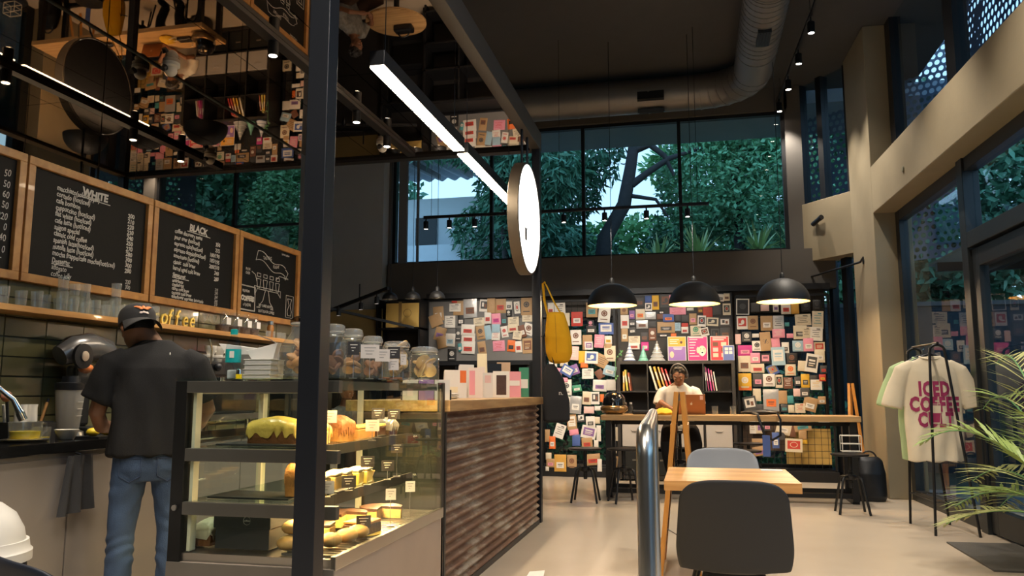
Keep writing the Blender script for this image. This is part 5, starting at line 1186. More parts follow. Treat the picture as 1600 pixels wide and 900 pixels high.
ctree((-.87, 11.30, UZ), 'blue and white striped ceramic tree on the shelf unit, left', .25, .085, 5, M_glazeb, M_bluest); ctree((-.68, 11.30, UZ), 'mint green ceramic tree on the shelf unit, middle', .20, .07, 4, M_mint, MATS['mint_glaze']); ctree((-.49, 11.30, UZ), 'silvery white ceramic tree on the shelf unit, right', .27, .11, 5, M_silv, M_glazeb)
def poster(x, w, h, label, parts_, y=11.36):
    t = thing('poster', label, 'poster', (x, y, UZ))
    mk('sheet', G().box(-w / 2, w / 2, 0, .006, 0, h), M_paper, t)
    for nm, x0, x1, z0, z1, m in parts_: mk(nm, G().box(x0 * w - w / 2, x1 * w - w / 2, -.0015, 0, z0 * h, z1 * h), m, t)
    return t
P_ = lambda n, c: mat('print_' + n, c, .45, var=.06)
t = poster(-.22, .25, .34, 'orange and violet poster standing on the shelf unit', [('upper_field', .03, .97, .60, .98, P_('amber', (.75, .36, .04))), ('lower_field', .03, .97, .03, .59, P_('violet', (.27, .14, .42)))])
for k, (a, b_, c) in enumerate(((.12, .62, .86), (.12, .5, .78), (.12, .55, .7), (.3, .8, .52), (.35, .75, .47))): mk('print_line', G().box(a * .25 - .125, b_ * .25 - .125, -.0022, -.0016, c * .34, c * .34 + .009), M_paper, t)
mk('print_figure', G().ball((-.07, -.003, .09), (.03, .002, .045), 12), P_('peach', (.75, .48, .32)), t); mk('print_figure', G().ball((.06, -.003, .26), (.018, .002, .02), 12), M_choc, t)
t = poster(.06, .27, .34, 'magenta poster with a pale dog head, middle of the shelf unit top', [('field', .03, .97, .03, .97, P_('magenta', (.62, .03, .20)))])
for k in range(7): mk('print_line', G().box(-.11, (.0, -.02, -.03, -.05, -.03, -.04, .02)[k], -.0022, -.0016, .29 - k * .038, .30 - k * .038), M_paper, t)
mk('print_line', G().box(-.11, .08, -.0022, -.0016, .315, .327), M_paper, t)
M_fur = P_('cream_fur', (.72, .58, .42))
mk('dog_head', G().ball((.06, -.003, .14), (.055, .003, .07), 16), M_fur, t, smooth=60); mk('dog_ear', G().ball((.005, -.0035, .15), (.02, .003, .045), 12), M_fur, t, smooth=60); mk('dog_muzzle', G().ball((.062, -.005, .10), (.03, .003, .035), 12), M_paper, t, smooth=60); mk('dog_nose', G().ball((.062, -.008, .115), (.014, .002, .010), 10), M_black, t)
for x_ in (.042, .085): mk('dog_eye', G().ball((x_, -.007, .165), (.006, .002, .007), 8), M_black, t)
t = poster(.355, .25, .34, 'red poster with small pictures on the shelf unit', [('field', .03, .97, .03, .97, P_('red', (.62, .045, .06)))])
for i in range(2):
    for j in range(3): mk('picture_patch', G().box(-.09 + i * .11, -.02 + i * .11, -.0022, -.0016, .05 + j * .075, .105 + j * .075), (PM['c'], PM['q'], PM['n'])[(i + j) % 3], t)
for k in range(2): mk('print_line', G().box(-.09, .09 - .03 * k, -.0022, -.0016, .305 - k * .025, .32 - k * .025), M_paper, t)
t = poster(.47, .15, .21, 'small blue leaflet leaning before the red poster', [('field', .03, .97, .03, .97, P_('cobalt', (.12, .16, .42)))], 11.32)
for k in range(4): mk('picture_patch', G().box(-.05 + (k % 2) * .055, -.005 + (k % 2) * .055, -.0022, -.0016, .09 + (k // 2) * .05, .13 + (k // 2) * .05), M_paper, t)
t = thing('potted_vine', 'small trailing plant at the left end of the shelf unit top', 'plant', (-1.0, 11.28, UZ))
mk('pot', G().lathe([(.03, 0), (.04, .05), (.036, .05), (.001, .045)], n=16), M_band, t, smooth=40)
rr = random.Random(4); vs = G()
for k in range(14):
    a = rr.uniform(0, 6.3); c = Vector((.05 * math.cos(a) * rr.random(), .03 * math.sin(a) - .02, .06 + rr.uniform(0, .09)))
    if k > 9: c = Vector((-.06 + rr.uniform(-.01, .02), -.13, -.05 - .05 * (k - 9)))
    d = Vector((rr.uniform(-1, 1), rr.uniform(-1, .2), rr.uniform(-.3, .8))).normalized() * .03; s_ = d.cross(Vector((0, 1, 0))).normalized() * .016
    mk('leaf', G().add([c, c + d * .5 + s_, c + d, c + d * .5 - s_, c + d * .5 + Vector((0, -.004, 0))], [(0, 1, 4), (1, 2, 4), (2, 3, 4), (3, 0, 4)]), M_leafB, t)
mk('stem', G().tube([(0, 0, .04), (-.03, -.06, .07), (-.055, -.12, .02), (-.06, -.13, -.28)], .003, 5), M_leafB, t)
PACKS = {
'grey': '''-3.768 2.378 0.168 0.217 4 k 1w
-3.805 2.275 0.194 0.186 20 k 0
-3.738 2.068 0.172 0.205 -15 k 1v
-3.705 1.945 0.150 0.184 10 k 0
-3.580 2.250 0.167 0.181 0 w 3d
-3.410 2.267 0.106 0.154 0 b 1w
-3.452 2.457 0.160 0.216 0 k 0
-3.501 2.464 0.181 0.124 0 w 3d
-3.514 2.551 0.086 0.031 -5 r 0
-3.263 2.445 0.212 0.287 2 s 1n
-3.052 2.485 0.137 0.184 -4 w 4d
-2.937 2.478 0.125 0.224 0 k 0
-2.795 2.474 0.166 0.214 0 k 1r
-3.129 2.242 0.168 0.122 3 c 3d
-2.988 2.296 0.105 0.173 0 w 1r
-2.863 2.277 0.142 0.172 3 p 1m
-2.739 2.264 0.093 0.172 0 d 1t
-2.666 2.476 0.093 0.122 0 w 1d
-2.666 2.364 0.083 0.101 0 b 2w
-2.542 2.432 0.119 0.293 5 d 4w
-2.398 2.459 0.168 0.262 0 k 2d
-2.389 2.278 0.153 0.096 0 c 3n
-2.594 2.235 0.165 0.137 3 c 3d
-3.292 2.122 0.211 0.163 -3 w 1r
-3.291 1.996 0.211 0.152 -3 w 1r
-3.290 1.858 0.210 0.192 -3 w 1r
-3.103 2.079 0.136 0.203 10 k 2d
-2.988 2.077 0.104 0.212 10 l 0
-2.863 2.135 0.125 0.131 0 l 0
-2.863 2.030 0.129 0.141 -3 w 3r
-2.734 2.083 0.103 0.171 10 w 2r
-2.604 2.131 0.154 0.111 5 c 1r
-2.369 2.117 0.153 0.170 -18 w 2n
-2.461 2.088 0.098 0.180 15 n 1w
-2.532 2.029 0.133 0.130 -8 c 3d
-3.571 1.974 0.153 0.194 -3 w 1l
-3.450 2.054 0.095 0.204 0 d 2w
-3.417 1.860 0.063 0.122 10 t 1w
-3.547 1.750 0.138 0.193 0 b 2w
-3.080 1.846 0.125 0.202 8 k 1n
-2.821 1.877 0.182 0.157 3 p 3r
-2.631 1.874 0.119 0.170 -4 o 1b
-2.522 1.859 0.102 0.170 5 w 1r
-2.384 1.871 0.153 0.223 2 k 4n''',
'left': '''-2.022 2.391 0.093 0.210 0 w 1r
-1.887 2.388 0.160 0.209 2 w 3d
-1.779 2.244 0.075 0.192 0 c 0
-1.637 2.249 0.167 0.208 0 r 1w
-1.419 2.377 0.166 0.216 0 k 1t
-1.239 2.299 0.173 0.215 -6 w 2n
-1.439 2.179 0.099 0.099 0 b 2p
-1.431 2.088 0.149 0.115 0 b 1w
-1.217 2.101 0.213 0.164 0 u 4w
-1.656 1.984 0.158 0.215 0 w 2n
-1.491 1.908 0.140 0.214 0 k 1p
-1.318 1.922 0.140 0.189 -4 p 3w
-1.187 1.936 0.106 0.123 0 w 1y
-1.189 1.847 0.106 0.073 0 k 0
-1.467 1.858 0.115 0.115 0 w 4v
-1.166 1.740 0.163 0.220 0 c 2n
-1.700 1.754 0.166 0.197 -4 q 3w
-1.560 1.695 0.116 0.180 0 y 0
-1.537 1.580 0.107 0.074 0 o 0
-1.281 1.635 0.180 0.179 -25 k 3d
-1.428 1.686 0.189 0.172 -3 w 4u
-1.835 1.615 0.117 0.099 0 c 0
-1.994 1.617 0.117 0.115 0 w 0
-1.919 1.476 0.117 0.131 -10 p 0
-1.678 1.516 0.116 0.147 20 v 1w
-1.778 1.500 0.183 0.147 -30 u 4w
-2.028 1.485 0.101 0.099 0 l 1w
-1.317 1.449 0.114 0.130 30 n 0
-1.170 1.497 0.179 0.146 -15 l 1w
-1.489 1.458 0.164 0.147 0 w 3d
-1.796 1.263 0.141 0.228 0 w 2d
-1.648 1.247 0.132 0.098 8 g 1w
-1.829 1.369 0.100 0.065 0 p 0
-1.319 1.287 0.196 0.162 -3 w 1v
-1.157 1.295 0.130 0.153 0 w 0
-1.289 1.109 0.057 0.113 0 o 0
-1.509 1.109 0.123 0.186 -3 c 1n
-1.387 1.109 0.122 0.177 0 w 4d
-1.782 1.044 0.099 0.178 -20 w 1n
-1.666 1.012 0.165 0.251 -4 s 1w
-1.324 0.965 0.146 0.064 0 w 0
-1.479 0.940 0.147 0.097 0 q 0
-1.367 0.796 0.089 0.096 0 c 0
-1.727 0.769 0.140 0.226 5 k 4w
-1.595 0.826 0.107 0.113 4 d 4w
-1.456 0.771 0.130 0.160 3 w 1d
-2.084 0.572 0.075 0.178 0 k 0
-2.010 0.476 0.091 0.177 0 o 1w
-1.901 0.639 0.149 0.201 -18 w 3d
-1.695 0.625 0.131 0.080 8 p 0
-1.345 0.613 0.065 0.223 0 w 0
-1.483 0.627 0.212 0.176 -12 w 4v
-1.663 0.513 0.115 0.160 0 u 0
-1.509 0.475 0.155 0.151 3 k 1r
-1.151 0.607 0.161 0.190 0 c 2b
-1.379 0.469 0.065 0.095 0 w 0
-2.069 0.283 0.083 0.096 0 c 0
-2.036 0.187 0.124 0.120 0 k 1p
-1.732 0.201 0.139 0.207 0 k 2n
-1.896 0.190 0.173 0.239 0 h 1w
-1.431 0.246 0.210 0.158 5 k 1r
-1.335 0.169 0.064 0.174 0 w 0
-1.155 0.377 0.128 0.079 0 c 0
-1.150 0.204 0.136 0.204 -8 k 4d
-2.087 0.106 0.050 0.064 0 w 0''',
'centre': '''-0.958 2.355 0.106 0.101 0 k 2n
-0.957 2.007 0.095 0.186 0 k 1w
-0.951 2.200 0.119 0.194 0 w 1r
-0.846 2.299 0.079 0.120 0 v 1p
-0.842 2.178 0.092 0.093 0 d 1w
-0.844 2.072 0.099 0.093 5 d 1w
-0.730 2.483 0.119 0.134 0 d 1n
-0.727 2.303 0.131 0.153 0 c 1o
-0.704 2.156 0.164 0.120 0 s 1n
-0.820 1.932 0.164 0.119 0 c 3n
-0.822 1.846 0.151 0.093 0 w 1r
-0.611 2.520 0.092 0.100 0 u 0
-0.607 2.407 0.098 0.113 0 w 4d
-0.508 2.468 0.098 0.207 0 y 1n
-0.584 2.280 0.150 0.106 0 s 3d
-0.558 2.153 0.104 0.093 0 d 0
-0.561 2.014 0.104 0.178 0 n 2w
-0.675 1.976 0.105 0.132 0 d 1n
-0.671 1.844 0.104 0.119 0 m 1w
-0.364 2.488 0.156 0.186 0 d 4n
-0.291 2.526 0.045 0.080 0 p 0
-0.441 2.263 0.104 0.080 0 n 0
-0.331 2.241 0.155 0.112 0 u 1o
-0.199 2.338 0.225 0.106 0 p 3r
-0.426 2.330 0.078 0.060 0 b 1w
-0.367 2.110 0.246 0.158 0 k 1d
-0.408 1.999 0.142 0.059 0 b 1w
-0.275 1.918 0.116 0.105 0 w 0
-0.266 1.996 0.077 0.053 0 o 0
-0.202 2.239 0.084 0.099 0 d 0
-0.205 2.114 0.080 0.118 0 l 3d
-0.099 2.230 0.103 0.099 0 d 0
-0.106 2.138 0.090 0.053 0 r 0
-0.108 2.066 0.096 0.092 0 w 1r
0.009 2.221 0.102 0.158 0 k 1p
0.043 2.057 0.146 0.144 2 c 2g
-0.025 2.360 0.096 0.040 0 w 0
0.115 2.344 0.076 0.079 0 n 1y
0.216 2.315 0.127 0.138 0 r 3n
0.129 2.186 0.114 0.157 -3 w 4d
0.275 2.177 0.164 0.117 -4 c 4d
0.163 2.035 0.114 0.117 12 w 4n
0.343 2.352 0.114 0.157 0 d 0
0.476 2.349 0.107 0.163 0 c 4d
0.399 2.514 0.095 0.105 -5 w 1d
0.481 2.519 0.082 0.105 0 c 1n
0.444 2.167 0.157 0.123 0 d 4w
0.307 2.001 0.113 0.156 0 d 4b
0.445 2.011 0.138 0.168 0 d 1n
0.063 1.874 0.076 0.169 0 k 1d''',
'right': '''0.690 2.374 0.176 0.223 -2 w 5b
0.675 2.151 0.145 0.182 0 w 4r
0.819 2.149 0.136 0.190 0 k 2n
0.857 2.362 0.121 0.127 0 d 0
0.985 2.351 0.113 0.087 0 q 0
1.129 2.356 0.075 0.126 0 w 1v
1.262 2.337 0.127 0.157 0 w 1r
1.381 2.334 0.104 0.149 0 h 0
1.523 2.362 0.118 0.141 0 b 2d
1.664 2.375 0.103 0.141 0 b 2d
1.000 2.137 0.158 0.205 0 k 1w
1.157 2.142 0.142 0.196 0 s 3d
1.268 2.117 0.059 0.055 0 t 0
1.478 2.175 0.207 0.156 2 c 3d
1.669 2.172 0.146 0.241 -3 c 3t
0.613 1.923 0.076 0.142 0 q 0
0.728 1.953 0.129 0.142 0 d 2w
0.847 1.970 0.091 0.055 0 w 0
1.151 1.993 0.164 0.117 0 p 3w
1.299 1.960 0.089 0.062 0 p 0
1.434 2.004 0.177 0.187 0 c 1d
1.515 2.003 0.103 0.155 0 c 3d
1.638 1.978 0.161 0.186 -4 w 3d
0.860 1.825 0.128 0.141 0 w 2b
0.975 1.886 0.143 0.259 4 k 6d
1.109 1.861 0.112 0.141 4 p 0
1.232 1.797 0.096 0.148 0 w 1d
1.396 1.818 0.140 0.147 0 l 2w
1.529 1.832 0.132 0.178 0 p 1w
1.674 1.807 0.138 0.123 0 c 4r
0.699 1.764 0.189 0.149 0 m 1p
0.831 1.661 0.128 0.141 0 p 1w
0.966 1.652 0.127 0.133 0 b 4p
1.131 1.681 0.179 0.249 2 l 4w
0.685 1.584 0.166 0.227 0 c 1n
0.856 1.520 0.180 0.125 0 c 1r
1.057 1.496 0.141 0.140 25 u 4k
1.308 1.649 0.133 0.147 0 b 2n
1.286 1.494 0.140 0.154 0 c 2o
1.443 1.547 0.117 0.139 -5 c 0
1.668 1.676 0.131 0.169 0 c 1w
1.562 1.585 0.161 0.246 -10 w 4d
1.711 1.499 0.087 0.107 0 d 1r
0.683 1.334 0.173 0.234 0 y 2w
0.857 1.357 0.135 0.178 0 d 1p
0.999 1.356 0.156 0.170 0 w 2n
1.132 1.341 0.096 0.177 0 c 4b
1.249 1.317 0.118 0.154 0 n 3w
1.375 1.340 0.088 0.123 0 d 1w
1.471 1.347 0.110 0.184 0 y 1d
1.582 1.385 0.102 0.077 0 d 0
1.607 1.293 0.145 0.137 0 w 3y
1.691 1.385 0.087 0.092 0 r 1y
0.835 1.157 0.103 0.170 0 c 0
0.738 1.040 0.175 0.191 10 d 4w
1.171 1.126 0.112 0.179 0 k 0
1.017 1.084 0.204 0.296 0 s 1o
1.271 1.095 0.081 0.105 0 t 0
1.356 1.189 0.091 0.105 0 q 0
1.457 1.189 0.120 0.126 0 d 1w
1.672 1.085 0.099 0.104 0 k 1w
1.520 1.032 0.180 0.188 -15 k 1w
1.387 0.980 0.131 0.126 0 c 3r
1.276 0.969 0.081 0.105 0 c 0
1.185 0.979 0.091 0.105 0 d 1t
0.860 0.988 0.103 0.085 0 d 0
0.658 0.807 0.093 0.063 0 k 0
0.764 0.723 0.086 0.179 0 w 3k
0.860 0.735 0.102 0.200 0 c 1v
0.952 0.735 0.102 0.126 0 d 1p
1.275 0.707 0.090 0.229 0 n 0
1.164 0.706 0.192 0.157 -15 c 1w
1.407 0.740 0.220 0.135 8 k 1t
1.687 0.788 0.139 0.083 0 w 0
1.120 0.612 0.121 0.125 0 d 0
1.052 0.548 0.091 0.209 0 u 1w
1.402 0.625 0.100 0.125 0 k 0
1.423 0.532 0.080 0.062 0 y 0
1.281 0.485 0.221 0.176 -2 c 4r
0.822 0.524 0.153 0.084 0 k 0
0.833 0.399 0.163 0.125 10 k 1v'''}
BOARD_NAME = dict(grey=('grey board', 'coffee bags on the grey board', 11.592), left=('wire grid left of shelves', 'coffee bags on the left wire grid', 11.535), centre=('board over the shelves', 'coffee bags on the board over the shelf unit', 11.585), right=('wire grid right of shelves', 'coffee bags on the right wire grid', 11.535))
for bn, txt in PACKS.items():
    rows = []
    for i, ln in enumerate(txt.split('\n')):
        p = ln.split(); rows.append((float(p[0]), float(p[1]), float(p[2]), float(p[3]), int(p[4]), p[5], p[6], i))
    zt = max(r_[1] for r_ in rows); bh = .165
    rk = {}
    for r_ in rows: rk.setdefault(int((zt - r_[1]) / bh), []).append(r_)
    for ri, lst in rk.items():
        lst.sort()
        for ci, r_ in enumerate(lst):
            x, z, w, h, rot, base, pr, i = r_
            over = sum(1 for q in rows if q[7] < i and abs(q[0] - x) < (q[2] + w) / 2 * .95 and abs(q[1] - z) < (q[3] + h) / 2 * .95)
            dep = 1
            kind = {'0': 'plain bag', '1': 'patched bag', '2': 'round-logo bag', '3': 'lettered packet', '4': 'picture card', '5': 'framed card', '6': 'percent-mark bag'}[pr[0]]
            lab = '%s %s, %s, row %s from top, %s from left' % (PN[base], kind, BOARD_NAME[bn][0], ['one', 'two', 'three', 'four', 'five', 'six', 'seven', 'eight', 'nine', 'ten', 'eleven', 'twelve', 'thirteen', 'fourteen', 'fifteen', 'sixteen'][ri], ORD[ci + 1])
            packet(x, z, w, h, -rot, base, pr, BOARD_NAME[bn][2] - .004 - .016 * min(over, 4), .014 if pr[0] in '0126' else .012, lab, BOARD_NAME[bn][1])
# ================================================================ high table and stools
M_tblk = mat('table_black_steel', (.014, .014, .015), .4, metal=.4)
t = thing('high_table', 'long high wooden table on black steel frames before the shelf unit', 'table', (.34, 9.62, 0))
HX = 1.40
for k in range(4): mk('plank', G().box(-HX, HX, -.30 + k * .15 + .0008, -.15 + k * .15 - .0008, .875, .935), M_woodx, t, bev=.002)
for sx in (-1, 1):
    x_ = sx * 1.32
    for y_ in (-.22, .22): mk('leg', G().box(x_ - .035, x_ + .035, y_ - .035, y_ + .035, .03, .84), M_tblk, t, bev=.002)
    mk('foot_bar', G().box(x_ - .035, x_ + .035, -.22, .22, .0, .045), M_tblk, t); mk('head_bar', G().box(x_ - .03, x_ + .03, -.26, .26, .83, .875), M_tblk, t)
for y_ in (-.22, .22): mk('foot_rail', G().box(-1.30, 1.30, y_ - .025, y_ + .025, .06, .11), M_tblk, t)
mk('under_rail', G().box(-1.30, 1.30, -.03, .03, .82, .86), M_tblk, t)
M_seat = mat('dark_steel_seat', (.022, .022, .024), .35, metal=.6)
def stool(loc, label, h=.6, rz=0., first=None):
    if first: return dup(first, loc, rz, label)
    t = thing('bar_stool', label, 'stool', loc, rz, 'adjustable screw stools')
    mk('seat', G().lathe([(.172, h - .022), (.18, h - .018), (.182, h - .004), (.16, h), (.001, h - .006)], n=32), M_seat, t, smooth=40)
    mk('screw', G().lathe([(.02, h - .34), (.02, h - .02)], n=12), M_tblk, t, smooth=40)
    sc_ = G()
    for k in range(9): sc_.lathe([(.0205, h - .33 + k * .02), (.0235, h - .325 + k * .02), (.0205, h - .32 + k * .02)], n=12, cap=False)
    mk('thread', sc_, M_tblk, t, kind='stuff')
    mk('hub', G().lathe([(.05, .33), (.055, .34), (.055, .37), (.045, .38)], n=18), M_tblk, t, smooth=40)
    for k in range(4):
        a = PI / 4 + k * PI / 2; c, s = math.cos(a), math.sin(a)
        mk('leg', G().tube([(c * r_, s * r_, z_) for r_, z_ in ((.03, .355), (.09, .358), (.115, .345), (.13, .31), (.20, .0))], .0125, 10), M_tblk, t, smooth=60)
    return t
S0_ = stool((-1.20, 8.98, 0), 'black screw stool nearest the bar counter, standing alone left of the table', .585)
stool((-.78, 9.02, 0), 'black screw stool at the left table leg, behind the steel rail', .6, .4, S0_)
stool((.50, 9.0, .0), 'black screw stool behind the wooden table, left of its pair', .6, .3, S0_)
stool((.62, 9.62 + .62, 0), 'black screw stool on the far side of the high table', .6, .7, S0_)
stool((1.50, 8.72, 0), 'black screw stool at the right table end by the pillar', .6, .0, S0_)
stool((-.19, 10.17, 0), 'black screw stool under the seated man with the laptop', .72, .1)
TT = .936
# things on the high table
t = thing('helmet', 'dark full-face motorcycle helmet at the left end of the high table', 'helmet', (-.93, 9.62, TT))
M_helm = mat('helmet_black', (.012, .012, .013), .12, coat=.6)
mk('shell', G().lathe([(.10, .0), (.125, .04), (.135, .11), (.132, .17), (.11, .22), (.07, .255), (.001, .268)], n=28), M_helm, t, smooth=60)
mk('chin_bar', G().tube([(-.125, -.02, .07), (-.11, -.11, .06), (-.05, -.165, .055), (.05, -.165, .055), (.11, -.11, .06), (.125, -.02, .07)], [.04, .045, .05, .05, .045, .04], 12), mat('helmet_gold', (.16, .095, .035), .2, metal=.4, coat=.5), t, smooth=60)
mk('visor', G().grid(lambda u, v: ((.139 - .01 * v) * math.sin((u - .5) * 2.3), -(.142 - .02 * v) * math.cos((u - .5) * 2.3), .10 + .09 * v), 14, 5), mat('visor_dark', (.01, .01, .012), .04, coat=1), t, smooth=60)
for x_ in (-.137, .137): mk('visor_pivot', G().ball((x_, 0, .12), (.008, .022, .022), 12), M_steel, t, smooth=60)
t = thing('small_bottle', 'little clear bottle beside the helmet', 'bottle', (-.735, 9.60, TT))
mk('bottle_body', G().lathe([(.022, 0), (.025, .01), (.025, .08), (.012, .10), (.012, .12)], n=14), M_jar, t, smooth=50); mk('cap', G().lathe([(.014, .118), (.014, .138), (.001, .139)], n=12), M_white, t)
mk('case', G().box(-.11, .11, -.06, .06, 0, .05), M_black, bev=.018, loc=(-.61, 9.60, TT), label='flat black zipped case on the high table by the yellow cloth', cat='case')
t = thing('cloth_pouch', 'crumpled yellow cloth with a white cable on the high table', 'cloth', (-.36, 9.55, TT))
mk('cloth', wobble(G().lathe([(.10, 0), (.115, .02), (.09, .05), (.05, .07), (.001, .075)], n=18), .008, 3), mat('yellow_cloth', (.72, .43, .02), .8, bump=.4, bscale=30), t, smooth=60)
mk('cable', G().tube([(-.10 + .05 * math.cos(a * .6), -.02 + .045 * math.sin(a * .6), .01 + .012 * (a % 5)) for a in range(24)], .005, 6), M_white, t, smooth=60)
t = thing('laptop', 'copper brown laptop seen from the back of its lid', 'laptop', (-.04, 9.66, TT))
M_lap = mat('copper_aluminium', (.30, .12, .045), .35, metal=.6, var=.05)
mk('base', G().box(-.16, .16, 0, .22, 0, .014), M_lap, t, bev=.004)
RL = Matrix.Rotation(math.radians(-14), 3, 'X')
def lid(g, x0, x1, y0, y1, z0, z1): g.box(x0, x1, y0, y1, z0, z1); g.v[-8:] = [tuple(Matrix.Rotation(math.radians(14), 3, 'X') @ Vector(v) + Vector((0, 0, .012))) for v in g.v[-8:]]; return g
mk('lid', lid(G(), -.16, .16, -.004, .004, 0, .225), M_lap, t, bev=.002)
ap = G().ball((0, 0, 0), (.013, .0012, .014), 12).ball((.006, 0, .019), (.003, .0012, .006), 8); ap.v = [tuple(Matrix.Rotation(math.radians(14), 3, 'X') @ (Vector(v) + Vector((0, -.0045, .115))) + Vector((0, 0, .012))) for v in ap.v]
mk('lid_emblem', ap, M_steel, t, kind='stuff')
stk = lid(G(), .10, .135, -.0056, -.004, .165, .215); mk('sticker', stk, PM['q'], t)
for k, x_ in enumerate((.225, .425)): 
    t = thing('water_glass', 'short clear water glass on the high table, %s' % ('right next to the laptop' if k == 0 else 'further right of the laptop'), 'glass', (x_, 9.58, TT))
    mk('glass_body', G().lathe([(.03, 0), (.032, .004), (.036, .10), (.033, .10), (.028, .012), (.001, .012)], n=18), M_jar, t, smooth=50); mk('water', G().lathe([(.027, .013), (.030, .045), (.001, .045)], n=16), M_jar, t, smooth=40)
t = thing('camera_bag', 'black pouch with straps hanging over the table edge at the right', 'bag', (.72, 9.48, TT + .012))
mk('pouch', wobble(G().ball((0, .03, .022), (.22, .08, .03), 18), .004, 5), M_black, t, smooth=60)
mk('strap', G().tube([(-.10, -.02, .02), (-.05, -.18, .01), (-.02, -.21, -.10), (.02, -.21, -.24), (.10, -.21, -.27), (.18, -.21, -.22), (.19, -.19, -.05), (.16, -.17, .02), (.1, -.02, .02)], .014, 6, flat=.3), M_black, t, smooth=60)
mk('lanyard', G().box(-.01, .07, -.222, -.215, -.45, -.22), PM['u'], t, bev=.003)

# ================================================================ table and chairs in front
t = thing('dining_table', 'light oak plank table between the black chair and the grey chair', 'table', (.17, 4.63, 0))
TX = .335
for k in range(9): mk('plank', G().box(-TX, TX, -.38 + k * .76 / 9 + .0005, -.38 + (k + 1) * .76 / 9 - .0005, .70, .75), (wood('table_oak_a', (.46, .21, .06), (.66, .35, .12), .36, (3, 34, 30)), wood('table_oak_b', (.56, .29, .095), (.76, .44, .17), .36, (2.4, 40, 30)), wood('table_oak_c', (.50, .25, .08), (.70, .40, .15), .36, (3.5, 28, 30)))[(k * 2) % 3], t, bev=.0015)
mk('pedestal', G().lathe([(.04, .03), (.04, .69)], n=18), M_tblk, t, smooth=40); mk('base_plate', G().lathe([(.26, 0), (.26, .015), (.06, .035)], n=32), M_tblk, t, smooth=30); mk('top_plate', G().box(-.18, .18, -.3, .3, .685, .70), M_tblk, t)
mk('menu_card', G().box(-.06, .06, -.05, .05, 0, .002), M_paper, loc=(.42, 4.93, .7505), label='white card lying at the far corner of the oak table', cat='card')
def shell_chair(loc, label, m, rz, legm):
    t = thing('shell_chair', label, 'chair', loc, rz, None)
    def f(u, v):
        x = (v - .5) * 2
        if u < .5:
            s = u / .5; y = -.21 + .42 * s; z = .44 - .02 * math.sin(s * PI) + .02 * x * x; w = .20 + .03 * s
        else:
            s = (u - .5) / .5; y = .21 + .05 * math.sin(s * 1.4) + .08 * s - .04 * x * x * (1 - .4 * s); z = .44 + .40 * (s ** .9); w = .23 + .022 * math.sin(min(1, s * 4) * PI / 2) - .036 * s
            if s > .72:
                q = (s - .72) / .28; w *= (1 - .17 * q ** 3); z -= .022 * abs(x) ** 4 * q
        if u < .12: w *= 1 - .25 * ((.12 - u) / .12) ** 2
        return Vector((x * w, y + .03 * x * x * (1 if u < .5 else 0) * 0, z + (.03 * abs(x) ** 3 if u < .5 else 0)))
    g = G().grid(lambda u, v: f(u, v), 26, 14); me = g.mesh('shell', 60); o = link_me('shell', me, m, t)
    so = o.modifiers.new('thickness', 'SOLIDIFY'); so.thickness = .012; sb = o.modifiers.new('smooth', 'SUBSURF'); sb.levels = 1; sb.render_levels = 1
    for sx in (-1, 1):
        for y_ in (-.15, .15): mk('leg', G().tube([(sx * .10, y_ * .7, .43), (sx * .21, y_ * 1.35, 0)], [.018, .012], 10), legm, t, smooth=50)
    mk('seat_frame', G().bar((-.13, -.11, .415), (.13, -.11, .415), .03, .02).bar((-.13, .11, .415), (.13, .11, .415), .03, .02), M_tblk, t, kind='stuff')
    return t
M_chk = mat('black_polypropylene', (.020, .020, .021), .55, var=.06, scale=3, bump=.05, bscale=300); M_chg = mat('blue_grey_polypropylene', (.17, .185, .21), .5, var=.06)
shell_chair((.145, 3.80, 0), 'black moulded chair with its back to us before the oak table', M_chk, PI, M_tblk)
shell_chair((.16, 5.10, 0), 'blue-grey moulded chair on the far side of the oak table', M_chg, 0, M_tblk)
shell_chair((-1.30, 1.80, 0), 'dark blue chair whose top edge shows at the lower left corner', mat('navy_polypropylene', (.015, .02, .035), .5), 2.7, M_tblk)
# wooden A-frame sign seen edge on
M_orange = wood('varnished_pine', (.42, .17, .03), (.58, .27, .06), .35, (14, 14, 3))
t = thing('sandwich_board', 'varnished wooden A-frame sign seen edge-on left of the oak table', 'sign', (-.10, 5.55, 0))
ap_ = Vector((0, 0, 1.2))
for k, (fx, sgn) in enumerate(((-.15, -1), (.10, 1))):
    for y_ in (0, .55): mk('leg', G().bar((fx, y_, 0), (sgn * .018, y_, 1.2), .085, .032, (1, 0, 0)), M_orange, t, bev=.003)
    for z_ in (.12, .95): f_ = 1 - z_ / 1.2; mk('cross_rail', G().box(fx * f_ - .02 + sgn * .015, fx * f_ + .02 + sgn * .015, .02, .53, z_ - .03, z_ + .03), M_orange, t)
    mk('sign_panel', G().bar((fx * .86 + .0 * sgn, .275, .17), (sgn * .022, .275, 1.15), .5, .012, (1, 0, 0)), M_chalkb if k == 0 else M_paper, t)
mk('hinge', G().box(-.03, .03, -.02, .0, 1.14, 1.2), M_steel, t)
mk('chain', G().tube([(-.11, .02, .3), (-.02, .02, .25), (.075, .02, .3)], .004, 5), M_steel, t)
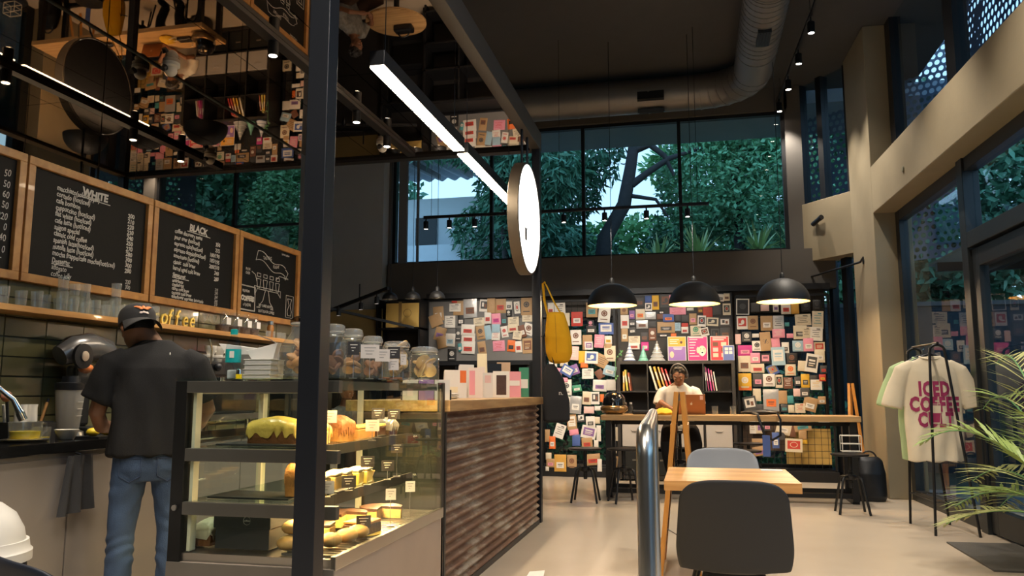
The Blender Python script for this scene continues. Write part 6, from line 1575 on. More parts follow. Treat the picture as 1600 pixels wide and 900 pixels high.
# stainless rail loop
t = thing('guard_rail', 'brushed steel tube rail loop in the foreground', 'rail', (-.109, 1.80, 0))
b_ = Vector((-.068, 1.75, 0))
pts = [(0, 0, 0), (0, 0, .7), (0, 0, 1.06)] + [tuple(b_ * (.04 * (1 - math.cos(a * PI / 12))) + Vector((0, 0, 1.06 + .05 * math.sin(a * PI / 12)))) for a in range(1, 7)]
pts2 = [tuple(b_ * .05 + Vector((0, 0, 1.11))), tuple(b_ * .95 + Vector((0, 0, 1.11)))]
pts3 = [tuple(b_ * (1 - .04 * (1 - math.cos(a * PI / 12))) + Vector((0, 0, 1.06 + .05 * math.sin(a * PI / 12)))) for a in range(6, -1, -1)] + [tuple(b_ + Vector((0, 0, z_))) for z_ in (.7, 0)]
mk('tube', G().tube([(a, c, d) for a, c, d in pts + pts2[1:] + pts3], .0195, 24), mat('satin_steel', (.66, .64, .60), .30, metal=1., var=.05, stretch=(1, 1, .05), scale=40), t, smooth=60)
for q in (Vector((0, 0, 0)), b_): mk('floor_flange', G().lathe([(.05, 0), (.05, .006), (.028, .012)], tuple(q), n=24), M_steel, t, smooth=30)
mk('paper_scrap', G().add([(-.05, -.02, 0), (.06, -.03, .0), (.07, .02, .03), (-.03, .04, .018), (.0, .0, .004), (.02, .05, .0)], [(0, 1, 4), (1, 2, 4), (2, 3, 4), (3, 0, 4), (2, 5, 3)]), M_paper, loc=(-1.06, 5.35, .002), rot=(0, 0, .2), label='crumpled white paper scrap on the floor by the bar counter', cat='paper')
# ================================================================ people
BAKE = bpy.data.scenes.new('bake')
def baked(name, g, voxel, it, m, parent, disp=None, smooth=True, **k):
    """closed shapes fused into one continuous surface"""
    me = bpy.data.meshes.new(name); me.from_pydata(g.v, [], g.f); bm_fix(me)
    o = bpy.data.objects.new('tmp', me); BAKE.collection.objects.link(o)
    r = o.modifiers.new('fuse', 'REMESH'); r.mode = 'VOXEL'; r.voxel_size = voxel
    s_ = o.modifiers.new('soften', 'SMOOTH'); s_.iterations = it; s_.factor = .5
    vl = BAKE.view_layers[0]; vl.update(); dg = vl.depsgraph; out = bpy.data.meshes.new_from_object(o.evaluated_get(dg))
    bpy.data.objects.remove(o); bpy.data.meshes.remove(me); out.name = name
    if disp:
        nn = [v.normal.copy() for v in out.vertices]; cc = [v.co.copy() for v in out.vertices]
        out.vertices.foreach_set('co', [x for c, n_ in zip(cc, nn) for x in c + n_ * disp(c)])
    out.materials.clear()
    out.polygons.foreach_set('use_smooth', [True] * len(out.polygons)); out.update()
    return link_me(name, out, m, parent, **k)
def ell(z, w, d, y=0., x=0., n=24, p=2.4):
    out = []
    for j in range(n):
        a = 2 * PI * j / n; c, s = math.cos(a), math.sin(a)
        out.append((x + w * math.copysign(abs(c) ** (2 / p), c), y + d * math.copysign(abs(s) ** (2 / p), s), z))
    return out
def limb(g, pts, rad, n=14): return g.tube(pts, rad, n)
def hand(g, w, d, up, side, s=1., curl=.5):
    """palm, four unequal bent fingers and a thumb leaving the side of the palm"""
    w = Vector(w); d = Vector(d).normalized(); up = Vector(up); up = (up - d * up.dot(d)).normalized(); x = d.cross(up) * side
    g.tube([w - d * .02, w + d * .02 * s, w + d * .06 * s, w + d * .088 * s], [.024 * s, .031 * s, .036 * s, .030 * s], 12, flat=1)
    for i, (o, L) in enumerate(((-.027, .066), (-.009, .076), (.009, .071), (.026, .056))):
        p = w + d * .085 * s + x * o * s; q = [p]; dd = d.copy()
        for k in range(3):
            dd = (dd - up * curl * (.5 + .25 * k)).normalized(); q.append(q[-1] + dd * L * s * (.42, .33, .25)[k])
        g.tube(q, [.0095 * s, .009 * s, .0085 * s, .007 * s], 8)
    p = w + d * .025 * s - x * .028 * s; q = [p, p + (d * .5 - x * .7 - up * .2).normalized() * .035 * s]; q.append(q[-1] + (d * .8 - x * .2 - up * .4).normalized() * .03 * s)
    g.tube(q, [.012 * s, .0105 * s, .008 * s], 8)
def head(g, c, R, s=1.):
    """skull, jaw, nose, ears and neck root; the face looks along -Y before R turns it"""
    c = Vector(c)
    def P(x, y, z): return c + R @ Vector((x * s, y * s, z * s))
    g.ball(c, (.074 * s, .094 * s, .098 * s), 20, R); g.ball(P(0, -.022, -.052), (.058 * s, .068 * s, .066 * s), 16, R)
    g.ball(P(0, -.06, -.093), (.030 * s, .026 * s, .022 * s), 12, R)
    g.tube([P(0, -.086, .018), P(0, -.098, -.012), P(0, -.104, -.03)], [.009 * s, .011 * s, .014 * s], 10)
    for q in (-1, 1):
        g.ball(P(q * .077, .012, -.012), (.010 * s, .020 * s, .032 * s), 10, R); g.ball(P(q * .034, -.068, -.024), (.024 * s, .02 * s, .02 * s), 10, R)
        g.tube([P(q * .012, -.088, .025), P(q * .045, -.078, .027)], .007 * s, 8)
    g.tube([P(-.022, -.088, -.062), P(0, -.094, -.060), P(.022, -.088, -.062)], [.005 * s, .008 * s, .005 * s], 8)
    return P
def face(P, R, parent, s=1.):
    ew = mat('eye_white', (.62, .58, .54), .3); ei = mat('eye_dark', (.02, .012, .008), .2); lip = mat('lip_brown', (.20, .075, .055), .5); brow = mat('brow_black', (.012, .010, .008), .8)
    for q in (-1, 1):
        mk('eye', G().ball(P(q * .031, -.0815, .002), (.012 * s, .008 * s, .007 * s), 10, R), ew, parent, smooth=60); mk('iris', G().ball(P(q * .031, -.0885, .000), (.0055 * s, .003 * s, .0055 * s), 8, R), ei, parent, smooth=60)
        mk('eyebrow', G().tube([P(q * .014, -.0935, .026), P(q * .032, -.091, .032), P(q * .05, -.081, .026)], [.004 * s, .005 * s, .003 * s], 6), brow, parent, smooth=60)
    mk('lips', G().tube([P(-.021, -.0925, -.0625), P(0, -.1015, -.061), P(.021, -.0925, -.0625)], [.003 * s, .0055 * s, .003 * s], 8), lip, parent, smooth=60)
M_skin = mat('brown_skin', (.23, .105, .055), .5, var=.08, scale=4, spec=.4); M_hair = mat('black_hair', (.012, .010, .009), .6, var=.5, scale=40, bump=.8, bscale=70)
def cloth(name, col, **k): return mat(name, col, .88, var=.14, scale=5, bump=.25, bscale=300, spec=.2, **k)
def denim():
    m = mat('washed_denim', (.034, .062, .12), .85, var=.75, scale=7, bump=.3, bscale=260, stretch=(1, 1, .7)); return m
def folds(a, fz, seed):
    r_ = random.Random(seed); K = [(r_.uniform(-1, 1), r_.uniform(-1, 1), r_.uniform(.4, 1), r_.uniform(14, 34), r_.uniform(0, 6)) for _ in range(7)]
    def f(v): return a * sum(math.sin((v.x * kx + v.y * ky + v.z * kz * fz) * fr + ph) for kx, ky, kz, fr, ph in K) / 4
    return f

# ---- the barista, back to the camera, working at the counter
B = thing('person', 'barista in charcoal t-shirt, blue jeans and cap, back to the camera at the counter', 'person', (-2.82, 3.785, 0), math.radians(36))
g = G()
g.rings([ell(.86, .15, .10), ell(1.0, .15, .10), ell(1.2, .165, .105), ell(1.34, .17, .10), ell(1.41, .13, .08, .01), ell(1.45, .06, .055, .02)])
limb(g, [(0, .02, 1.42), (-.04, .045, 1.49), (-.085, .065, 1.54)], [.058, .052, .052])
RH = Matrix.Rotation(PI + .35, 3, 'Z') @ Matrix.Rotation(math.radians(16), 3, 'X')
P = head(g, (-.105, .10, 1.55), RH, 1.0)
for sd, arm in ((-1, [(-.17, 0, 1.37), (-.225, -.005, 1.25), (-.265, .0, 1.09), (-.245, .10, 1.02), (-.19, .26, 1.0)]), (1, [(.17, 0, 1.37), (.225, .0, 1.25), (.275, .02, 1.10), (.24, .12, 1.03), (.17, .28, 1.0)])):
    limb(g, arm, [.055, .048, .042, .040, .028]); hand(g, arm[-1], (Vector(arm[-1]) - Vector(arm[-2])), (0, 0, 1), sd, 1., .45)
for sd in (-1, 1): limb(g, [(sd * .085, 0, .88), (sd * .112, -.01, .48), (sd * .118, -.03, .09)], [.075, .052, .04]); g.ball((sd * .11, .05, .05), (.045, .12, .045), 14)
mk_b = baked('body', g, .007, 6, M_skin, B)
g = G()
g.rings([ell(.865, .213, .148), ell(.93, .208, .143), ell(1.05, .198, .132), ell(1.2, .196, .130), ell(1.32, .205, .125), ell(1.385, .195, .105, .01), ell(1.425, .15, .088, .018), ell(1.46, .098, .074, .028), ell(1.478, .072, .064, .034)])
for sd, arm in ((-1, [(-.13, .005, 1.375), (-.195, 0, 1.335), (-.235, -.005, 1.25), (-.262, -.005, 1.165), (-.268, -.004, 1.15)]), (1, [(.13, .005, 1.375), (.195, 0, 1.335), (.235, .0, 1.25), (.268, .008, 1.175), (.274, .01, 1.16)])):
    limb(g, arm, [.075, .088, .085, .088, .087], 18)
fb = folds(.005, .25, 4)
def shirt_d(v): return fb(v) + .011 * math.exp(-((v.z - .93) / .12) ** 2) * math.sin(math.atan2(v.y, v.x) * 7) + .006 * math.exp(-((v.z - 1.22) / .10) ** 2) * math.sin(v.x * 40 + v.z * 9)
baked('t_shirt', g, .008, 11, cloth('charcoal_cotton', (.015, .0145, .0145)), B, shirt_d)
g = G()
g.rings([ell(.74, .135, .105), ell(.80, .172, .125), ell(.86, .176, .122), ell(.95, .168, .115)])
for sd in (-1, 1): limb(g, [(sd * .086, 0, .88), (sd * .094, -.004, .76), (sd * .108, .0, .62), (sd * .118, .0, .47), (sd * .118, -.015, .35), (sd * .120, -.028, .20), (sd * .122, -.03, .09)], [.088, .090, .078, .066, .068, .060, .058], 18)
ff = folds(.004, 1.2, 8)
def jean_d(v): return ff(v) + (.004 if v.z < .56 else .0025) * math.sin(v.z * 78 + v.x * 45 * math.copysign(1, v.x) + 2.6 * math.sin(v.y * 22 + v.z * 17)) * (.5 + .5 * math.sin(v.z * 23 + v.x * 9))
JEANS = baked('jeans', g, .008, 4, denim(), B, jean_d)
M_stitch = mat('denim_dark', (.03, .05, .10), .9)
for sd in (-1, 1):
    pk = [(-.052, .06), (.052, .06), (.050, -.03), (0, -.062), (-.050, -.03)]
    ln = [(sd * .09 + x0 + (x1 - x0) * i / 6, -.2, .80 + z0 + (z1 - z0) * i / 6) for (x0, z0), (x1, z1) in zip(pk, pk[1:] + pk[:1]) for i in range(6)]
    mk('pocket_seam', G().tube(wrap(JEANS, ln, (0, 1, 0), .002), .0035, 6, True), M_stitch, B, smooth=60)
for sd in (-1, 1): mk('shoe', G().rings([ell(.0, .05, .14, .04, sd * .115, 16), ell(.03, .052, .142, .04, sd * .115, 16), ell(.07, .046, .10, .01, sd * .115, 16), ell(.10, .045, .06, -.02, sd * .115, 16)]), M_black, B, smooth=60)
M_cap = mat('black_twill', (.020, .019, .019), .85, var=.15, bump=.2, bscale=260)
g = G(); n = 12
g.rings([[P(.092 * math.cos(a) * q, .012 + .108 * math.sin(a) * q, z) for a in [2 * PI * j / 26 for j in range(26)]] for q, z in ((1.0, .012), (1.02, .035), (1.0, .065), (.90, .09), (.70, .108), (.4, .119), (.08, .123))])
capo = mk('cap', g, M_cap, B, smooth=60)
def brim(u, v):
    a = (u - .5) * 2.5; r0 = 1.0 + .62 * v * math.cos(a * .62)
    return P(.092 * math.sin(a) * (1 + .12 * v), .012 + .108 * math.cos(a) * 1.0 + .075 * v * math.cos(a * .6), .014 - .035 * v - .03 * (abs(math.sin(a)) ** 2) * v)
g = G().grid(brim, 18, 6); g2 = G().grid(lambda u, v: brim(u, v) + Vector((0, 0, -.004)), 18, 6)
mk('cap_brim', G().add(g.v, g.f).add(g2.v, g2.f), mat('charcoal_brim', (.035, .033, .032), .85), capo, smooth=60)
M_emo = mat('orange_thread', (.72, .20, .04), .6); M_emw = mat('pale_thread', (.70, .55, .48), .6)
def capdot(x, z, rx, rz, m, nm, d=.0):
    a = math.asin(max(-1, min(1, x / .095))); q = 1.0 if z < .06 else 1.0 - (z - .06) * 3.2
    c = P(.094 * math.sin(a) * q, .012 + .110 * math.cos(a) * q + d, z); T = RH @ Matrix.Rotation(-a, 3, 'Z') @ Matrix.Rotation(.35 + (z - .05) * 8, 3, 'X')
    mk(nm, G().ball(c, (rx, .003, rz), 10, T), m, capo, smooth=60)
for sgn in (-1, 1):
    for k in range(3): capdot(sgn * (.014 + .012 * k), .066 + .007 * k - .003 * (k == 2), .012, .010 - .002 * k, M_emo, 'emblem_wing', .001)
capdot(0, .072, .009, .014, M_emo, 'emblem_body', .002)
for k in range(3): capdot(-.015 + .015 * k, .040 + .003 * (k % 2), .010, .008, M_emw, 'emblem_lettering')
mk('hair', baked and G().rings([[P(.079 * math.cos(a) * q, .018 + .092 * math.sin(a) * q, z) for a in [2 * PI * (.02 + .46 * j / 13) for j in range(14)] + [2 * PI * (.48 - .46 * j / 13) for j in range(14)] if True] for q, z in ((.97, -.04), (1.02, -.02), (1.03, .02))], cap=True), M_hair, B, smooth=60)
mk('shoulder_print', G().ball((.07, -.098, 1.40), (.003, .002, .008), 8), M_white, B)

# ---- seated figures
def seated(loc, rz, label, shirt, trousers, headset=False, yaw=0., nod=.35, lean=.14, seat=.62, reach=(.16, -.34, .40), hz=.745, hf=.06, kd=0.):
    """origin on the floor under the hips, facing -Y"""
    T = thing('person', label, 'person', loc, rz); h = seat
    S = lambda z: -lean * max(0, z - .1)
    g = G()
    g.rings([ell(h + .02, .16, .11), ell(h + .15, .15, .10, S(.15)), ell(h + .33, .165, .105, S(.33)), ell(h + .46, .175, .10, S(.46)), ell(h + .53, .12, .08, S(.53)), ell(h + .57, .06, .055, S(.57) - .01)])
    nb = Vector((0, S(.57) - .01, h + .54)); hc = Vector((.0, S(.6) - hf, h + hz))
    limb(g, [nb, nb.lerp(hc, .5), hc - Vector((0, 0, .04))], [.056, .05, .05])
    R = Matrix.Rotation(yaw, 3, 'Z') @ Matrix.Rotation(nod, 3, 'X'); P = head(g, hc, R, 1.0)
    arms = []
    for sd in (-1, 1):
        a = [(sd * .17, S(.49), h + .485), (sd * .225, S(.4) - .02, h + .36), (sd * .25, S(.3) - .08, h + .27), (sd * (.22), S(.3) - .20, h + .335), (sd * reach[0] * .75, S(.3) + reach[1], h + reach[2])]
        arms.append((sd, a)); limb(g, a, [.052, .046, .040, .036, .026]); hand(g, a[-1], Vector(a[-1]) - Vector(a[-2]), (0, 0, 1), -sd, 1., .3)
    legs = []
    for sd in (-1, 1):
        l = [(sd * .09, .02, h + .07), (sd * .14, -.20 + kd * .4, h + .08 - kd), (sd * .17, -.42 + kd * .8, h + .06 - 2.2 * kd), (sd * .16, -.40 + kd * .6, h - .18 - kd), (sd * .14, -.30, h - .42), (sd * .13, -.28, .09 if h < .5 else h - .47)]
        legs.append(l); limb(g, l, [.075, .068, .054, .05, .04, .036]); g.ball((l[-1][0], l[-1][1] - .06, l[-1][2] - .03), (.042, .11, .04), 12)
    baked('body', g, .008, 5, M_skin, T)
    g = G(); g.rings([ell(h + .0, .185, .135), ell(h + .12, .182, .13, S(.12)), ell(h + .33, .19, .125, S(.33)), ell(h + .455, .192, .112, S(.455)), ell(h + .515, .15, .088, S(.515)), ell(h + .55, .095, .07, S(.55)), ell(h + .565, .075, .064, S(.56))])
    for sd, a in arms: limb(g, [(sd * .13, S(.48), h + .475), (sd * .19, S(.47), h + .445), (sd * .225, S(.4) - .015, h + .37), (sd * .243, S(.33) - .045, h + .30)], [.07, .08, .078, .078], 16)
    baked('t_shirt', g, .008, 5, shirt, T, folds(.005, .5, 31))
    g = G()
    g.rings([ell(h + .0, .17, .13), ell(h + .06, .18, .135), ell(h + .13, .17, .125)])
    for l in legs: limb(g, l, [.095, .088, .074, .07, .062, .058], 16)
    baked('trousers', g, .010, 4, trousers, T, folds(.004, 1, 12))
    for l in legs: mk('shoe', G().ball((l[-1][0], l[-1][1] - .06, l[-1][2] - .03), (.05, .125, .05), 14), M_black, T, smooth=60)
    face(P, R, T)
    g = G(); r_ = random.Random(6)
    g.ball(P(0, .022, .035), (.083, .092, .086), 18, R)
    for k in range(60):
        a = r_.uniform(0, 6.3); e = r_.uniform(-.1, 1.4); d = Vector((math.cos(a) * math.cos(e), math.sin(a) * math.cos(e), math.sin(e)))
        if d.y < -.45 and d.z < .45: continue
        g.ball(P(.080 * d.x, .018 + .090 * d.y, .035 + .084 * d.z), r_.uniform(.015, .024), 8)
    baked('hair', g, .006, 2, M_hair, T)
    if headset:
        hp = mk('headphones', G().tube([P(.100 * math.cos(a), .005, .138 * math.sin(a) + .012) for a in [PI * i / 16 for i in range(17)]], .011, 8), mat('band_grey', (.10, .10, .105), .4), T, smooth=60)
        for q in (-1, 1): mk('ear_cup', G().lathe([(.030, -.016), (.036, -.012), (.036, .010), (.026, .016)], P(q * .092, .012, -.008), n=20, M=R @ Matrix.Rotation(PI / 2, 3, 'Y')), mat('cup_grey', (.06, .06, .062), .3), hp, smooth=50)
    return T
seated((-.19, 10.17, 0), .06, 'man in white t-shirt and black headphones bent over a laptop', cloth('white_cotton', (.66, .62, .54)), cloth('black_cotton', (.012, .012, .013)), True, -.18, .5, .16, .74, (.16, -.26, .27), .655, .13, .10)
t = thing('backpack', 'black backpack standing on the floor before the shelf unit', 'bag', (.02, 10.85, 0))
mk('pack_body', G().lathe([(.16, 0), (.18, .05), (.18, .30), (.14, .42), (.05, .46)], n=20), M_black, t, smooth=60); mk('front_pocket', G().box(-.12, .12, -.20, -.14, .05, .25), M_frame, t, bev=.02); mk('grab_handle', G().tube([(-.04, 0, .45), (-.02, 0, .50), (.02, 0, .50), (.04, 0, .45)], .01, 6), M_black, t)
# round table in the side room, seen in the mirror soffit
t = thing('round_table', 'round oak table in the side room, seen in the mirror soffit', 'table', (-4.0, 10.2, 0))
mk('tabletop', G().lathe([(.42, .71), (.43, .715), (.43, .745), (.42, .75)], n=40), M_woodx, t, smooth=30); mk('pedestal', G().lathe([(.04, .02), (.04, .71)], n=16), M_tblk, t, smooth=40); mk('base_plate', G().lathe([(.25, 0), (.25, .02), (.05, .03)], n=28), M_tblk, t, smooth=30)
seated((-4.62, 9.95, 0), math.radians(70), 'person in patterned grey shirt at the round table of the side room', mat('patterned_cotton', (.20, .20, .19), .9, var=.8, scale=22), cloth('brown_cotton', (.06, .035, .025)), False, .1, .3, .2, .45, (.16, -.28, .33))
shell_chair((-4.66, 9.93, 0), 'black moulded chair under the person at the round table', M_chk, math.radians(70) + PI * 0, M_tblk)
t = thing('handbag', 'black handbag lying on the round table of the side room', 'bag', (-3.92, 10.3, .75)); mk('bag_body', G().box(-.14, .14, -.08, .08, 0, .10), M_black, t, bev=.03); mk('bag_handle', G().tube(arc((0, 0, .08), .09, 0, PI, 12, 'xz'), .01, 6), M_black, t)

# ================================================================ bags on the far post
t = thing('tote_bag', 'full yellow cloth tote bag hanging high on the far canopy post', 'bag', (-1.24, 7.44, 1.46))
g = G(); g.rings([ell(z_, w, d, 0, x_, 20, 2.2) for z_, w, d, x_ in ((.0, .05, .03, .02), (.02, .095, .06, .015), (.10, .125, .085, .01), (.25, .125, .09, 0), (.38, .105, .07, -.01), (.47, .085, .03, -.02), (.485, .08, .012, -.02))])
baked('bag_body', g, .008, 4, cloth('yellow_canvas', (.66, .34, .012)), t, folds(.005, .6, 5))
mk('strap', G().tube([(-.09, -.02, .46), (-.125, -.01, .60), (-.14, 0, .76), (-.125, 0, .78), (-.105, 0, .74), (-.03, -.02, .58), (.04, -.02, .46)], .014, 6, flat=.35), MATS['yellow_canvas'], t, smooth=60); mk('seam', G().tube([(0, -.085, .10), (0, -.092, .25), (-.01, -.072, .38), (-.02, -.034, .46)], .003, 5), mat('canvas_seam', (.40, .20, .01), .9), t)
mk('hook', G().tube([(-.15, .02, .76), (-.11, .0, .755), (-.10, 0, .775)], .006, 6), M_black, t)
t = thing('tote_bag', 'limp black tote bag hanging below the yellow one', 'bag', (-1.27, 7.40, .92))
g = G(); g.rings([ell(z_, w, d, 0, x_, 20, 2.6) for z_, w, d, x_ in ((.0, .10, .03, .02), (.02, .125, .045, .02), (.20, .125, .055, .015), (.40, .10, .045, -.01), (.50, .06, .03, -.03), (.54, .04, .02, -.04))])
baked('bag_body', g, .008, 4, cloth('black_canvas', (.022, .022, .024)), t, folds(.006, .5, 15))
mk('strap', G().tube([(-.07, -.01, .50), (-.095, -.01, .66), (-.10, 0, .80), (-.09, 0, .81), (-.07, 0, .78), (-.02, -.01, .62), (.02, -.02, .46)], .010, 6, flat=.4), MATS['black_canvas'], t, smooth=60)
text('print', 'n.', .06, M_paper, t, (.05, -.058, .25), (PI / 2, 0, 0)); mk('hook', G().tube([(-.13, .06, .80), (-.095, .02, .80), (-.085, 0, .82)], .006, 6), M_black, t)

# ================================================================ menus and glasses on the bar counter
BZ = 1.151
M_pr = [P_('blush', (.72, .62, .56)), P_('paper', (.74, .68, .60)), P_('rosepink', (.72, .30, .34)), P_('tan', (.55, .38, .24))]
def leaflet(x, y, w, h, label, m, rz=.35, marks=()):
    t = thing('menu_card', label, 'menu', (x, y, BZ), rz)
    mk('sheet', G().prism([(-.03, 0), (-.027, 0), (.002, h), (-.001, h)], -w / 2, w / 2, 'y') if False else G().box(-w / 2, w / 2, -.003, .003, 0, h), m, t); mk('rear_sheet', G().obox((0, .035, h * .48), (w, .004, h * .97), Matrix.Rotation(.2, 3, 'X')), m, t)
    for x0, x1, z0, z1, mm in marks: mk('print_patch', G().box(x0 * w, x1 * w, -.0045, -.003, z0 * h, z1 * h), mm, t)
leaflet(-1.74, 5.78, .17, .21, 'white standing menu with an orange corner on the bar counter', M_paper, .55, [(.2, .48, .55, .98, PM['o']), (-.35, .1, .2, .4, M_cream)])
leaflet(-1.66, 6.06, .11, .235, 'blush and white standing menu beside the white one', M_pr[0], .2, [(-.45, -.05, .1, .9, M_pr[2])])
leaflet(-1.62, 6.28, .09, .20, 'slim pale standing menu in the middle of the bar counter', M_paper, .7, [(-.3, .3, .6, .9, PM['q'])])
leaflet(-1.58, 6.58, .14, .22, 'white standing menu with a dark brown photo', M_paper, .35, [(-.3, .3, .1, .85, M_choc)])
leaflet(-1.54, 6.92, .11, .225, 'rose standing menu towards the far post', M_pr[2], .25, [(-.4, .4, .45, .65, M_paper)])
leaflet(-1.52, 7.22, .09, .27, 'dark green standing box of leaflets at the far post', PM['g'], .4, [(-.4, .4, .3, .6, M_paper)])
leaflet(-1.70, 6.40, .08, .36, 'tall cream bag standing behind the menus', M_cream, .1, [(-.3, .3, .5, .7, M_pr[0])]); leaflet(-1.70, 6.75, .16, .29, 'black folder standing behind the menus', M_black, .5); leaflet(-1.66, 7.0, .12, .31, 'kraft brown folder standing behind the rose menu', M_pr[3], .3); leaflet(-1.74, 6.08, .13, .26, 'white crumpled sheet standing behind the blush menu', M_paper, .8)
for k, (x_, y_) in enumerate(((-1.84, 5.05), (-1.80, 5.22), (-1.86, 5.37))):
    t = thing('glass_carafe', 'upturned clear carafe on the bar counter, %s from the case' % ORD[k + 1], 'carafe', (x_, y_, BZ), group='carafes on the bar counter')
    mk('glass_body', G().lathe([(.055, 0), (.05, .06), (.035, .11), (.04, .13), (.037, .13), (.032, .11), (.047, .06), (.052, .004)], n=20, cap=False), M_jar, t, smooth=50); mk('foot_ring', G().lathe([(.03, .13), (.04, .132), (.04, .136), (.03, .138)], n=18), M_steel, t)
t = thing('saucer_stack', 'little stack of white saucers on the bar counter by the carafes', 'saucers', (-1.66, 5.42, BZ))
for k in range(3): mk('saucer', G().lathe([(.03, k * .012), (.055, k * .012 + .010), (.052, k * .012 + .012), (.001, k * .012 + .005)], n=22), M_white, t, smooth=50)
t = thing('leaflet_stand', 'violet and orange leaflets behind the end glass of the case', 'leaflets', (-1.56, 4.58, BZ), .3)
for k, m in enumerate((M_pr[0], P_('violet', (.27, .14, .42)), M_paper)): mk('leaflet', G().box(-.14 + k * .095, -.05 + k * .095, -.002, .002, -.0, .12), m, t); 
mk('stand', G().box(-.15, .15, .004, .03, 0, .06), M_black, t)

# ================================================================ clothes rack and shirts
t = thing('clothes_rack', 'black A-shaped metal clothes rack before the tall pane', 'clothes rack', (0, 0, 0))
M_rk = M_tblk
for k, (y_, xa, xb, xc, xd) in enumerate(((7.53, 1.94, 1.985, 2.105, 2.28), (8.18, 1.90, 1.955, 2.085, 2.23))):
    pa = [(xa, y_, 0), (xc - .12, y_, 1.54)] + [(xc - .06 + .06 * math.cos(a), y_, 1.55 + .05 * math.sin(a)) for a in [PI - PI * i / 8 for i in range(1, 8)]] + [(xc, y_, 1.54), (xd, y_, 0)]
    mk('end_frame', G().tube(pa, .0115, 10), M_rk, t, smooth=60)
    for f_ in (.18, .39): mk('cross_wire', G().tube([(xa + (xc - .12 - xa) * f_, y_, 1.54 * f_), (xd + (xc - xd) * f_, y_, 1.54 * f_)], .004, 6), M_rk, t)
mk('hanging_rail', G().tube([(2.045, 7.50, 1.615), (2.02, 8.21, 1.615)], .011, 10), M_rk, t, smooth=60)
for f_, nm in ((.18, 'lower'), (.39, 'upper')):
    for a, b_ in (((1.94 + .045 * f_, 7.53), (1.90 + .065 * f_, 8.18)), ((2.28 - .175 * f_, 7.53), (2.23 - .145 * f_, 8.18))): mk('side_wire', G().tube([(a[0], a[1], 1.54 * f_), (b_[0], b_[1], 1.54 * f_)], .005, 6), M_rk, t)
for k in range(5): f_ = (k + 1) / 6; mk('shelf_wire', G().tube([(1.95 + .30 * f_, 7.53, .277), (1.91 + .29 * f_, 8.18, .277)], .003, 5), M_rk, t)
def tee(loc, rz, label, m, W=.27, sway=0.):
    t = thing('t_shirt', label, 't-shirt', loc, rz)
    g = G()
    g.rings([ell(z_, w, d, 0, 0, 36, 2.2) for z_, w, d in ((-.90, W * .93, .062), (-.86, W * .935, .062), (-.6, W * .93, .058), (-.3, W * .92, .056), (-.12, W * .93, .050), (-.05, W * .82, .04), (-.01, W * .5, .032), (.015, W * .34, .03))])
    for sd in (-1, 1): limb(g, [(sd * W * .55, 0, -.06), (sd * W * .92, 0, -.12), (sd * W * 1.12, .0, -.24), (sd * (W * 1.30), .0, -.41), (sd * (W * 1.32), .0, -.43)], [.055, .075, .082, .088, .088], 16); g.v[-80:] = [(x_, y_ * .55, z_) for x_, y_, z_ in g.v[-80:]]
    def dd(v): return .010 * max(0, (-.1 - v.z)) * math.sin(v.x * 38 + 2.2 * math.sin(v.z * 5)) + .004 * math.sin(v.x * 17 + v.z * 11)
    t_body = baked('shirt_body', g, .007, 5, m, t, dd)
    mk('collar', G().tube([(W * .33 * math.cos(a), .035 * math.sin(a), .012 - .022 * (math.sin(a) < 0) * abs(math.sin(a))) for a in [2 * PI * i / 26 for i in range(26)]], .009, 8, True), m, t, smooth=60)
    h = mk('hanger', G().tube([(-W * .75, 0, -.055), (-.05, 0, .02), (0, 0, .035), (.05, 0, .02), (W * .75, 0, -.055)], .012, 8), M_black, t, smooth=60)
    mk('hanger_hook', G().tube([(0, 0, .035), (0, 0, .085)] + [(.0 + .024 * math.sin(a), 0, .109 - .024 * math.cos(a)) for a in [i * PI / 8 for i in range(1, 11)]], .0035, 6), M_chrome, h, smooth=60)
    tee.last = t_body
    return t
M_cr = cloth('cream_cotton', (.70, .60, .44)); M_gr = cloth('pale_green_cotton', (.40, .52, .28)); M_mag = mat('burgundy_print', (.30, .02, .085), .7, var=.05)
tee((2.035, 7.95, 1.495), .12, 'pale green t-shirt hanging on the rack behind the cream one', M_gr, .258)
ts = tee((2.045, 7.76, 1.495), .06, 'cream t-shirt printed ICED COFFEE CULT on the black rack', M_cr, .258)
SHIRT = tee.last
for k, (s_, z_) in enumerate((('ICED', -.327), ('COFFEE', -.461), ('CULT', -.595))):
    o = text('print_lettering', s_, .168, M_mag, ts, (0, 0, 0), (0, 0, 0), 'CENTER', 0, 0, .64, 1.12, .0085)
    vv = [v.co.copy() for v in o.data.vertices]; ww = wrap(SHIRT, [(v.x, 0, z_ + v.y) for v in vv], (0, 1, 0), .004)
    o.data.vertices.foreach_set('co', [c for w_ in ww for c in w_]); o.data.update()
def patch(nm, quad, m, off):
    vs = []; N_ = 6
    for i in range(N_ + 1):
        for j in range(N_ + 1):
            u, v = i / N_, j / N_; x = (quad[0][0] * (1 - u) + quad[1][0] * u) * (1 - v) + (quad[3][0] * (1 - u) + quad[2][0] * u) * v; z = quad[0][1] * (1 - v) + quad[2][1] * v
            vs.append((x, 0, z))
    vs = wrap(SHIRT, vs, (0, 1, 0), off)
    mk(nm, G().add(vs, [(i * (N_ + 1) + j, (i + 1) * (N_ + 1) + j, (i + 1) * (N_ + 1) + j + 1, i * (N_ + 1) + j + 1) for i in range(N_) for j in range(N_)]), m, ts)
patch('cup_print', [(-.045, -.40), (.045, -.40), (.03, -.57), (-.03, -.57)], M_cr, .006); patch('cup_print_liquid', [(-.036, -.48), (.036, -.48), (.026, -.56), (-.026, -.56)], M_mag, .007)
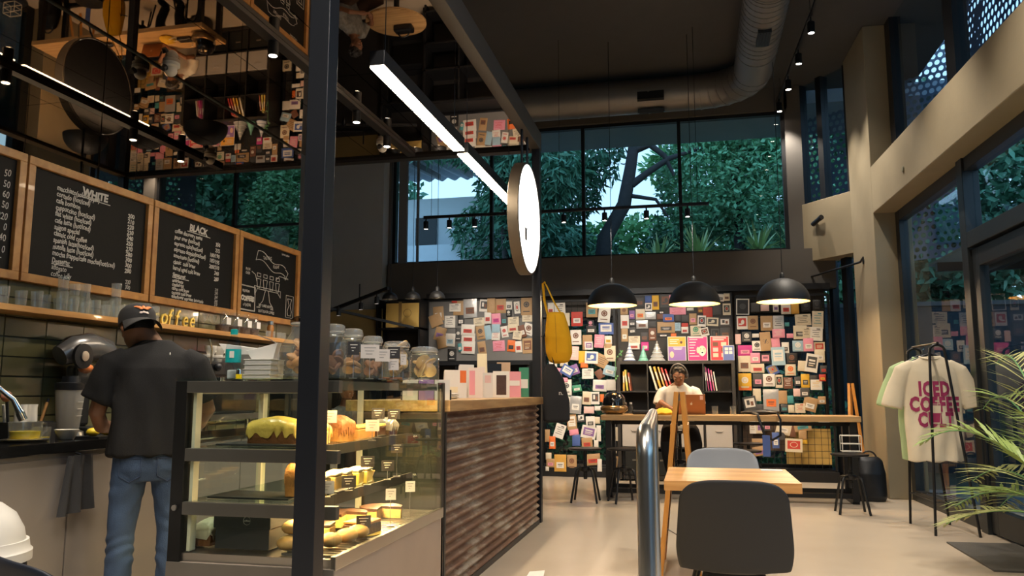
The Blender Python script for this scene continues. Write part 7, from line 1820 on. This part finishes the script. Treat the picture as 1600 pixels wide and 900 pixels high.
patch('straw_print', [(.022, -.34), (.026, -.34), (.010, -.48), (.006, -.48)], M_cr, .0075); patch('cup_rim_print', [(-.05, -.405), (.05, -.405), (.05, -.413), (-.05, -.413)], M_mag, .007)

# palm at the door
M_palm = mat('palm_leaflet', (.26, .35, .09), .5, var=.35, scale=3); M_palm2 = mat('palm_leaflet_pale', (.42, .44, .17), .5, var=.3, scale=3)
t = thing('potted_palm', 'potted palm with arching fronds beside the glass door', 'palm', (2.24, 5.75, 0))
mk('pot', G().lathe([(.15, 0), (.19, .02), (.21, .36), (.19, .36), (.18, .30), (.001, .30)], n=28), M_frame, t, smooth=40)
mk('stem', G().tube([(0, 0, .3), (.0, .03, .7)], .03, 8).tube([(.04, -.02, .3), (.06, 0, .6)], .025, 8), M_leafB, t)
rr = random.Random(2)
for k, (dx, dy, h0, hh, L, dr) in enumerate([(-.20, .75, .45, .35, .95, .42), (-.32, .55, .45, .20, .85, .45), (-.12, .85, .6, .75, .95, .45), (-.02, .6, .6, 1.0, .9, .3), (-.35, .2, .5, .6, .8, .4), (.05, .9, .5, .55, .9, .5), (-.45, .40, .40, .10, .75, .35), (-.25, -.5, .5, .7, .8, .4), (.1, -.6, .5, .8, .8, .4), (-.05, .8, .42, .22, 1.0, .5)]):
    d = Vector((dx, dy, 0)).normalized(); sp = []
    for i in range(15): u = i / 14; sp.append(Vector((0, 0, h0)) + d * L * u + Vector((0, 0, hh * math.sin(min(1, u * 1.0) * 1.7) - dr * u * u * .6)))
    fr = mk('frond_stalk', G().tube(sp, [.009 - .006 * i / 14 for i in range(15)], 6), M_leafB, t, smooth=60)
    g = G()
    for i in range(3, 15):
        for hf in (0, .5):
            if i == 14 and hf: continue
            p = sp[i].lerp(sp[min(14, i + 1)], hf); tn = (sp[i] - sp[i - 1]).normalized(); sd_ = tn.cross(Vector((0, 0, 1))).normalized()
            for sg_ in (-1, 1):
                u = i / 14; l = .30 * math.sin(PI * (.22 + .72 * u)) + .03; dv = (tn * .75 + sd_ * sg_ * .85 + Vector((0, 0, .25 - .35 * rr.random()))).normalized(); wv = dv.cross(Vector((rr.uniform(-.3, .3), rr.uniform(-.3, .3), 1))).normalized() * .0115
                q1 = p + dv * l * .5; q2 = p + dv * l - Vector((0, 0, .10 * l))
                g.add([p - wv * .4, p + wv * .4, q1 + wv, q1 - wv, q2], [(0, 1, 2, 3), (3, 2, 4)])
    raw('leaflets', g, M_palm if k % 3 else M_palm2, fr, kind='stuff')
# door mat, ladder, crate, rod
mk('door_mat', G().add([(1.93, 7.20, .0), (2.45, 7.24, .0), (2.50, 6.15, .0), (1.93, 6.15, .0), (1.93, 7.20, .012), (2.45, 7.24, .012), (2.50, 6.15, .012), (1.93, 6.15, .012)], [(0, 1, 2, 3), (4, 5, 6, 7), (0, 1, 5, 4), (1, 2, 6, 5), (2, 3, 7, 6), (3, 0, 4, 7)]), mat('grey_mat', (.085, .078, .068), .95, var=.2, bump=.6, bscale=220), label='dark grey door mat on the floor before the glass door', cat='mat')
t = thing('wooden_easel', 'slim wooden easel leaning by the pillar behind the right stool', 'easel', (1.86, 10.35, 0))
for x0, x1 in ((-.10, -.02), (.10, .02)): mk('leg', G().bar((x0, -.12, 0), (x1, .15, 1.30), .03, .02), M_orange, t)
mk('leg', G().bar((0, .30, 0), (0, .16, 1.25), .03, .02), M_orange, t); mk('ledge', G().box(-.12, .12, -.07, -.02, .45, .48), M_orange, t); mk('cross_bar', G().box(-.06, .06, .03, .06, .85, .88), M_orange, t)
t = thing('wire_crate', 'small white wire crate on the stool at the right table end', 'crate', (1.52, 8.74, .601))
for a in ((-.09, -.06), (.09, -.06), (-.09, .06), (.09, .06)): mk('upright', G().tube([(a[0], a[1], 0), (a[0], a[1], .16)], .004, 5), M_white, t)
for z_ in (.005, .08, .16): mk('wire_ring', G().tube([(-.09, -.06, z_), (.09, -.06, z_), (.09, .06, z_), (-.09, .06, z_)], .004, 5, True), M_white, t)
t = thing('black_bag', 'black bag on the floor behind the stool at the right table end', 'bag', (1.875, 9.75, 0))
g = G(); g.rings([ell(0, .15, .10), ell(.05, .17, .12), ell(.3, .17, .11), ell(.44, .14, .06), ell(.48, .10, .03)]); baked('bag_body', g, .012, 3, M_black, t, folds(.006, .6, 3)); mk('bag_handle', G().tube(arc((0, 0, .46), .08, 0, PI, 10, 'xz'), .01, 6), M_black, t)
t = thing('wall_rod', 'dark metal rod reaching from the bay wall to the pillar', 'rod', (0, 0, 0))
mk('rod', G().tube([(1.60, 11.70, 2.78), (2.06, 10.55, 2.80)], .014, 8), M_black, t); mk('end_plate', G().lathe([(.035, 0), (.035, .01)], (2.09, 10.50, 2.80), n=14, M=Matrix.Rotation(-PI / 2, 3, 'Y')), M_black, t); mk('hook', G().tube([(2.06, 10.55, 2.80), (2.085, 10.48, 2.85)], .012, 8), M_black, t)
mk('wall_button', G().lathe([(.03, 0), (.03, .012), (.02, .015)], tuple(wp(1.28, -.0, 3.46)), n=18, M=Matrix.Rotation(-PI / 2, 3, 'Y')), mat('olive_grey', (.20, .19, .13), .6), label='small round grey plate on the concrete beam over the door', cat='plate')

bpy.data.scenes.remove(BAKE)
